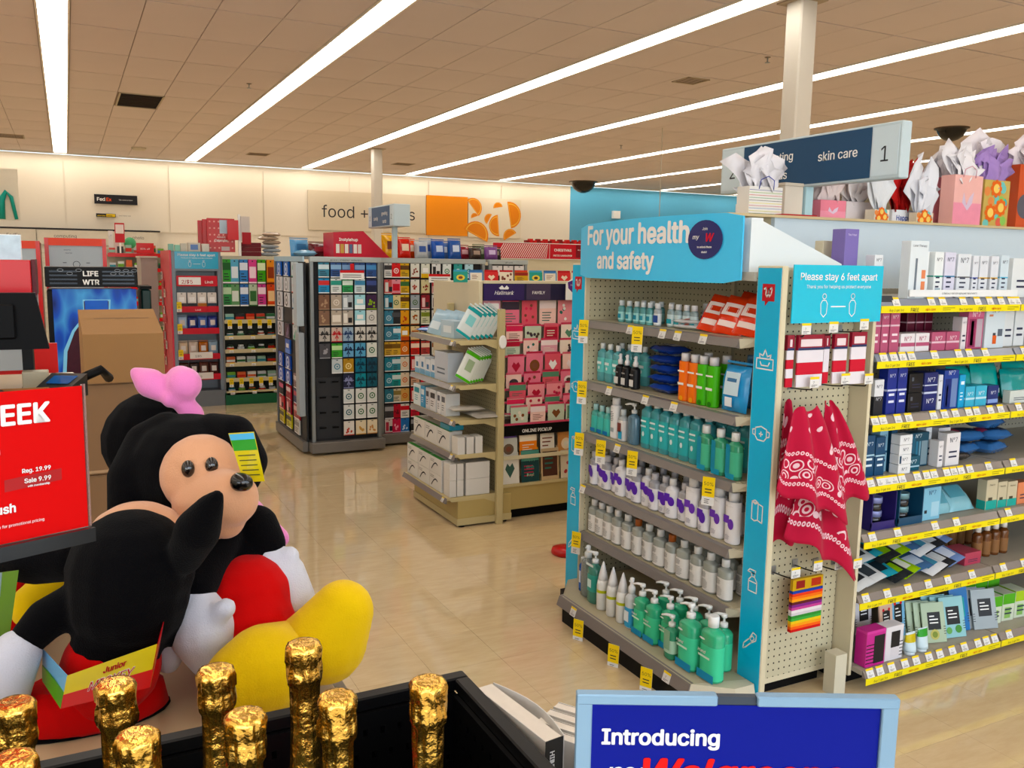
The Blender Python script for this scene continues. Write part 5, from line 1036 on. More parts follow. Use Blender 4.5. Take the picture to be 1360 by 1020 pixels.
rn = ['top', 'second', 'third', 'fourth', 'fifth', 'sixth', 'seventh', 'eighth', 'ninth', 'tenth', 'eleventh', 'twelfth', 'thirteenth']
cn = dict(zip(pinks, ['pink', 'rose pink', 'pale pink', 'deep pink', 'coral', 'cream', 'sage', 'mauve pink', 'salmon red']))
for r, (z, h) in enumerate(rowz):
    d = -.050-.013*r
    xl = -.09 if r == 0 else .01
    o = C.part('card_ledge', MB().box(xl, 1.2, d-.0255, .0, z-.008, z-.004, mat('#c8a8a0', .5)).box(xl, 1.2, d-.0275, d-.0255, z-.008, z+.004, mat('#c8506a', .4)))
    for q in range(7):
        x = -.03+.1235*q+(.02 if r % 2 else 0); base = pinks[RC.randrange(9)]
        if r and q == 0: continue
        t = fold_card(RC.choice([.10, .112, .108]), h*RC.uniform(1.05, 1.2), base, accs[RC.randrange(8)], RC.randrange(5), r*10+q, RC.choice(['#c8415c', '#b8304c', '#d86a7a', '#4aa49c' if r == 0 else '#c8415c']))
        t.put(C.at(x, d-.0225, z-.0033), (radians(-.8), 0, 0), f'{cn[base]} card, {rn[r]} row of the card rack, {ORD[q]} from left', 'card', 'greeting cards in the rack')
C.part('banner', MB().box(.0, 1.2, -.150, -.146, .50, .562, BLACK).text('ONLINE PICKUP', .036, PW, (.24, -.1515, .517), bold=.02), 'black banner reading online pickup')
C.part('card_ledge', MB().box(.0, 1.2, -.16, 0, .362, .366, TAN).box(.0, 1.2, -.162, -.16, .362, .385, mat('#d8cfb0', .4)))
low = [(0, '#cfd0c8', '#6a5a4a', 0, '#7a5aa4', .12), (1, '#ee8a3a', '#fff4e0', 4, '#e0702a', .14), (2, '#15161a', '#e8e4da', 1, '#e0962a', .15), (3, '#c9905a', '#f0dcc0', 0, '#d8a060', .13), (4, '#b8433c', '#f0d8c8', 3, '#c05a4a', .12)]
for q, b, a, k, e, h in low: fold_card(.115, h, b, a, k, q+70, e).put(C.at(.06+.13*q, -.14, .3665), (radians(-4), 0, 0), ['silver grey', 'orange happy', 'black and orange', 'tan', 'red'][q]+' card under the black banner, upper line', 'card', 'cards under the black banner')
for q, b, a, k, e, h in [(0, '#e6e2d8', '#3a5a50', 2, '#dfdacc', .17), (1, '#173f42', '#5a9a8a', 4, '#e8a03a', .19), (2, '#c9b08c', '#4a2a20', 1, '#c0a480', .19), (3, '#d8cdb8', '#a03a3a', 3, '#e0d4c0', .17)]:
    o = fold_card(.12, h, b, a, k, q+80, e).put(C.at(.065+.135*q, -.155, .216), (radians(-5), 0, 0), ['white card with dark diamond', 'dark green happy birthday card', 'kraft paper card with two windows', 'cream card with red dots'][q]+' in the lowest line', 'card', 'lowest line of cards')
    if q == 1: part('lettering', MB().text('Happy', .034, mat('#7ab8a0', .5), (0, -.001, h*.66), bold=.01).text('Birth', .034, mat('#5a9a8a', .5), (0, -.001, h*.42), bold=.01).text('Day!', .034, mat('#8fc8a8', .5), (0, -.001, h*.18), bold=.01), o)
# ---------------- gift card rack one
SIL = mat('#9aa0a3', .3, metal=.6, var=.03); PANEL = mat('#232427', .5, var=.05)
def rack_frame(F, w, dp, hh=1.53, head=('gift cards',), left=False, fill=None):
    F.part('base', MB().box(-.03, w+.03, -.05, dp, .02, .10, mat('#77736e', .4, metal=.2), .004))
    for u in (0, w): F.part('post', MB().box(u-.014, u+.014, -.005, .022, .1, hh, SIL, .004))
    F.part('back_panel', MB().box(.014, w-.014, .03, .045, .1, hh-.04, PANEL).box(.0, w, .045, dp, .1, hh-.05, mat('#6f706f', .5)))
    mb = MB().box(-.015, w+.015, -.012, .03, hh-.04, hh, mat('#b5bcbc', .35, metal=.2), .003)
    for i, t in enumerate(head): mb.text(t, .024, INK, (w*(i+.5)/len(head), -.0126, hh-.029))
    F.part('header_rail', mb)
    F.part('top_board', MB().box(-.01, w+.01, .03, dp, hh-.02, hh-.001, mat('#a9a79c', .5)))
CARDN = {}
def colname(h):
    r, g, b = [int(h[i:i+2], 16) for i in (1, 3, 5)]; mx, mn = max(r, g, b), min(r, g, b); 
    if mx-mn < 26: return 'black' if mx < 60 else 'dark grey' if mx < 110 else 'grey' if mx < 190 else 'white'
    l = 'dark ' if mx < 120 else 'pale ' if mn > 150 else ''
    if r == mx: n = 'pink' if b > g+15 and r > 140 else ('red' if g < r*.45 else 'tan' if (b > g*.55 and g < r*.92) else 'yellow' if g > r*.72 else 'orange')
    elif g == mx: n = 'green' if b < g*.9 else 'teal'
    else: n = 'purple' if r > g+8 else 'blue' if g < b*.75 else 'sky blue'
    return l+n
def cards(F, xs, zs, tab, w, h, where, d=-.012, gname='gift cards'):
    for r, row in enumerate(tab):
        for c_, cell in enumerate(row):
            if not cell: continue
            a = cell.split(); base, acc = '#'+a[0], '#'+a[1]; k = int(a[2]) if len(a) > 2 else 4
            t = hcard(w, h, base, acc, k, .012, r*13+c_)
            t.put(F.at(xs[c_], d, zs[r]+h/2), F.rz+random.uniform(-.03, .03), f'{colname(base)} card pack, {rn[r]} row, {ORD[c_]} column of {where}', 'gift card', gname)
G1 = Fx('gift_card_rack', (1.65, 6.60, 0), 0, 'freestanding silver gift card rack with a black back', 'store shelf')
rack_frame(G1, .53, 1.05, head=('general / shopping / restaurants',))
xs = [.09, .185, .275, .372, .465]
zs = [1.43, 1.31, 1.185, 1.065, .935, .81, .69, .57, .45, .325, .195]
T1 = [['3f7f9a cfe2ea', '2f4f8a 8fb4d8', '2c4a7e 7fa0c8', '2c4a7e 7fa0c8', '2f4f8a 4f8ac0'],
      ['2f86b8 c83a3a', 'dfe6e4 3f9a8a', '3a9a5c dfeee4', 'cfe0e6 4a8ab4', '1c2448 3f4f8a'],
      ['7a5a48 a88a70 5', 'b0a496 dcd4c8 1', 'a9b4bc dfe6ea 6', 'a8dce8 f2fafc 3', '3a1f44 8ab03a 5'],
      ['7f6352 b09478 5', 'b5aa9c e6dfd4 0', 'b4aca2 e8e4dc 6', 'a4d8e4 f4fafc 3', 'd8d8d4 8a8a86 1'],
      ['b9b4ae 1c1c1e 2', 'c9b4a8 b0202c 2', '9ab0c4 1f3a6a 2', 'd4d2cc 18181a 2', 'c9c8c4 18181a 2'],
      ['4a4a50 a0a0a6 5', '3f9a3a bfe0a8', '6fa8d0 16264a 2', '5fa4cc 16264a 2', 'dde2dc 2f6f50 1'],
      [0, 'c4cdd0 4a7f94 1', 'b08a3a f0dca0 1', '1f6f8a 0f3a50 2', '1a4a60 0f2a3c 2'],
      [0, 0, '1f2440 8a90b8 2', '2a8a9c 123a4a 2', '1c5a6c 0f2c3a 2'],
      [0, 0, 'd8dcdc 2a5f6c 1', 'dde0de 2f6a3c 1', 'dde0de 2f6a3c 1'],
      [0, 0, 'd8dcdc 2a5f6c 1', 'dde0de 2f6a3c 1', 'dde0de 2f6a3c 1'],
      [0, 0, 'e4dfd8 c04a3a 5', 'e8dcc0 d0a05a 5', 'e8dcc0 c8905a 5']]
cards(G1, xs, zs, T1, .082, .112, 'front gift card rack', gname='gift cards on the front rack')
part('panel_slot', MB().box(.03, .22, .026, .031, .12, .60, mat('#303236', .4)), G1.o)
pb = MB()
for z in (.2, .32, .44, .56): pb.box(.05, .10, .012, .026, z, z+.012, BLACK).box(.15, .20, .012, .026, z, z+.012, BLACK)
G1.part('empty_hook', pb)
rs = Fx('shelf_talker', (1.86, 6.565, 1.36), 0, 'small red and white notice clipped over the top gift cards', 'sign')
rs.part('panel', MB().box(0, .19, 0, .003, 0, .07, PW).rect(0, .19, .05, .07, -.0005, RED).box(.08, .11, 0, .003, .0705, .12, RED)); mb = MB(); lines(mb, .02, .17, .01, .042, 2, INK, -.0007, 2); rs.part('lettering', mb)
# left flank faces -X
G1L = Fx('gift_card_flank', (1.604, 7.62, 0), radians(-90), 'side rack of phone and media cards with grey shelves', 'store shelf')
G1L.part('base', MB().box(-.02, .97, -.03, .01, .02, .10, mat('#77736e', .4, metal=.2)))
G1L.part('back_panel', MB().box(.0, .98, -.002, .012, .1, 1.49, PANEL))
G1L.part('header_rail', MB().box(-.01, 1.0, -.016, -.003, 1.49, 1.53, mat('#a9c4d4', .35, metal=.2)))
G1L.part('post', MB().box(-.02, 0, -.016, .012, .1, 1.49, SIL))
G1L.part('side_pocket', MB().box(.86, .97, -.06, -.003, 1.0, 1.48, mat('#b4c0c8', .35), .004).box(.86, .97, -.05, -.003, .3, .95, mat('#a2aab0', .35), .004))
T1L = [['1f5fc0 dfe8f4 1', '1f5fc0 dfe8f4 1', 'c8d8dc 3fa88a 5'], ['dfe2e6 9aa0a8 1', 'd8dce0 8a9098 1', 'c8d8dc e05a3a 5'], ['e2e4e6 2a2a2e 1', 'e2e4e6 2a2a2e 1', 'd0dce0 3f8ac0 5'], ['e2e2e4 3a3a3e 1', 0, 'd0dce0 e05a3a 5'], ['dcdce0 3a3a3e 1', '2a2430 7a6a8a 5', 'd0dce0 3fa88a 5'], [0, '2a5fc0 5a8ae0 3', 0], ['1f4fb4 dfe8f4 1', '1f4fb4 dfe8f4 1', 0], ['1f4fb4 dfe8f4 1', '1f4fb4 dfe8f4 1', '9a7a7a dcd4d4'], ['1c1c20 d86a8a', 'b02434 e8d8dc', '2a3f7a c0485a'], ['b8202c f0d0d0 6', 'a82434 f0d0d0 6', 'b8303c d8b0b0'], ['d8c44a 2a2a2a', 'd8d04a 3a3a3a', 'cfcfc8 8a8a84']]
cards(G1L, [.17, .44, .72], [1.43, 1.305, 1.18, 1.055, .93, .80, .67, .545, .42, .30, .18], T1L, .17, .115, 'side gift card rack', -.018, 'cards on the side rack')
G2 = Fx('gift_card_rack', (2.25, 6.74, 0), 0, 'second silver gift card rack, full of coffee and dining cards', 'store shelf')
rack_frame(G2, .90, .9, head=('gift cards',))
xs = [.054, .118, .19, .28, .37, .465, .56, .66, .76]
zs = [1.43, 1.30, 1.175, 1.05, .92, .795, .67, .54, .41, .28, .16]
SB = 'dfe6e6 1f6f4a 1'; SBB = 'b8d8e4 1f6f4a 1'
T2 = [['d8dada 3a3a3e', 'c8202c f0d8d8 1', 'd0a820 5a3a1a', 'dcdcd4 8a3a2a 5', 'd8dcd0 d8b020 3', 'dfe0e0 2a2a2e 6', SB, '3f9a94 dfeeee 1', SBB],
      ['c85a5a dfe6e0 6', 'd8909c c02434 0', 'd0a820 3a6a3a', 'dcdcd4 a03a2a 5', 'd0c8a0 8a3a2a 5', 'd8a8a8 c03a4a', SB, 'c8dce4 1f6f4a 1', SBB],
      ['3f8aa4 dfe8ea 6', 'd8cc9c 3a6a4a 1', 'd0b020 5a3a1a', '9aa4ac 4a6a3a 1', '8a2430 e0c0c0 6', 'd8d8d8 3a2a4a 6', SB, '3f9a94 dfeeee 1', SB],
      ['3f7f9c b8d4e0 1', '26282c 4a4c52 4', 'd89c1c b0401c 5', 'd8d8c8 a05a2a 5', 'c8ccb0 7a8a3a', 'd8d8d8 3a2a4a 6', SB, SBB, SB],
      ['3a7a94 b8d4e0 1', '4a9ab8 dfeaf0', 'd8a01c b8501c 3', 'dcc89c b0602a 0', 'b82830 f0d8d8', 'dfe0e0 2a2a2e 6', SB, SBB, SB],
      ['d0a850 6a4a20 4', 'd8b050 7a5a2a 4', 'd0702a f0d8b0 1', 'c8302c f0d8c8', 'b04040 e8d0c0', 'd8d8d0 8a5a3a', SB, SB, SBB],
      ['2f7f94 b0d0dc 1', '3f8a9c cfe0e4', 'd8d0c0 d0702a 1', 'b8202c e8c8c8 6', 'd8c0b0 a04030'],
      ['2f7f94 b0d0dc 1', '2a9090 d0e4e4', 'd8c8b0 c8602a 1', 'c8a088 8a4030', 'c83038 f0d0d0'],
      ['2f6f84 b0d0dc 1', 'd0c8b0 8a7a4a', 'c8a060 c05a2a 1', 'b02a30 f0d8d8 6', 'd0b0a0 a04030'],
      ['3a3a3e a0a0a4', 'b02434 6a1420 5', 'dcdcd8 c02a34', 'c0283a f0d8dc', '2a2a2e 8a8a90'],
      ['d8c8c4 b03a4a 6', 'c02a4a f0a0b4 5', '2a6ab0 c8dcf0 5', '26282c 8a8a90', 'c0303c e8c8c8']]
cards(G2, xs, zs, T2, .074, .115, 'second gift card rack', gname='gift cards on the second rack')
rs = Fx('shelf_talker', (2.64, 6.705, 1.335), 0, 'small red and white notice clipped over the dining gift cards', 'sign')
rs.part('panel', MB().box(0, .19, 0, .003, 0, .07, PW).rect(0, .19, .05, .07, -.0005, RED)); mb = MB(); lines(mb, .02, .17, .01, .042, 2, INK, -.0007, 2); rs.part('lettering', mb)
G3 = Fx('gift_card_rack', (3.215, 6.74, 0), 0, 'third gift card rack behind the card rack header', 'store shelf')
rack_frame(G3, .34, .9, head=('gift cards',))
cards(G3, [.06, .165, .27], [1.42, 1.29, 1.16], [['dddada 2a2422 3']*3, ['3f9a4a dfeee0', '3f9a4a cfe6c8', '2f7a3c dfeee0'], ['c8c8c0 3a6a4a']*3], .09, .118, 'third gift card rack', gname='gift cards on the third rack')
# small aisle sign on a post
A2 = Fx('aisle_sign', (2.2, 6.92, 1.53), radians(-90), 'small aisle sign reading candy and greeting cards, above the gift cards', 'sign', 'aisle signs')
A2.part('frame', MB().box(0, .62, 0, .13, .235, .40, fr, .004)); [A2.part('number_panel', MB().box(a, a+.08, -.002, 0, .245, .39, mat('#cfdfe8', .4)).text(t, .07, INK, (a+.04, -.0025, .29))) for a, t in ((.01, '3'), (.53, '2'))]
A2.part('name_panel', MB().box(.095, .525, -.003, 0, .245, .39, mat('#355a82', .4)).text('candy', .055, PW, (.2, -.0035, .29), bold=.01).text('greeting', .052, PW, (.41, -.0035, .325), bold=.01).text('cards', .052, PW, (.41, -.0035, .265), bold=.01))
A2.part('post', MB().box(.44, .475, .045, .08, -.0, .235, mat('#b9cdd6', .35)))
# ---------------- bags and boxes on top of the racks
def chip(x, y, z, w, h, c, acc, lb, rz=0, cat='bag', group=None, rx=-8, th=.07, flat=False, seed=1):
    t = pouch(w, h, th, c, [(-.25, .25, .35, .7, acc)], name='snack_bag', flat=flat, seed=seed)
    o = t.put((x, y, z), (0 if flat else radians(rx), 0, rz), lb, cat, group); return o
z1 = 1.5305
chip(1.72, 7.25, z1, .17, .14, '#5f9ac8', '#3a6a94', 'upright blue snack bag at left end of the gift card racks', .3, seed=2)
chip(1.74, 7.05, z1, .16, .12, '#7fb0d0', '#b8d0e0', 'blue bag lying before the upright one', .2, flat=True, th=.05, seed=3)
chip(1.86, 7.2, z1, .16, .11, '#5a141c', '#8a3038', 'dark red bag left of the red wedge box', 0, seed=4)
chip(1.93, 7.28, z1, .14, .10, '#6a1a22', '#a04048', 'second dark red bag behind the wedge box edge', 0, seed=5)
wd = MB(); rw = mat('#c02a3c', .4, coat=.2)
wd.loft([[(0, y, z) for y, z in ((0, 0), (.36, 0), (.36, .06), (0, .22))], [(.20, y, z) for y, z in ((0, 0), (.36, 0), (.36, .06), (0, .22))]], rw, False)
wd = MB(); wd.loft([[(x, 0, z) for x, z in ((0, 0), (.46, 0), (.24, .205), (0, .19))], [(x, .3, z) for x, z in ((0, 0), (.46, 0), (.24, .205), (0, .19))]], rw, False)
wd.text('Instylehup', .05, PW, (.12, -.001, .125), bold=.02, w=.15)
for i, c in enumerate(['#e8e4dc', '#caa25a', '#e8e4dc', '#5a6a8a', '#e8e4dc', '#dcd0c8']): wd.rect(.02+.035*i, .048+.035*i, .03, .10, -.001, mat(c, .4, var=0))
solo('wedge_display_box', wd, 'red wedge-shaped display box with white lettering on gift card rack', 'box', None, (1.86, 6.74, z1))
for i, (x, y, w, h, c, a, fl_) in enumerate([(2.20, 7.13, .2, .12, '#d8a41c', '#6a4a1a', True), (2.15, 7.3, .16, .16, '#1f4a24', '#2f7a3a', False), (2.42, 7.2, .18, .14, '#e0aa1c', '#e8e0c8', True)]):
    chip(x, y, z1, w, h, c, a, ['yellow bag lying right of the red wedge box', 'dark green bag behind the yellow bags', 'second yellow bag nearer the sign post'][i], 0, flat=fl_, seed=i+7)
chip(2.40, 6.95, z1, .15, .19, '#e2ac1c', '#6a3020', 'upright yellow candy bag beside the small sign post', 0, seed=12)
cb = [('#c8301c', '#f0d8c0', 'red'), ('#d8502a', '#f2e2d0', 'orange red'), ('#c0c4c8', '#3a5aa0', 'silver'), ('#a8b4c4', '#2a4a94', 'pale grey'), ('#1f50a8', '#c8d8f0', 'bright blue'), ('#5a7ab0', '#dfe6f0', 'steel blue'), ('#1f4f9c', '#d0dcf0', 'deep blue'), ('#8a2430', '#d8a8b0', 'wine'), ('#3a2a24', '#a89080', 'brown'), ('#5a6a4a', '#c0c8a8', 'olive'), ('#7a4a8a', '#d0b8dc', 'violet'), ('#2a2420', '#8a7a6a', 'black')]
for i, (c, a, n_) in enumerate(cb):
    chip(2.51+.076*i+(.04 if i > 6 else 0), 6.93+.085*(i % 2), z1, .12, .16-.01*(i % 3)-(.04 if i > 6 else 0), c, a, n_+' snack bag in the row on the second gift card rack', random.uniform(-.12, .12), group='snack bags on the gift card racks', seed=i+20)
# ---------------- candy shelves
K = Fx('candy_shelf', (1.416, 9.30, 0), 0, 'candy and gum shelf with hanging packs and green base', 'store shelf')
K.part('base', MB().box(-.01, .64, -.03, .5, 0, .125, mat('#1f5a3c', .5)))
K.part('back_panel', MB().box(0, .64, .16, .18, .125, 1.53, mat('#3a4038', .5)).box(0, .64, .18, .6, .125, 1.50, CREAM))
K.part('side_panel', MB().box(-.012, 0, .0, .2, .1, 1.53, mat('#8a8c8a', .4)).box(.64, .652, .0, .2, .1, 1.53, mat('#8a8c8a', .4)))
K.part('header_rail', MB().box(0, .64, .12, .16, 1.49, 1.535, mat('#cfc8b0', .45)))
gums = [['3f9a3a 1f5a24 5', '5fa8c8 dfeaf0', '3f7fc0 dfe8f4', 'd04a8a f4dce8', '4a9a2a dcecc8', 'e0901c 8a3a1a', '5a8a3a c8d8a0'], ['3a8a4a c0dcb8', '6a9a6a dfe8df', '3a6fb4 e4ecf6', 'b8c8b0 3a6a3a', 'c8488c f4dce8', 'd0501c f0d0a0', '2a5ab0 c8d8f0']]
KX = [.046, .125, .215, .305, .395, .49, .585]
for r in range(2):
    for c_ in range(7):
        a = gums[r][c_].split(); t = hcard(.08, .245 if r == 0 else .225, '#'+a[0], '#'+a[1], 0 if c_ % 2 else 4, .03, c_)
        t.put(K.at(KX[c_], .04, 1.50 if r == 0 else 1.245), 0, f'{colname("#"+a[0])} hanging gum pack, {["upper", "lower"][r]} row, {ORD[c_]} from left', 'gum pack', 'hanging gum packs')
KZ = [.885, .72, .58, .44, .28, .145]
kc = ['#9ac0b0', '#3f8a9a', '#c83a2a', '#d8704a', '#3a6f4a', '#c8d0d4', '#4a8ac0', '#2a2c30', '#7ab04a', '#b8483a', '#e0e4e0', '#2f6a3a']
for i, z in enumerate(KZ):
    o = K.part('shelf', MB().box(0, .64, -.02, .16, z-.03, z-.02, mat('#bcb08c', .45)).box(0, .64, -.03, -.02, z-.04, z, mat('#c9bf9c', .4)))
    for q in range(6 if i in (0, 4) else 3):
        l_ = link('sale_tag', SALE, o) if i in (0, 4) else link('price_tag', PRICE[q % 4], o)
        l_.location = (.05+.1*q if i in (0, 4) else .06+.22*q, -.0325, z-.003 if i in (0, 4) else z-.037); l_.scale = (.9,)*3 if i in (0, 4) else (1.05,)*3
    for q in range(6):
        c = kc[(i*5+q*7) % 12]; w = .085
        if i == 0 or (i in (3, 4)): t = carton(w, .075, .05, c, [(.3, .6, kc[(q+3*i+1) % 12])], ln=0)
        else: t = bottle(.06, .07, .05, c, '#dfe4e0' if q % 2 else '#1f3a24', .028, .015, kc[(q*3+i) % 12], (.2, .7), trans=0, p=2)
        t.put(K.at(.06+.104*q, .03, z-.0195), 0, f'{colname(c)} candy tub, {ORD[q]} from left on the {rn[i]} candy shelf', 'candy', 'small packs on the candy shelves')
# ---------------- red chocolate end display
Lx = Fx('chocolate_display', (.93, 9.30, 0), 0, 'narrow grey and red chocolate display with blue distance sign', 'store shelf')
gm = mat('#7d858c', .4, metal=.3)
Lx.part('frame', MB().box(0, .035, 0, .3, .1, 1.57, gm).box(.435, .47, 0, .3, .1, 1.57, gm).box(.035, .435, .2, .22, .1, 1.57, gm).box(0, .47, -.02, .3, 0, .16, mat('#6f7478', .4)).box(.035, .435, .0, .2, 1.38, 1.40, gm))
Lx.part('side_panel', MB().box(-.02, -.002, -.01, .9, .14, 1.58, mat('#c2283a', .4, coat=.2)))
speech_w(Lx.o, (.05, 1.5), -.011, .001) if 0 else None
mb = MB().box(.03, .445, -.006, -.001, 1.40, 1.57, mat('#2a9fc4', .3, coat=.4)); stay_sign(mb, .03, .445, 1.40, 1.57, -.007); Lx.part('header_sign', mb, 'blue stay six feet apart sign')
mb = MB().box(.04, .43, -.006, -.001, 1.225, 1.33, mat('#c02634', .4)).box(.06, .27, -.009, -.006, 1.24, 1.315, PW).text('2/$5', .07, mat('#a82a3c', .5), (.14, -.0095, 1.252), bold=.01).text('Lindt', .05, PW, (.35, -.0065, 1.255), bold=.01); Lx.part('price_sign', mb, 'red sign reading two for five dollars')
LZ = [1.02, .80, .54, .33]
for i, z in enumerate(LZ):
    o = Lx.part('shelf', MB().box(.036, .434, -.01, .2, z-.02, z-.01, mat('#a82030', .4)).box(.036, .434, -.02, -.01, z-.055, z+.005, mat('#c02634', .4)))
    if i == 0: part('lettering', MB().text('Lindt', .035, PW, (.235, -.0205, z-.04)), o)
    if i in (2, 3): part('price_strip', MB().box(.14, .36, -.024, -.021, z-.045, z+.02, mat('#e4e0da', .4)).text('2/$5', .04, INK, (.22, -.0245, z-.03)), o)
    s_ = link('sale_tag', SALE, o); s_.location = (.055, -.0245, z+.05 if i < 3 else z+.03)
    for q in range(4):
        if i == 0: c, a = '#d8d4ce', ['#3a2a24', '#1f1a1a', '#a86a2a', '#2a3a4a'][q]; t = hcard(.085, .15, c, a, 3, .03, q).put(Lx.at(.085+.097*q, .01, z-.0095+.1505), 0, ORD[q]+' white chocolate bar pack from left, top chocolate shelf', 'chocolate', 'chocolate packs')
        else:
            c = [['#a8c0dc', '#1f2f7a', '#3a5aa8', '#26388a'], ['#d0b89c', '#c8b8a8', '#a8602a', '#8aa4b8'], ['#4a2a20', '#2f1c18', '#5a342a', '#4a2420']][i-1][q]
            pouch(.09, .13, .04, c, [(-.25, .25, .3, .7, '#d8d0c8')], name='chocolate_bag', flat=False, seed=q+i).put(Lx.at(.085+.097*q, .03, z-.0085), (radians(-6), 0, 0), f'{colname(c)} chocolate bag, {ORD[q]} from left on the {rn[i]} chocolate shelf', 'chocolate', 'chocolate packs')
# clip strips on the red side
for i in range(11):
    z = 1.36-.09*i; c = ['#d8d4cc', '#c83a3a', '#e0d8c0', '#8a8a84'][i % 4]
    hcard(.10, .08, c, '#5a4a44', 4, .006, i).put((.895, 10.0-.12*(i % 3), z), radians(-90), f'{rn[i] if i < 11 else ""} small carded item on the red side panel', 'carded item', 'clip strip of carded items')
Ls = MB().box(.72, .885, 10.3, 10.9, .0, 1.5, mat('#a49a94', .5)); solo('grey_side_rack', Ls, 'pale grey rack behind the red side panel', 'store shelf')
part('top_board', MB().box(.71, .89, 10.28, 10.92, 1.501, 1.52, mat('#c9c4b8', .5)), bpy.data.objects['grey_side_rack'])
# on top of candy and chocolate
def bigbox(x, y, z, w, h, d, c, lb, pr=None, rz=0, name='carton', group=None):
    mb = MB().box(-w/2, w/2, 0, d, 0, h, mat(c, .45, coat=.2, var=.04), .002)
    if pr: pr(mb, w, h)
    return solo(name, mb, lb, 'box', group, (x, y, z), rz)
def cal(mb, w, h):
    R = random.Random(1)
    for a in range(6):
        for b_ in range(5): mb.disc((lerp(-.4, .4, a/5)*w, -.0006, lerp(.12, .9, b_/4)*h), w*.035, w*.035, mat('#eab0a8', .5), 6)
    mb.rect(-w*.05, w*.3, h*.55, h*.95, -.001, mat('#b8d0e0', .4)); mb.text('Advent', .035, PW, (0, -.0012, h*.42)).text('Calendar', .045, PW, (0, -.0012, h*.31), bold=.02); mb.rect(w*.0, w*.3, h*.04, h*.16, -.001, mat('#c8b8b8', .5))
for i in range(3): bigbox(1.41-.035*i+.02, 9.42+.075*i, 1.5725, .27, .34-.01*i, .06, '#b8202a', ['front', 'middle', 'rear'][i]+' red advent calendar box on the candy shelf', cal if i == 0 else None, -.08, group='red advent calendar boxes')
solo('display_pole', MB().box(-.012, .012, -.012, .012, 0, .42, PW), 'white pole with red peg display above the candy shelf', 'pole', None, (1.60, 9.35, 1.5355), 0, [('peg_panel', MB().box(-.12, -.013, -.03, .01, .16, .36, RED).box(.013, .10, -.03, .01, .15, .40, mat('#cfc8c4', .4)).box(.02, .11, -.035, -.03, .12, .24, mat('#a01c28', .4)))])
for i in range(3): bigbox(1.73, 9.42, 1.5355+.047*i, .20, .045, .16, '#6a141e', ['bottom', 'middle', 'top'][i]+' flat dark red box stacked right of the white pole', None, 0, group='flat dark red boxes')
for i in range(6): chip(1.945+.008*(i % 2), 9.50, 1.5355+.042*i, .2, .14, ['#b8c0c8', '#aab4bc', '#b4bcc4', '#b8a490', '#c4b09c', '#c0ac98'][i], '#6a5a50', rn[i].replace('top', 'lowest')+' layer bag of the tall white and brown stack', .2*(-1)**i, flat=True, th=.04, group='stack of white and brown bags', seed=i+40)
for i, (x, c, w, h) in enumerate([(.94, '#7ab0a0', .05, .09), (1.0, '#8fc8b0', .05, .08), (1.06, '#c8c4b4', .06, .10), (1.16, '#cfc8b8', .12, .11), (1.27, '#d4cfc4', .07, .10)]):
    bigbox(x, 9.38, 1.5712, w, h*.8, .06, c, ['small green tub', 'mint green tub', 'small cream box', 'wide cream box with blue picture', 'narrow pale box'][i]+' on top of the chocolate display', (lambda mb, w, h: mb.rect(-w*.3, w*.3, h*.2, h*.8, -.0006, mat('#6a8ac0', .4))) if i == 3 else None)
# ================================================================ FAR WALL, KIOSKS, COOLER, COUNTER
# wall boards
def board(x0, x1, z0, z1, c, lb, name='wall_sign', cat='sign', y=20.26, extra=None, th=.03):
    mb = MB().box(x0, x1, y-th, y, z0, z1, mat(c, .5, var=.02) if isinstance(c, str) else c)
    o = solo(name, mb, lb, cat)
    if extra: q = MB(); extra(q, y-th-.002); part('lettering', q, o)
    return o
board(5.0, 7.88, 2.2, 3.1, '#d8cdb8', 'large cream wall board reading food + drinks', extra=lambda q, y: q.text('food + drinks', .42, mat('#2a2a30', .5), (5.32, y, 2.5), align='L', w=2.28))
board(7.9, 9.0, 2.16, 3.12, '#e8940f', 'plain orange wall board between the food board and the slices')
def slices(q, y):
    o1, o2 = mat('#e08a12', .5, var=.04), mat('#f0c060', .5)
    for k, (cx, cz, r, d) in enumerate([(9.14, 2.86, .25, 40), (9.84, 2.9, .13, 100), (10.16, 2.72, .34, 10), (9.19, 2.64, .1, 110), (9.6, 2.6, .14, 150), (9.86, 2.45, .27, 185), (9.22, 2.18, .36, 65), (10.2, 2.18, .2, 120)]):
        for f, m_, e in ((1, o1, 0), (.86, o2, .0004), (.78, o1, .0008)):
            pts = [(cx+r*f*cos(radians(d-90+180*t/12))+r*(1-f)*.4*cos(radians(d)), cz+r*f*sin(radians(d-90+180*t/12))+r*(1-f)*.4*sin(radians(d))) for t in range(13)]
            q.add([(x, y-e, z) for x, z in pts], [tuple(range(13))], m_)
board(9.02, 10.5, 2.14, 3.12, '#e6dcc8', 'cream wall board with painted orange slices', extra=slices)
board(.58, 1.40, 2.6, 2.79, '#14141c', 'black delivery service sign high on the far wall', extra=lambda q, y: (q.text('Fed', .13, PW, (.63, y, 2.66), align='L', bold=.02), q.text('Ex', .13, mat('#e05a1c', .5), (.805, y, 2.66), align='L', bold=.02), q.text('The world on time', .045, PW, (1.04, y, 2.68), align='L')))
board(.60, .97, 2.33, 2.40, '#14141c', 'small black and yellow sign below the delivery sign', extra=lambda q, y: (q.text('WESTERN', .045, mat('#e8c81c', .5), (.62, y, 2.345), align='L', bold=.02), q.rect(.79, .96, 2.335, 2.395, y+.0005, mat('#e8c81c', .5)), q.text('UNION', .045, INK, (.80, y, 2.345), align='L', bold=.02), q.text('Send money here', .04, INK, (1.03, y+.03, 2.36), align='L')))
solo('exit_alarm', MB().box(13.32, 13.54, 20.2, 20.298, 2.76, 2.96, PW), 'small white square box on the blue far wall', 'alarm')
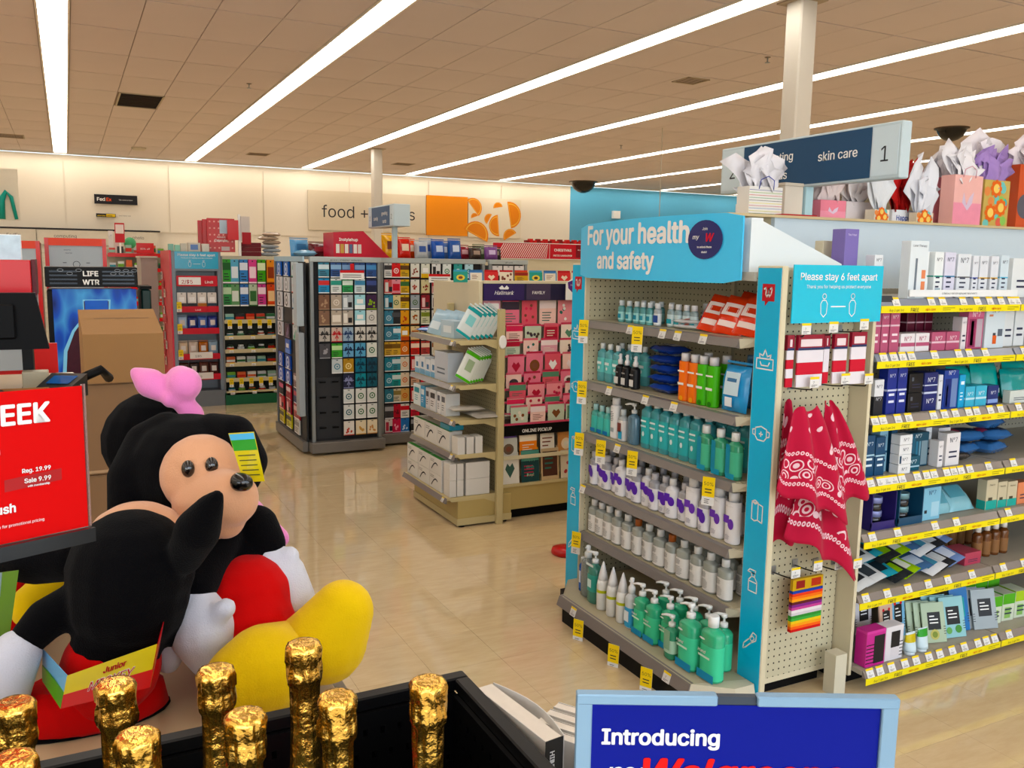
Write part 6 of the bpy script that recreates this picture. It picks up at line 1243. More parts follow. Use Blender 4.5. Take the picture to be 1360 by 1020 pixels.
# service header strip and slatwall below it
Sv = Fx('service_counter', (-1.15, 20.0, 0), 0, 'long white service wall unit with delivery, computing and photo headers', 'wall unit')
Sv.part('slatwall', MB().box(0, 2.95, .0, .2, 0, 1.72, mat('#cfc8b8', .5)))
for k in range(14): Sv.part('slat', MB().box(0, 2.95, -.014, -.0005, .28+k*.1, .365+k*.1, mat('#d8d2c4', .5)))
Sv.part('top_trim', MB().box(-.3, 2.95, -.03, .2, 2.04, 2.07, INK))
for i, (a, b, t) in enumerate([(0, .64, 'FedEx'), (.66, 2.0, 'computing'), (2.02, 2.9, 'photo')]):
    mb = MB().box(a, b, -.02, .1, 1.74, 2.035, mat('#dcd6c8', .5)); mb.text(t, .12, mat('#4a4a50', .5), (a+(.25 if i == 0 else .5), -.0215, 1.885), bold=.01 if i == 0 else 0); Sv.part('header_panel', mb)
Tp = Fx('hanging_display_panel', (-1.3, 14, 0), 0, 'pale raised display panel with a teal cord at the left edge', 'sign')
Tp.part('panel', MB().box(0, .76, 0, .06, 1.99, 2.68, mat('#e2dccb', .5)).box(.3, .36, .06, .12, 1.99, CZ, mat('#d8d0bc', .5)))
Tp.part('cord', MB().tube([(.54, -.03, 2.0), (.55, -.03, 2.25), (.61, -.03, 2.37), (.67, -.03, 2.3), (.72, -.03, 2.0)], [.05, .045, .03, .025, .022], mat('#1f9a8c', .4), 8), 'teal looped cord')
# photo department shelves
Ph = Fx('photo_shelf', (.50, 13.0, 0), 0, 'distant photo department shelf with red price rails', 'store shelf')
Ph.part('back_panel', MB().box(0, .75, .3, .33, 0, 1.62, mat('#b9b2a4', .5))); Ph.part('base', MB().box(0, .75, -.02, .3, 0, .12, CREAM))
for i, z in enumerate([1.56, 1.36, 1.12, .90, .68, .48, .28]):
    o = Ph.part('shelf', MB().box(0, .75, .0, .3, z-.03, z-.02, CREAM).box(0, .75, -.012, 0, z-.05, z, RED))
    for q in range(7):
        c = kc[(q*5+i*3+2) % 12]; carton(.075, .09+.02*(q % 3), .06, c, [(.3, .7, kc[(q*7+i) % 12])], ln=0).put(Ph.at(.06+.102*q, .03, z-.0195), 0, f'{colname(c)} pack, {ORD[q]} from left on the {rn[i]} photo shelf', 'box', 'packs on the photo shelves')
for i, (x, c, h) in enumerate([(.56, '#e8e4e0', .30), (.63, '#e0c8c4', .22)]): solo('hanging_tag_display', MB().box(-.03, .03, 0, .03, 0, h, mat(c, .4)), ['white', 'pinkish'][i]+' stand topping the photo shelf', 'display', None, (x, 13.25, 1.561), 0, [('peg', MB().tube([(0, -.001, h*.8), (0, -.09, h*.8)], .006, STEEL, 5))])
solo('red_pennant', MB().box(-.06, .06, 0, .02, 0, .26, mat('#c02c34', .4)).box(-.05, .05, -.003, -.0005, .12, .24, mat('#e8d8d4', .4)), 'red and white packet hanging above the photo shelf', 'packet', None, (.66, 12.96, 1.70), 0, [('pole', MB().box(-.01, .01, .003, .016, -.139, -.0005, PW))])
solo('red_sale_sign', MB().box(0, .22, 0, .02, 0, .14, RED).text('50% off', .045, PW, (.11, -.001, .05)), 'small red sale sign on top of the photo shelf', 'sign', None, (.86, 12.98, 1.561))
solo('green_ball', MB().lathe([(.08*sin(pi*k/10)+.0005, .08-.08*cos(pi*k/10)) for k in range(11)], mat('#5ab07a', .4), 14), 'round green ball on top of the photo shelf', 'ball', None, (.80, 13.27, 1.621))
# photo kiosks
def kiosk(x0, x1, y, h, lb):
    r = empty('photo_kiosk', (x0, y, 0), 0, lb, 'kiosk', 'red photo kiosks'); w = x1-x0
    rm = mat('#c4241c', .35, coat=.3, var=.03)
    part('cabinet', MB().box(0, w, .02, .5, 0, h, rm, .01), r)
    part('frame', MB().box(0, .03, -.01, .02, .2, h, rm).box(w-.03, w, -.01, .02, .2, h, rm).box(.03, w-.03, -.01, .02, h-.06, h, mat('#d8482c', .35)), r)
    part('panel', MB().box(.03, w-.03, .0, .02, .6, h-.06, mat('#aab4bd', .4, var=.02)).text('PHOTO', .02, INK, (w*.36, -.0006, h-.10)).text('CENTER', .018, INK, (w*.38, -.0006, h-.125)).rect(w*.28, w*.34, h-.20, h-.195, -.0006, INK).rect(w*.66, w*.72, h-.20, h-.195, -.0006, INK).stroke([(w*.5+.025*cos(a*pi/6), h-.21+.025*sin(a*pi/6)) for a in range(13)], .004, INK, o=(0, -.0006, 0)), r)
kiosk(-.15, .30, 8.0, 1.65, 'red-framed photo kiosk with grey panel behind the drink cooler'); kiosk(-.62, -.18, 7.9, 1.62, 'red-framed kiosk at the left edge beside the other kiosk')
# drink cooler
Co = Fx('drink_cooler', (-.115, 6.0, 0), 0, 'black drink cooler with blue bottle poster and lettered header', 'cooler')
Co.part('cabinet', MB().box(.0, .50, .02, .5, 0, 1.30, mat('#0c0d0e', .5, spec=.2), .006))
hd = MB().box(-.005, .51, -.03, .3, 1.318, 1.44, mat('#08090c', .45, spec=.2), .004)
for k in range(4): hd.box(.02, .17, -.034, -.03, 1.335+.024*k, 1.345+.024*k, mat('#3a4048', .3, metal=.6)); hd.box(.31, .49, -.034, -.03, 1.335+.024*k, 1.345+.024*k, mat('#3a4048', .3, metal=.6))
hd.text('LIFE', .058, PW, (.245, -.0355, 1.385), bold=.03).text('WTR', .058, PW, (.245, -.0355, 1.333), bold=.03)
for k in range(9): cx = .08+.05*k if k < 3 else .30+.024*k; hd.stroke([(cx+.016*cos(a*pi/5), 1.42+.008*sin(a*pi/5)-.02*(k % 2)) for a in range(11)], .003, mat('#8a9098', .3), o=(0, -.0345, 0))
Co.part('header', hd, 'black header with white lettering')
def poster_mat():
    m = mat('#1a4fc0', .4).copy(); nt = m.node_tree; n = nt.nodes; L = nt.links; b = n['Principled BSDF']
    tc = n.new('ShaderNodeTexCoord'); vo = n.new('ShaderNodeTexVoronoi'); vo.inputs['Scale'].default_value = 9; mp = n.new('ShaderNodeMapping'); mp.inputs['Scale'].default_value = (1.6, 1, .6); mp.inputs['Rotation'].default_value = (0, .7, 0)
    L.new(tc.outputs['Object'], mp.inputs[0]); L.new(mp.outputs[0], vo.inputs['Vector']); rp = n.new('ShaderNodeValToRGB'); e = rp.color_ramp.elements
    e[0].color = lin('#061a5c'); e[1].color = lin('#5fb4f0'); e.new(.45).color = lin('#1550c0'); L.new(vo.outputs['Distance'], rp.inputs[0]); L.new(rp.outputs[0], b.inputs['Base Color']); return m
po = MB().box(.03, .50, .0, .018, .15, 1.305, poster_mat())
bl = [(.20, 1.24), (.34, 1.24), (.335, 1.16), (.345, 1.13), (.39, 1.05), (.42, .93), (.43, .75), (.43, .2), (.08, .2), (.08, .75), (.095, .93), (.14, 1.05), (.195, 1.13), (.20, 1.16)]
po.add([(.25+(x-.25)*1.12, -.001, z) for x, z in bl][::-1], [tuple(range(len(bl)))], mat('#8fd4f8', .3)); po.add([(x, -.002, z-.01) for x, z in bl][::-1], [tuple(range(len(bl)))], mat('#3f1826', .35, var=.4, scale=22))
po.rect(.205, .335, 1.155, 1.235, -.003, mat('#1f5fc8', .3, var=.15)).rect(.205, .335, 1.135, 1.155, -.003, mat('#101a38', .3))
Co.part('poster', po, 'blue poster of a dark red bottle')
solo('dark_green_bin', MB().box(0, .06, 0, .3, 0, 1.30, mat('#16302e', .4), .01), 'narrow dark green unit just right of the drink cooler', 'bin', None, (.42, 6.1, 0), 0, [('lid', MB().box(-.004, .064, -.004, .304, 1.301, 1.32, BLACK))])
# cardboard boxes
def cbox(x, y, z, w, d, h, lb, rz=0, tapec=True, open_=False):
    cm = mat('#94765a', .8, var=.06, scale=5, bump=.1, bscale=60); r = solo('cardboard_box', MB().box(-w/2, w/2, 0, d, 0, h, cm, .004), lb, 'cardboard box', 'stacked cardboard boxes', (x, y, z), rz)
    fl_ = MB().box(-w/2+.004, w/2-.004, .003, d/2-.002, h+.0005, h+.004, cm).box(-w/2+.004, w/2-.004, d/2+.002, d-.003, h+.0005, h+.004, cm); part('flap', fl_, r)
    if tapec: part('tape', MB().box(-w/2+.001, w/2-.001, -.0015, -.0003, h*.02, h*.05, mat('#c8a988', .3, coat=.5)) if open_ else MB().box(-w/2+.004, w/2-.004, d/2-.03, d/2+.03, h+.0042, h+.0055, mat('#b08c60', .3)), r)
    return r
cbox(.205, 4.0, .0, .34, .36, .58, 'lowest brown cardboard box behind the plush toys', .02, False)
cbox(.20, 4.0, .587, .325, .34, .385, 'middle brown cardboard box with small printed symbols', .03, True, True)
cm = mat('#a07c56', .8, var=.06, scale=5, bump=.1, bscale=60)
b3 = solo('cardboard_box', MB().loft([[(x, 0, 0), (x, .33, 0), (x, .33, .29), (x, 0, .205)] for x in (-.155, .155)], cm, False), 'top brown cardboard box with raised slanted lid behind the plush toys', 'cardboard box', 'stacked cardboard boxes', (.20, 3.98, .979), .03, [('tape', MB().quad((-.1, .2, .2575), (.12, .2, .2575), (.12, .204, .2586), (-.1, .204, .2586), mat('#3a2a1c', .6)))])
cbox(.33, 4.5, .0, .30, .3, .80, 'smaller brown box behind the cardboard box stack', 0, False)
# checkout counter and clutter
Ct = Fx('checkout_counter', (-1.2, 2.15, 0), 0, 'checkout counter at the left edge, mostly behind the red sale sign', 'counter')
Ct.part('cabinet', MB().box(0, 1.19, .02, .75, 0, 1.125, mat('#6a4a38', .5))); Ct.part('counter_top', MB().box(-.02, 1.205, 0, .78, 1.126, 1.155, mat('#b8a68c', .35, coat=.2), .003))
zc = 1.156
mo = Fx('cash_register_monitor', (-.52, 2.3, zc), 0, 'black back of a checkout monitor at the left edge', 'monitor')
mo.part('screen_case', MB().loft([[(0, 0, .13), (.475, 0, .13), (.452, 0, .26), (0, 0, .26)], [(0, .035, .13), (.475, .035, .13), (.452, .035, .26), (0, .035, .26)]], mat('#050507', .5, spec=.12), False), None)
mo.part('rear_cover', MB().box(.1, .41, -.012, -.0005, .155, .235, mat('#09090b', .5, spec=.12), .004)); mo.part('stand', MB().box(.18, .24, .01, .04, .012, .13, BLACK).box(.1, .32, -.03, .12, 0, .012, BLACK))
rb_ = solo('red_display_box', MB().box(-.4, .42, 0, .2, 0, .088, mat('#c42830', .35, coat=.2), .002), 'plain red box face above the monitor at the left edge', 'box', None, (-.5, 2.5, 1.402), 0, [('side_flap', MB().box(.421, .43, .01, .2, 0, .09, mat('#5a1a22', .5)))])
solo('shelf_riser', MB().box(-1.0, -.075, 2.47, 2.72, 1.385, 1.4015, mat('#3a3a3c', .4)).box(-1.0, -.96, 2.5, 2.7, 1.156, 1.385, DARK).box(-.115, -.09, 2.6, 2.7, 1.156, 1.385, DARK), 'dark riser shelf on the counter carrying the red box', 'shelf', None, (0, 0, 0), 0, [('foot_pad', MB().box(-.12, -.085, 2.59, 2.71, 1.1555, 1.1565, BLACK))])
solo('framed_photo', MB().box(-.25, 0, 0, .006, 0, .06, mat('#9fb4c4', .15, coat=1, var=.35, scale=30)), 'glossy blue-grey photo standing on the red box', 'photo', None, (-.10, 2.52, 1.491), 0, [('mount', MB().box(-.252, .002, .0065, .01, 0, .062, PW))])
solo('card_terminal', MB().loft([[(-.04, -.06, 0), (.04, -.06, 0), (.045, .06, 0), (-.045, .06, 0)], [(-.04, -.06, .015), (.04, -.06, .015), (.045, .06, .055), (-.045, .06, .055)]], mat('#0e0f12', .3, coat=.4), False), 'black card terminal with blue screen on the counter', 'card reader', None, (-.035, 2.38, zc), -.5, [('screen', MB().quad((-.028, .0, .0367), (.028, .0, .0367), (.03, .045, .0508), (-.03, .045, .0508), mat('#2a5a9a', .1))), ('arm', MB().tube([(.0, .062, .03), (.06, .1, .06), (.05, .16, .03)], .012, BLACK, 8))])
solo('open_carton_tray', MB().box(-.07, .05, -.05, .05, 0, .004, mat('#8a5c38', .8)).box(-.07, -.066, -.05, .05, .004, .04, mat('#9a6a44', .8)).box(.046, .05, -.05, .05, .004, .04, mat('#9a6a44', .8)).box(-.066, .046, -.05, -.046, .004, .04, mat('#9a6a44', .8)).box(-.066, .046, .046, .05, .004, .04, mat('#9a6a44', .8)), 'open brown carton tray on the counter behind the red sign', 'box', None, (-.10, 2.25, zc))
bigbox(-.085, 2.53, zc, .06, .05, .05, '#b9b09a', 'small beige box beside the card terminal', None, 0)
sc_ = MB().tube([(0, 0, 0), (0, .0, .05), (.01, -.02, .09), (.03, -.05, .1)], [.022, .016, .018, .022], mat('#5a5e62', .4), 10); solo('barcode_scanner', sc_, 'grey and black handheld scanner on its stand at the left edge', 'scanner', None, (-.215, 2.3, zc), 0, [('trigger_grip', MB().tube([(.02, -.06, .06), (.05, -.05, .03), (.07, -.03, .03)], [.016, .014, .012], BLACK, 8))])
solo('red_board', MB().box(0, .09, 0, .02, 0, .42, mat('#c42c1c', .4)), 'small bright red panel standing below the monitor', 'panel', None, (-.13, 3.2, .80), 0, [('leg', MB().box(.03, .06, .0, .02, -.80, -.0005, DARK))])
# christmas gondola and things behind the blue header
X = Fx('holiday_gondola', (4.8, 10.0, 0), 0, 'distant cream gondola with red striped christmas header', 'store shelf')
X.part('body', MB().box(-1.2, 3.5, .0, .9, .1, 1.56, CREAM2).box(-1.2, 3.5, .05, .85, 0, .1, BLACK))
hm = MB().box(.0, 1.62, -.03, .0, 1.565, 1.76, mat('#c02a34', .4)).box(-.01, 1.63, -.035, .0, 1.56, 1.567, PW).box(-.01, 1.63, -.035, .0, 1.758, 1.766, PW)
for a, b in ((.02, .78), (1.36, 1.61)):
    for k in range(int((b-a)/.03)): x = a+.03*k; hm.quad((x, -.0335, 1.575), (x+.011, -.0335, 1.575), (min(x+.125, b), -.0335, 1.75), (min(x+.112, b), -.0335, 1.75), mat('#f4dcdc', .5))
hm.box(.80, .803, -.033, -.03, 1.565, 1.76, PW).box(1.34, 1.343, -.033, -.03, 1.565, 1.76, PW).text('CHRISTMAS', .062, PW, (1.0, -.0315, 1.665), bold=.02).text('PRIZES UNWRAPPED', .04, PW, (1.0, -.0315, 1.60), bold=.02).box(1.2, 1.31, -.036, -.031, 1.59, 1.75, mat('#7a1a24', .4)).text('DEALS', .028, PW, (1.255, -.037, 1.68))
X.part('header_sign', hm, 'red striped header reading christmas')
gl = MB(); 
for k in range(16): gl.box(.50+.055*k, .545+.055*k, .05, .12, 1.767, 1.80+.02*(k % 2), mat('#c82a1c' if k % 3 else '#8a1a14', .5))
X.part('red_garland', gl, 'row of small red bows along the top')
for i in range(9):
    c, a, e = [('#3a9a8a', '#e8d060', '#4aa0c0'), ('#5a8ac0', '#e8e0d0', '#3a6aa0'), ('#c83a3a', '#e8d8c0', '#b02028'), ('#e8dcc8', '#7a3a2a', '#b8202c'), ('#c8a030', '#8a2a20', '#c03a2c')][i % 5]
    fold_card(.095, .065, c, a, i % 5, i+200, e).put((2.15+.105*i, 4.93, 1.3812), (radians(-4), 0, 0), f'{ORD[i]} small card standing on top of the card rack, from the left', 'card', 'cards on top of the card rack')
wr = MB(); R9 = random.Random(9)
for k in range(60): a = R9.uniform(0, 6.28); rr = R9.uniform(.12, .24); wr.add([(rr*cos(a)+R9.uniform(-.05, .05), R9.uniform(-.04, .04), -.2+rr*sin(a)+R9.uniform(-.05, .05)) for _ in range(3)], [(0, 1, 2)], mat('#173a20', .6))
wr.tube([(.18*cos(k*pi/8), 0, -.2+.18*sin(k*pi/8)) for k in range(17)], .05, mat('#12301c', .8), 6, False)
solo('hanging_wreath', wr, 'dark green wreath hanging on a string before the blue wall', 'wreath', None, (8.08, 11.0, 2.1), 0, [('string', MB().box(-.004, .004, -.004, .004, .03, CZ-2.1, mat('#b8b0a0', .6))), ('paper_tag', MB().box(-.12, .12, -.07, -.06, -.1, .12, mat('#d8c8a0', .5))), ('yellow_tag', MB().box(.06, .16, -.08, -.07, -.34, -.24, mat('#d8d020', .5)))])
solo('floor_stand_base', MB().lathe([(.07, 0), (.075, .01), (.07, .03), (.02, .04)], mat('#c01f28', .35, coat=.3), 20), 'small round red base on the floor behind the health end cap', 'stand', None, (2.255, 3.78, .0005), 0, [('post', MB().box(.03, .045, -.007, .007, .032, .9, PW))])
# ================================================================ FOREGROUND TABLE, PLUSH TOYS, BOTTLES
# (x, y, z, radius) chains for the soft toys, metres
PL = {'A':{'body':[[(0.255,1.7288,0.9934,0.0621),(0.2744,1.7053,0.9059,0.0888),(0.2706,1.667,0.7973,0.1023)],[(0.1956,1.7946,1.0721,0.1258)],[(0.2085,1.7637,1.0658,0.1154)],[(0.2314,1.6681,0.9762,0.0485),(0.1971,1.6222,0.9442,0.0442),(0.1742,1.5711,0.9156,0.0374)],[(0.3034,1.6796,0.9859,0.0438),(0.3227,1.6649,0.9544,0.0351)],[(0.1608,1.8038,1.1675,0.0355),(0.1251,1.8174,1.1376,0.0444),(0.0957,1.777,1.0816,0.0491),(0.0834,1.7497,1.016,0.0399),(0.0864,1.7416,0.9737,0.0171)],[(0.24,1.7637,1.1688,0.0325),(0.2756,1.7211,1.1618,0.0395),(0.293,1.682,1.1177,0.0375),(0.2962,1.6742,1.0778,0.0173)]],'muzzle':[[(0.2164,1.6411,1.0538,0.0695),(0.2426,1.5673,1.078,0.0483)],[(0.2351,1.5934,1.033,0.0354)],[(0.2074,1.682,1.0995,0.0763)]],'shorts':[[(0.2712,1.6293,0.8569,0.0941),(0.2674,1.6,0.8064,0.0957)],[(0.2917,1.5541,0.816,0.0497)]],'paw':[[(0.1643,1.5751,0.9088,0.0374),(0.1816,1.5461,0.8539,0.0584),(0.195,1.5435,0.8061,0.0428)],[(0.2168,1.5007,0.9024,0.0182),(0.2,1.5178,0.8824,0.021)]],'paw2':[[(0.3143,1.6673,0.9427,0.0322),(0.3443,1.6442,0.8925,0.0468),(0.3599,1.6075,0.8574,0.039)],[(0.3571,1.6327,0.9353,0.0189),(0.3394,1.639,0.9178,0.0232)]],'foot':[[(0.2331,1.4518,0.7915,0.0642),(0.2718,1.456,0.7951,0.0781),(0.3451,1.5322,0.7753,0.0612)]],'foot2':[[(0.35,1.5259,0.7506,0.0639),(0.3847,1.4835,0.817,0.0764),(0.4154,1.4763,0.8714,0.0573)]],'nose':[[(0.2487,1.5203,1.1187,0.0182),(0.2553,1.5146,1.118,0.0169)]]},'B':{'body':[[(0.0732,1.5458,0.9768,0.1042)],[(0.0678,1.5423,0.9365,0.0991)],[(0.058,1.5414,0.8986,0.0762),(0.0373,1.5402,0.8228,0.0737)],[(-0.0086,1.5559,0.9311,0.0376),(-0.0571,1.5532,0.912,0.0345),(-0.0838,1.5388,0.8892,0.0292)],[(0.1173,1.5374,0.9099,0.0361),(0.1346,1.5457,0.8627,0.0314)],[(0.1503,1.4752,1.0118,0.0298),(0.1674,1.4381,1.0652,0.0377),(0.1836,1.4119,1.1078,0.0227),(0.1936,1.3978,1.1286,0.0119)],[(-0.0169,1.6413,0.9806,0.0392),(-0.0702,1.6924,0.9776,0.0504),(-0.1249,1.7442,0.9733,0.0457)]],'muzzle':[[(0.0881,1.6113,0.975,0.1022)]],'shorts':[[(0.0347,1.5405,0.8165,0.0813),(0.0262,1.5395,0.7824,0.0661)]],'paw':[[(-0.1015,1.5325,0.8697,0.0386),(-0.1196,1.5244,0.8364,0.0454),(-0.1126,1.5162,0.8069,0.0287)]],'paw2':[[(0.1352,1.5644,0.8274,0.0292),(0.1265,1.5637,0.7944,0.0199)]]},'C':{'body':[[(0.1613,2.129,1.0831,0.1147)],[(0.1975,2.0526,1.0861,0.0237),(0.2099,2.0314,1.1404,0.0218),(0.2085,2.0373,1.1736,0.0151)],[(0.14,2.1277,1.1551,0.0378)],[(0.2058,2.0757,0.8861,0.1077)]],'dress':[[(0.2084,2.0583,0.783,0.1147),(0.2205,2.0415,0.7144,0.1147)],[(0.1662,2.0761,0.9088,0.0619),(0.0924,2.1227,0.9671,0.0241)],[(0.3187,1.9427,0.9267,0.057),(0.3521,1.9029,0.9302,0.0265),(0.386,1.8575,0.8996,0.0213)]],'bow':[[(0.1242,2.0687,1.2495,0.0133),(0.1526,2.0507,1.227,0.0331),(0.181,2.0325,1.2029,0.0199)],[(0.1883,2.0158,1.1948,0.0198)],[(0.1956,2.0246,1.1998,0.0199),(0.2191,2.0168,1.2265,0.0381),(0.2132,2.0325,1.2331,0.0333)],[(0.2152,2.0237,1.1837,0.0233),(0.2346,2.0215,1.1574,0.0251)]]},'D':{'body':[[(-0.2257,2.0135,0.9585,0.106)],[(-0.2288,1.9732,0.8467,0.0897)],[(-0.1203,1.924,0.8855,0.0329),(-0.067,1.8967,0.8849,0.0269)]],'shorts':[[(-0.1747,1.9181,0.8265,0.0886),(-0.1486,1.875,0.7921,0.0729)],[(-0.1322,1.8917,0.875,0.0411)]],'foot':[[(-0.0861,1.8025,0.8464,0.0426),(-0.0566,1.8141,0.8597,0.0489)]],'paw':[[(-0.0135,1.8463,0.8935,0.0192),(0.0071,1.8345,0.8851,0.0207)]]}}
TZ = .72
tb = Fx('display_table', (-.95, 1.02, 0), 0, 'cream topped display table carrying the plush toys', 'table')
tb.part('tabletop', MB().box(0, 1.355, 0, 1.1, TZ-.03, TZ, mat('#c8b394', .4, coat=.1, var=.03), .003))
tb.part('edge_strip', MB().box(1.3555, 1.375, .0, 1.1, TZ-.03, TZ-.003, mat('#7f7767', .3, metal=.3)))
tb.part('cabinet', MB().box(.03, 1.33, .03, 1.07, .08, TZ-.03, mat('#8f7c60', .5)).box(.06, 1.3, .06, 1.04, 0, .08, BLACK))
def soft(chains, m, name, vox=.0055, sm=6, flat=None):
    mb = MB()
    for ch in chains:
        ch = [(x, y, max(z, TZ+.001+r), r) for x, y, z, r in ch]
        pts = []
        for i in range(max(1, len(ch)-1)):
            a = ch[i]; b = ch[min(i+1, len(ch)-1)]; L_ = (Vector(a[:3])-Vector(b[:3])).length; n = max(1, int(L_/(min(a[3], b[3])*.28)))
            pts += [tuple(lerp(p, q, k/n) for p, q in zip(a, b)) for k in range(n)]
        pts.append(ch[-1])
        for x, y, z, r in pts:
            mb.loft([[(x+r*sin(pi*j/9)*cos(2*pi*k/14), y+r*sin(pi*j/9)*sin(2*pi*k/14), z-r*cos(pi*j/9)) for k in range(14)] for j in range(10)] if 0 else
                    [[(x+r*max(.02, sin(pi*j/9))*cos(2*pi*k/14), y+r*max(.02, sin(pi*j/9))*sin(2*pi*k/14), z-r*cos(pi*j/9)) for k in range(14)] for j in range(10)], m)
    me = mb.mesh(name); o = bpy.data.objects.new(name, me); COL.objects.link(o)
    r_ = o.modifiers.new('r', 'REMESH'); r_.mode = 'VOXEL'; r_.voxel_size = vox; r_.use_smooth_shade = True
    s_ = o.modifiers.new('s', 'SMOOTH'); s_.iterations = sm; s_.factor = .5
    dg = bpy.context.evaluated_depsgraph_get(); me2 = bpy.data.meshes.new_from_object(o.evaluated_get(dg)); me2.name = name
    if not me2.materials: me2.materials.append(m)
    for v in me2.vertices: v.co.z = max(v.co.z, TZ+.0006)
    bpy.data.objects.remove(o); return me2
FUR = mat('#050507', .95, sheen=.03, spec=.08, bump=.6, bscale=420, var=.15); TANP = mat('#d9a583', .85, sheen=.25, bump=.3, bscale=380, var=.03)
REDP = mat('#c8101a', .8, sheen=.05, spec=.1, bump=.25, bscale=380); WHP = mat('#d9dbe6', .85, sheen=.3, bump=.35, bscale=380, var=.02); YLP2 = mat('#f0cc1e', .8, sheen=.1, spec=.1, bump=.3, bscale=380, var=.04); PKP = mat('#e88ac4', .75, sheen=.4, bump=.3, bscale=380, var=.04)
FM_ = {'body': FUR, 'muzzle': TANP, 'shorts': REDP, 'paw': WHP, 'paw2': WHP, 'foot': YLP2, 'foot2': YLP2, 'nose': mat('#060606', .25, coat=.6), 'dress': PKP, 'bow': PKP}
LBP = {'A': 'large black plush puppy with tan face, red shorts and yellow feet', 'B': 'black plush puppy seen from behind, sitting in a yellow and red card tray', 'C': 'black plush puppy with pink bow behind the large one', 'D': 'plush puppy at the left edge, only its yellow foot showing'}
PO = {}
for k in 'ABCD':
    cx, cy = PL[k]['body'][0][0][:2]
    r = empty('plush_toy', (cx, cy, TZ), 0, LBP[k], 'plush toy', 'plush toys on the display table'); PO[k] = r
    for p, ch in PL[k].items():
        me = soft(ch, FM_[p], p.rstrip('2')); me.transform(Matrix.Translation((-cx, -cy, -TZ))); link(p.rstrip('2'), me, r, {'body': 'black fur body', 'muzzle': 'tan face', 'foot': 'yellow foot', 'paw': 'white paw', 'shorts': 'red shorts', 'bow': 'pink bow'}.get(p.rstrip('2')))
def wpart(name, mb, root, label=None):
    mb.xf(Matrix.Translation(-root.location)); return part(name, mb, root, label)
# puppy face details
def surf(c, r, d): return tuple(c[i]+d[i]*r for i in range(3))
fc = PL['A']['muzzle'][2][0]
vf = Vector((fc[0], fc[1], fc[2]-1.5)).normalized(); rt = Vector((cos(YAW), -sin(YAW), 0)); up = rt.cross(vf)
for a, b in ((-.30, .12), (.24, .24)):
    d = (-vf*(1-a*a-b*b)**.5+rt*a+up*b).normalized(); c = Vector(fc[:3])+d*fc[3]*.985
    e = MB(); e.loft([[(c.x+.012*max(.03, sin(pi*j/8))*cos(2*pi*k/12), c.y+.012*max(.03, sin(pi*j/8))*sin(2*pi*k/12), c.z-.016*cos(pi*j/8)) for k in range(12)] for j in range(9)], mat('#120c0a', .12, coat=1)); wpart('eye', e, PO['A'], 'round dark brown bead eye')
# swing tag on the big toy
tg = MB(); q = [Vector(v) for v in ((.262, 1.712, 1.168), (.306, 1.69, 1.172), (.322, 1.680, 1.075), (.286, 1.702, 1.072))]
q = [Vector((0, 0, 1.5))+(v-Vector((0, 0, 1.5)))*.925 for v in q]
def face(mb, q, s0, s1, t0, t1, m, off):
    n = (q[1]-q[0]).cross(q[3]-q[0]).normalized(); n = n if n.dot(Vector((0, 0, 1.5))-q[0]) > 0 else -n
    f = lambda s, t: (q[0].lerp(q[1], s)).lerp(q[3].lerp(q[2], s), t)+n*off
    mb.quad(f(s0, t1), f(s1, t1), f(s1, t0), f(s0, t0), m)
face(tg, q, 0, 1, 0, 1, mat('#d8c72a', .35, coat=.4), 0); face(tg, q, .02, .98, .02, .36, mat('#3f9a3a', .35), .0006); face(tg, q, .02, .98, .02, .14, mat('#5fb4e0', .35), .0009)
for k in range(5): face(tg, q, .12, .85, .45+.1*k, .47+.1*k, mat('#5a5a2a', .5), .0008)
o = wpart('swing_tag', tg, PO['A'], 'green and yellow card tag'); o.modifiers.new('t', 'SOLIDIFY').thickness = .001
# claw stitches on the left paw
# card tray around the seated toy
ty = MB(); q = [Vector(v) for v in ((-.030, 1.432, .862), (.098, 1.378, .912), (.083, 1.375, .845), (-.041, 1.430, .812))]
ym, rm_ = mat('#e2cf1e', .35, coat=.4), mat('#d02a2a', .35, coat=.4)
face(ty, q, 0, 1, 0, 1, ym, 0); face(ty, q, 0, 1, .58, 1, rm_, .0006)
n_ = (q[1]-q[0]).cross(q[3]-q[0]).normalized(); n_ = n_ if n_.dot(Vector((0, 0, 1.5))-q[0]) > 0 else -n_
rx_ = (q[1]-q[0]).normalized(); ux_ = (q[0]-q[3]).normalized()
md = q[3].lerp(q[0], .30)
ty.text('Junior', .018, mat('#b8242a', .4), q[3].lerp(q[0], .66)+rx_*.08+n_*.0012, rx_, ux_, bold=.02, align='C').text('MICKEY', .026, PW, q[3].lerp(q[0], .26)+rx_*.078+n_*.0010, rx_, ux_, bold=.06, align='C', shear=.2).text('MICKEY', .026, mat('#c01f28', .4), q[3].lerp(q[0], .26)+rx_*.078+n_*.0014, rx_, ux_, bold=.01, align='C', shear=.2)
q2 = [Vector(v) for v in ((-.066, 1.545, .866), (-.030, 1.432, .862), (-.041, 1.430, .812), (-.068, 1.542, .812))]
face(ty, q2, 0, 1, 0, 1, mat('#7ab4dc', .35), 0); face(ty, q2, 0, 1, .5, 1, mat('#5aa030', .35), .0006)
q3 = [Vector(v) for v in ((.098, 1.378, .912), (.125, 1.52, .912), (.11, 1.52, .845), (.083, 1.375, .845))]
face(ty, q3, 0, 1, 0, 1, mat('#b0242a', .35), 0)
o = wpart('card_tray', ty, PO['B'], 'yellow and red printed card tray'); o.modifiers.new('t', 'SOLIDIFY').thickness = .0015
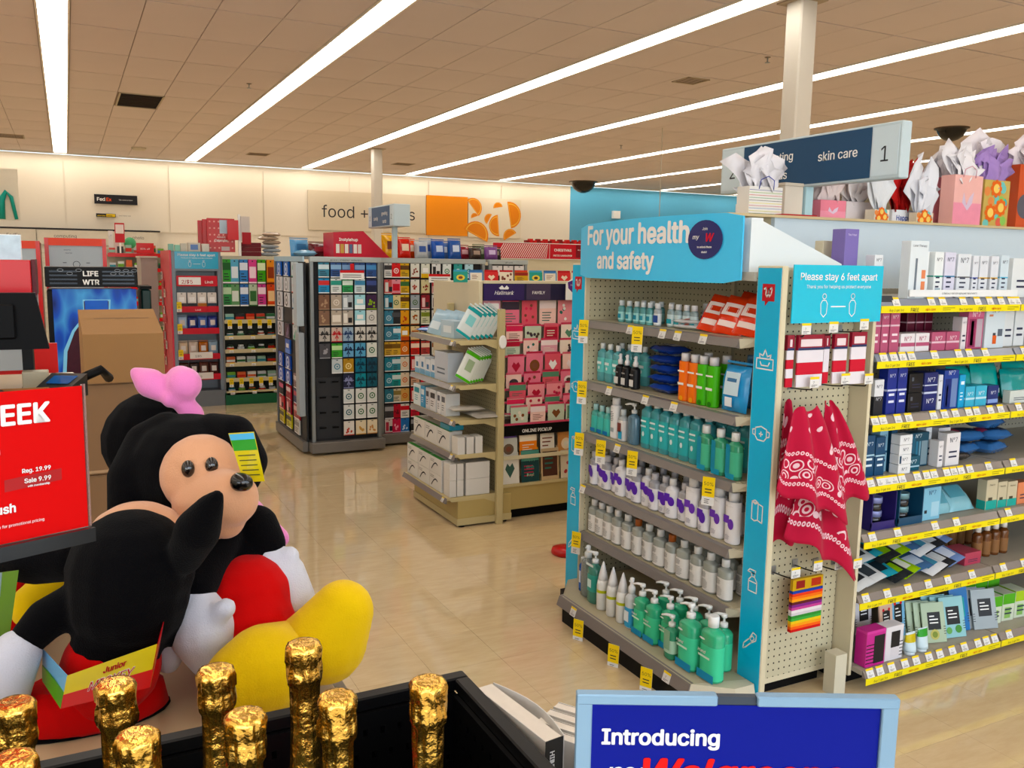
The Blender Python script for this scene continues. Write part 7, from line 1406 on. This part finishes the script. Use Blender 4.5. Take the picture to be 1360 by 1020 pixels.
wpart('tray_base', MB().lathe([(.112, TZ+.0015), (.125, TZ+.012), (.118, TZ+.05), (.09, TZ+.075)], REDP, 24, (.0, 1.56), 2, .55).lathe([(.135, TZ+.001), (.138, TZ+.006), (.12, TZ+.011)], FUR, 24, (-.01, 1.565), 2, .5), PO['B'], 'red felt base with black rim')
# printed sleeve of the toy at the left edge
sl = MB(); q = [Vector(v) for v in ((-.19, 1.60, .985), (-.095, 1.60, .985), (-.115, 1.60, .87), (-.19, 1.60, .86))]
face(sl, q, 0, 1, 0, 1, mat('#6a8a3a', .4, coat=.3), 0); face(sl, q, 0, .75, 0, .35, mat('#8a9aa0', .4), .0006); face(sl, q, 0, .5, .35, .7, ym, .0008); face(sl, q, 0, .5, .7, 1, rm_, .0008)
o = wpart('card_sleeve', sl, PO['D'], 'green, yellow and red card sleeve'); o.modifiers.new('t', 'SOLIDIFY').thickness = .0015
yb = MB(); yb.loft([[(-.04, 1.95, z) for z in (0,)]*0 or [(.0, 0, 0), (.13, 0, 0), (.02, 0, .17), (.0, 0, .17)], [(.0, .03, 0), (.13, .03, 0), (.02, .03, .17), (.0, .03, .17)]], mat('#d8b81c', .4), False)
yb.quad((.015, -.001, .06), (.065, -.001, .06), (.05, -.001, .10), (.015, -.001, .10), mat('#5a6a5a', .4)); solo('yellow_card_box', yb, 'yellow sloping card box beside the red sale sign', 'box', None, (.0, 1.93, TZ+.0005), 0, [('back_flap', MB().box(0, .01, .031, .033, 0, .2, mat('#d8b81c', .4)))])
# ---------------- crate with bottles
BZ = .795
cr = Fx('bottle_crate', (-.45, .65, 0), 0, 'black perforated plastic crate holding the gold-foiled bottles', 'crate')
bk = mat('#050506', .4, spec=.25, var=.1); W_, D_ = .86, .30
cr.part('base', MB().box(0, W_, 0, D_, BZ-.012, BZ, bk))
for nm, (x0, x1, y0, y1) in (('rear', (0, W_, D_-.006, D_)), ('right', (W_-.006, W_, 0, D_-.006)), ('front', (0, W_, 0, .006)), ('left', (0, .006, .006, D_-.006))):
    w = MB(); horiz = (x1-x0) > (y1-y0); L_ = (x1-x0) if horiz else (y1-y0); nn = int(L_/.0215)
    def seg(a, b, z0, z1):
        if horiz: w.box(x0+a, x0+b, y0, y1, z0, z1, bk)
        else: w.box(x0, x1, y0+a, y0+b, z0, z1, bk)
    zr = [BZ+.03*k for k in range(6)]
    seg(0, L_, zr[5], .965)
    for k in range(5):
        seg(0, L_, zr[k], zr[k]+.021)
        if nm in ('rear', 'right'):
            for q in range(nn+1):
                a = max(0, q*.0215-.0078+(.0107 if k % 2 else 0)); b = min(L_, q*.0215+.0078+(.0107 if k % 2 else 0)); seg(a, b, zr[k]+.021, zr[k+1]) if b > a else None
        else: seg(0, L_, zr[k]+.021, zr[k+1])
    w.box(x0+(.006 if nm == 'right' else 0), x1+(.0075 if nm == 'right' else 0), y0+(.006 if nm == 'rear' else 0), y1+(.0075 if nm == 'rear' else 0), BZ, .965, mat('#030303', .8, spec=.05)) if nm in ('rear', 'right') else None  # black skin added behind the holes so no light shows through
    cr.part('side_wall', w)
rm = MB(); t = .019
rm.box(-t, W_+t, D_, D_+t, .965, .982, bk, .002).box(-t, W_+t, -t, 0, .965, .982, bk, .002).box(W_, W_+t, 0, D_, .965, .982, bk, .002).box(-t, 0, 0, D_, .965, .982, bk, .002); cr.part('rim', rm)
cr.part('stand', MB().box(.02, W_-.02, .02, D_-.02, .0, BZ-.013, mat('#141416', .5)))
FOIL = mat('#ffd27a', .24, metal=1, var=.14, scale=50, bump=.75, bscale=85, spec=.6)
def foil_bottle(seed, h=.305, neckcol=None):
    R = random.Random(seed); n = 40; prof = [(.0172, h-.002), (.0178, h-.006), (.0176, h-.017), (.0165, h-.019), (.0172, h-.024), (.0178, h-.034), (.0172, h-.040), (.0142, h-.046), (.0138, h-.06), (.0142, h-.09), (.0158, h-.13), (.0185, h-.155)]
    ph = [R.uniform(0, 6.28) for _ in range(6)]
    rings = []
    for i, (r, z) in enumerate(prof[::-1]):
        amp = .0011 if 2 < i < 11 else .0004
        rings.append([((r+amp*(sin(9*a+ph[0]+i*.5)+.7*sin(15*a+ph[1]-i)+.6*sin(23*a+ph[2])) * (1.2 if i in (6, 9, 10) else 1))*cos(a), (r+amp*(sin(9*a+ph[0]+i*.5)+.7*sin(15*a+ph[1]-i)+.6*sin(23*a+ph[2])))*sin(a), z+R.uniform(-.0006, .0006)) for a in [2*pi*k/n for k in range(n)]])
    for f in (.85, .6, .35, .1): rings.append([(.0168*f*cos(2*pi*k/n), .0168*f*sin(2*pi*k/n), h+.0005*(1 if f in (.6, .1) else -.2)) for k in range(n)])
    foil = MB().loft(rings, FOIL)
    body = MB().lathe([(.036, 0), (.0405, .006), (.041, .09), (.0405, .115), (.034, .135), (.024, .148), (.0182, .156)], neckcol or mat('#1d3a22', .1, trans=.3, coat=.6), 22)
    lab = MB().loft([ring(0, 0, z, .0413, .0413, 24) for z in (.03, .085)], mat('#e2d8b8', .5), True, False)
    return T('sparkling_wine_bottle', body, [('foil', foil, 'crinkled gold foil'), ('label', lab)])
BL = [(-.148, .86, 1), (-.148, .76, 2), (-.062, .862, 3), (-.058, .762, 4), (.022, .864, 5), (.034, .757, 6), (.112, .853, 7), (.122, .752, 8), (.205, .750, 10), (.292, .741, 11)]
BN = ['rear bottle hidden past the left frame edge', 'front bottle hidden past the left frame edge', 'gold-foiled bottle, rear one at the left edge', 'gold-foiled bottle, front one at the left bottom corner', 'gold-foiled bottle before the yellow and red card tray', 'gold-foiled bottle in front, low beside the card tray', 'gold-foiled bottle before the white paw', 'gold-foiled bottle in front, just right of the white paw', 'gold-foiled bottle just right of the red-necked bottle', 'rightmost gold-foiled bottle, standing alone by the crate corner']
for (x, y, s), l in zip(BL, BN): foil_bottle(s).put((x, y, BZ+.0006), random.uniform(0, 6), l, 'bottle', 'gold-foiled sparkling wine bottles')
foil_bottle(9, .318, mat('#b00e16', .12, coat=.8)).put((.197, .846, BZ+.0006), 1.0, 'tallest gold-foiled bottle, with red shoulders below the foil', 'bottle', 'gold-foiled sparkling wine bottles')
# books in a rack right of the crate
def book(x, y, z, rz, w, t, h, lb, spine='#141414', ry=0, open_=False, title=None):
    pg = MB().box(-w, -.001, .001, t-.001, 0, h, mat('#e6dfd4', .8, var=.05, scale=90))
    o = solo('book', pg, lb, 'book', 'paperback books beside the crate', (x, y, z), rz)
    c = MB().box(-w, 0, 0, .0008, -.001, h+.001, mat('#d8d4cc', .4)).box(0, .001, 0, t, -.001, h+.001, mat(spine, .4))
    if open_: c.loft([[(-w*(1-k/8), t+.0008+.014*sin(pi*k/8), z_) for z_ in (-.001, h+.001)] + [(-w*(1-k/8), t+.002+.014*sin(pi*k/8), z_) for z_ in (h+.001, -.001)] for k in range(9)], mat('#dcdad6', .35, coat=.3), False)
    else: c.box(-w, 0, t-.0008, t, -.001, h+.001, mat('#d8d4cc', .4))
    part('cover', c, o)
    if title: part('lettering', MB().text(title, .012, PW, (.0016, t*.22, h-.012), (0, 0, -1), (0, 1, 0), align='L', bold=.02), o, 'white spine lettering')
    o.rotation_euler = (0, 0, rz); return o
book(.443, .775, .835, radians(97+180), .145, .024, .145, 'white-paged paperback with black spine leaning by the crate corner', open_=True, title='HIDDEN')
for i in range(4): book(.492+.017*i, .752+.010*i, .805, radians(-58), .085, .014, .165, ['first', 'second', 'third', 'fourth'][i]+' of four thin white paperbacks before the blue sign', '#c9c4bc')
rk = solo('book_rack', MB().box(.435, .62, .62, .95, .785, .80, DARK).box(.45, .61, .64, .93, 0, .785, mat('#1a1a1c', .5)), 'dark rack carrying the paperbacks beside the crate', 'rack', None, (0, 0, 0), 0, [('lip', MB().box(.432, .436, .62, .95, .785, .832, DARK))])
# ---------------- blue sign, bottom right
Sg = Fx('counter_sign', (.359, .578, .80), -YAW, 'blue sign reading introducing in a pale metal frame', 'sign')
fm = mat('#8fb0cc', .35, metal=.4, var=.02); w = .268; zt = .348
Sg.part('frame', MB().box(0, w, 0, .006, 0, .004, fm).box(0, .0135, 0, .008, .004, zt-.001, fm, .001).box(w-.014, w, 0, .008, .004, zt-.001, fm, .001).box(.0, .117, -.001, .009, zt-.009, zt, fm, .001).box(.150, w, -.001, .009, zt-.009, zt, fm, .001).box(.117, .150, .003, .009, zt-.009, zt-.002, mat('#3a4450', .4)))
mb = MB().box(.0137, w-.0142, .003, .006, .0045, zt-.0095, mat('#0a1a86', .35, spec=.15, var=.03)); Sg.part('panel', mb, 'deep blue panel')
mb = MB().text('Introducing', .024, PW, (.022, .0025, zt-.045), align='L', bold=.028, w=.099)
mb.text('my', .045, PW, (.024, .0025, zt-.083), align='L', shear=.35).text('Walgreens', .058, mat('#d8202c', .4, var=0), (.057, .0025, zt-.083), align='L', shear=.3, bold=.03, w=.17)
Sg.part('lettering', mb, 'white and red lettering')
Sg.part('post', MB().box(.12, .145, .0, .006, -.80, -.0005, STEEL).box(.06, .20, -.10, .03, -.80, -.79, STEEL))
# ---------------- red sale sign, left
q = [Vector(v) for v in ((-.07, 1.067, 1.358), (.0055, 1.119, 1.354), (-.078, 1.046, 1.194), (.008, 1.092, 1.191))]
rv = (q[3]-q[2]).normalized(); uv_ = ((q[0]-q[2]).normalized()+(q[1]-q[3]).normalized()).normalized(); nv = rv.cross(uv_).normalized()
Bv = q[2]-rv*.135; wid = (q[3]-Bv).length; hgt = .163
def W3(x, z, y=0): return Bv+rv*x+uv_*z+nv*y
s_ = MB(); rdm = mat('#d00f18', .5, spec=.1, var=.02)
s_.loft([[W3(0, 0, y), W3(wid, 0, y), W3(wid-.002, hgt, y), W3(0, hgt, y)] for y in (-.003, .0)], rdm, False)
base = Vector((Bv.x, Bv.y, TZ)); s_.xf(Matrix.Translation(-base))
so = solo('sale_sign', s_, 'red sale sign in a clear holder, large white lettering', 'sign', None, base)
t_ = MB(); X0 = (q[2]-Bv).length; pxw = ((q[3]-q[2]).length)/118
def TX_(s, px, py, size, m=PW, bold=.02, align='L', w=None): t_.text(s, size, m, W3(X0+px*pxw, hgt-(py-518)*.163/206*1.02, .0008), rv, uv_, bold=bold, align=align, w=w)
TX_('WEEK', 70, 563, .030, bold=.05, align='R', w=.083); TX_('9', 4, 620, .05, bold=.03, align='R'); TX_('Reg. 19.99', 68, 630, .0095, align='R', w=.031)
t_.quad(*[W3(X0+a*pxw, hgt-(b-518)*.163/206*1.02, .0004) for a, b in ((8, 652), (83, 647), (83, 631), (8, 636))], mat('#a81018', .35)); TX_('Sale 9.99', 68, 644, .0095, align='R', w=.029); TX_('with membership', 66, 650, .004, align='R', w=.024)
TX_('Plush', 21, 680, .018, bold=.03, align='R'); TX_('See store for promotional pricing', 57, 699, .006, bold=.0, align='R')
t_.xf(Matrix.Translation(-base)); part('lettering', t_, so, 'white sale lettering')
h_ = MB(); hm_ = mat('#060608', .3, coat=.2)
h_.loft([[W3(-.003, -.017, y), W3(wid+.002, -.017, y), W3(wid+.002, -.001, y), W3(-.003, -.001, y)] for y in (-.02, .012)], hm_, False)
h_.loft([[W3(wid+.0005, 0, y), W3(wid+.003, 0, y), W3(wid+.001, hgt+.002, y), W3(wid-.0012, hgt+.002, y)] for y in (-.004, .002)], mat('#c8a8a8', .1, trans=.8), False)
pb = W3(.03, -.02, -.004); h_.tube([tuple(pb), (pb.x, pb.y, TZ+.012)], .006, hm_, 8); h_.lathe([(.05, TZ+.001), (.05, TZ+.008), (.01, TZ+.014)], hm_, 18, (pb.x, pb.y))
h_.xf(Matrix.Translation(-base)); part('holder', h_, so, 'black base rail and post')
if BAD: print('LABEL PROBLEMS', len(BAD)); [print('   ', b) for b in BAD[:60]]
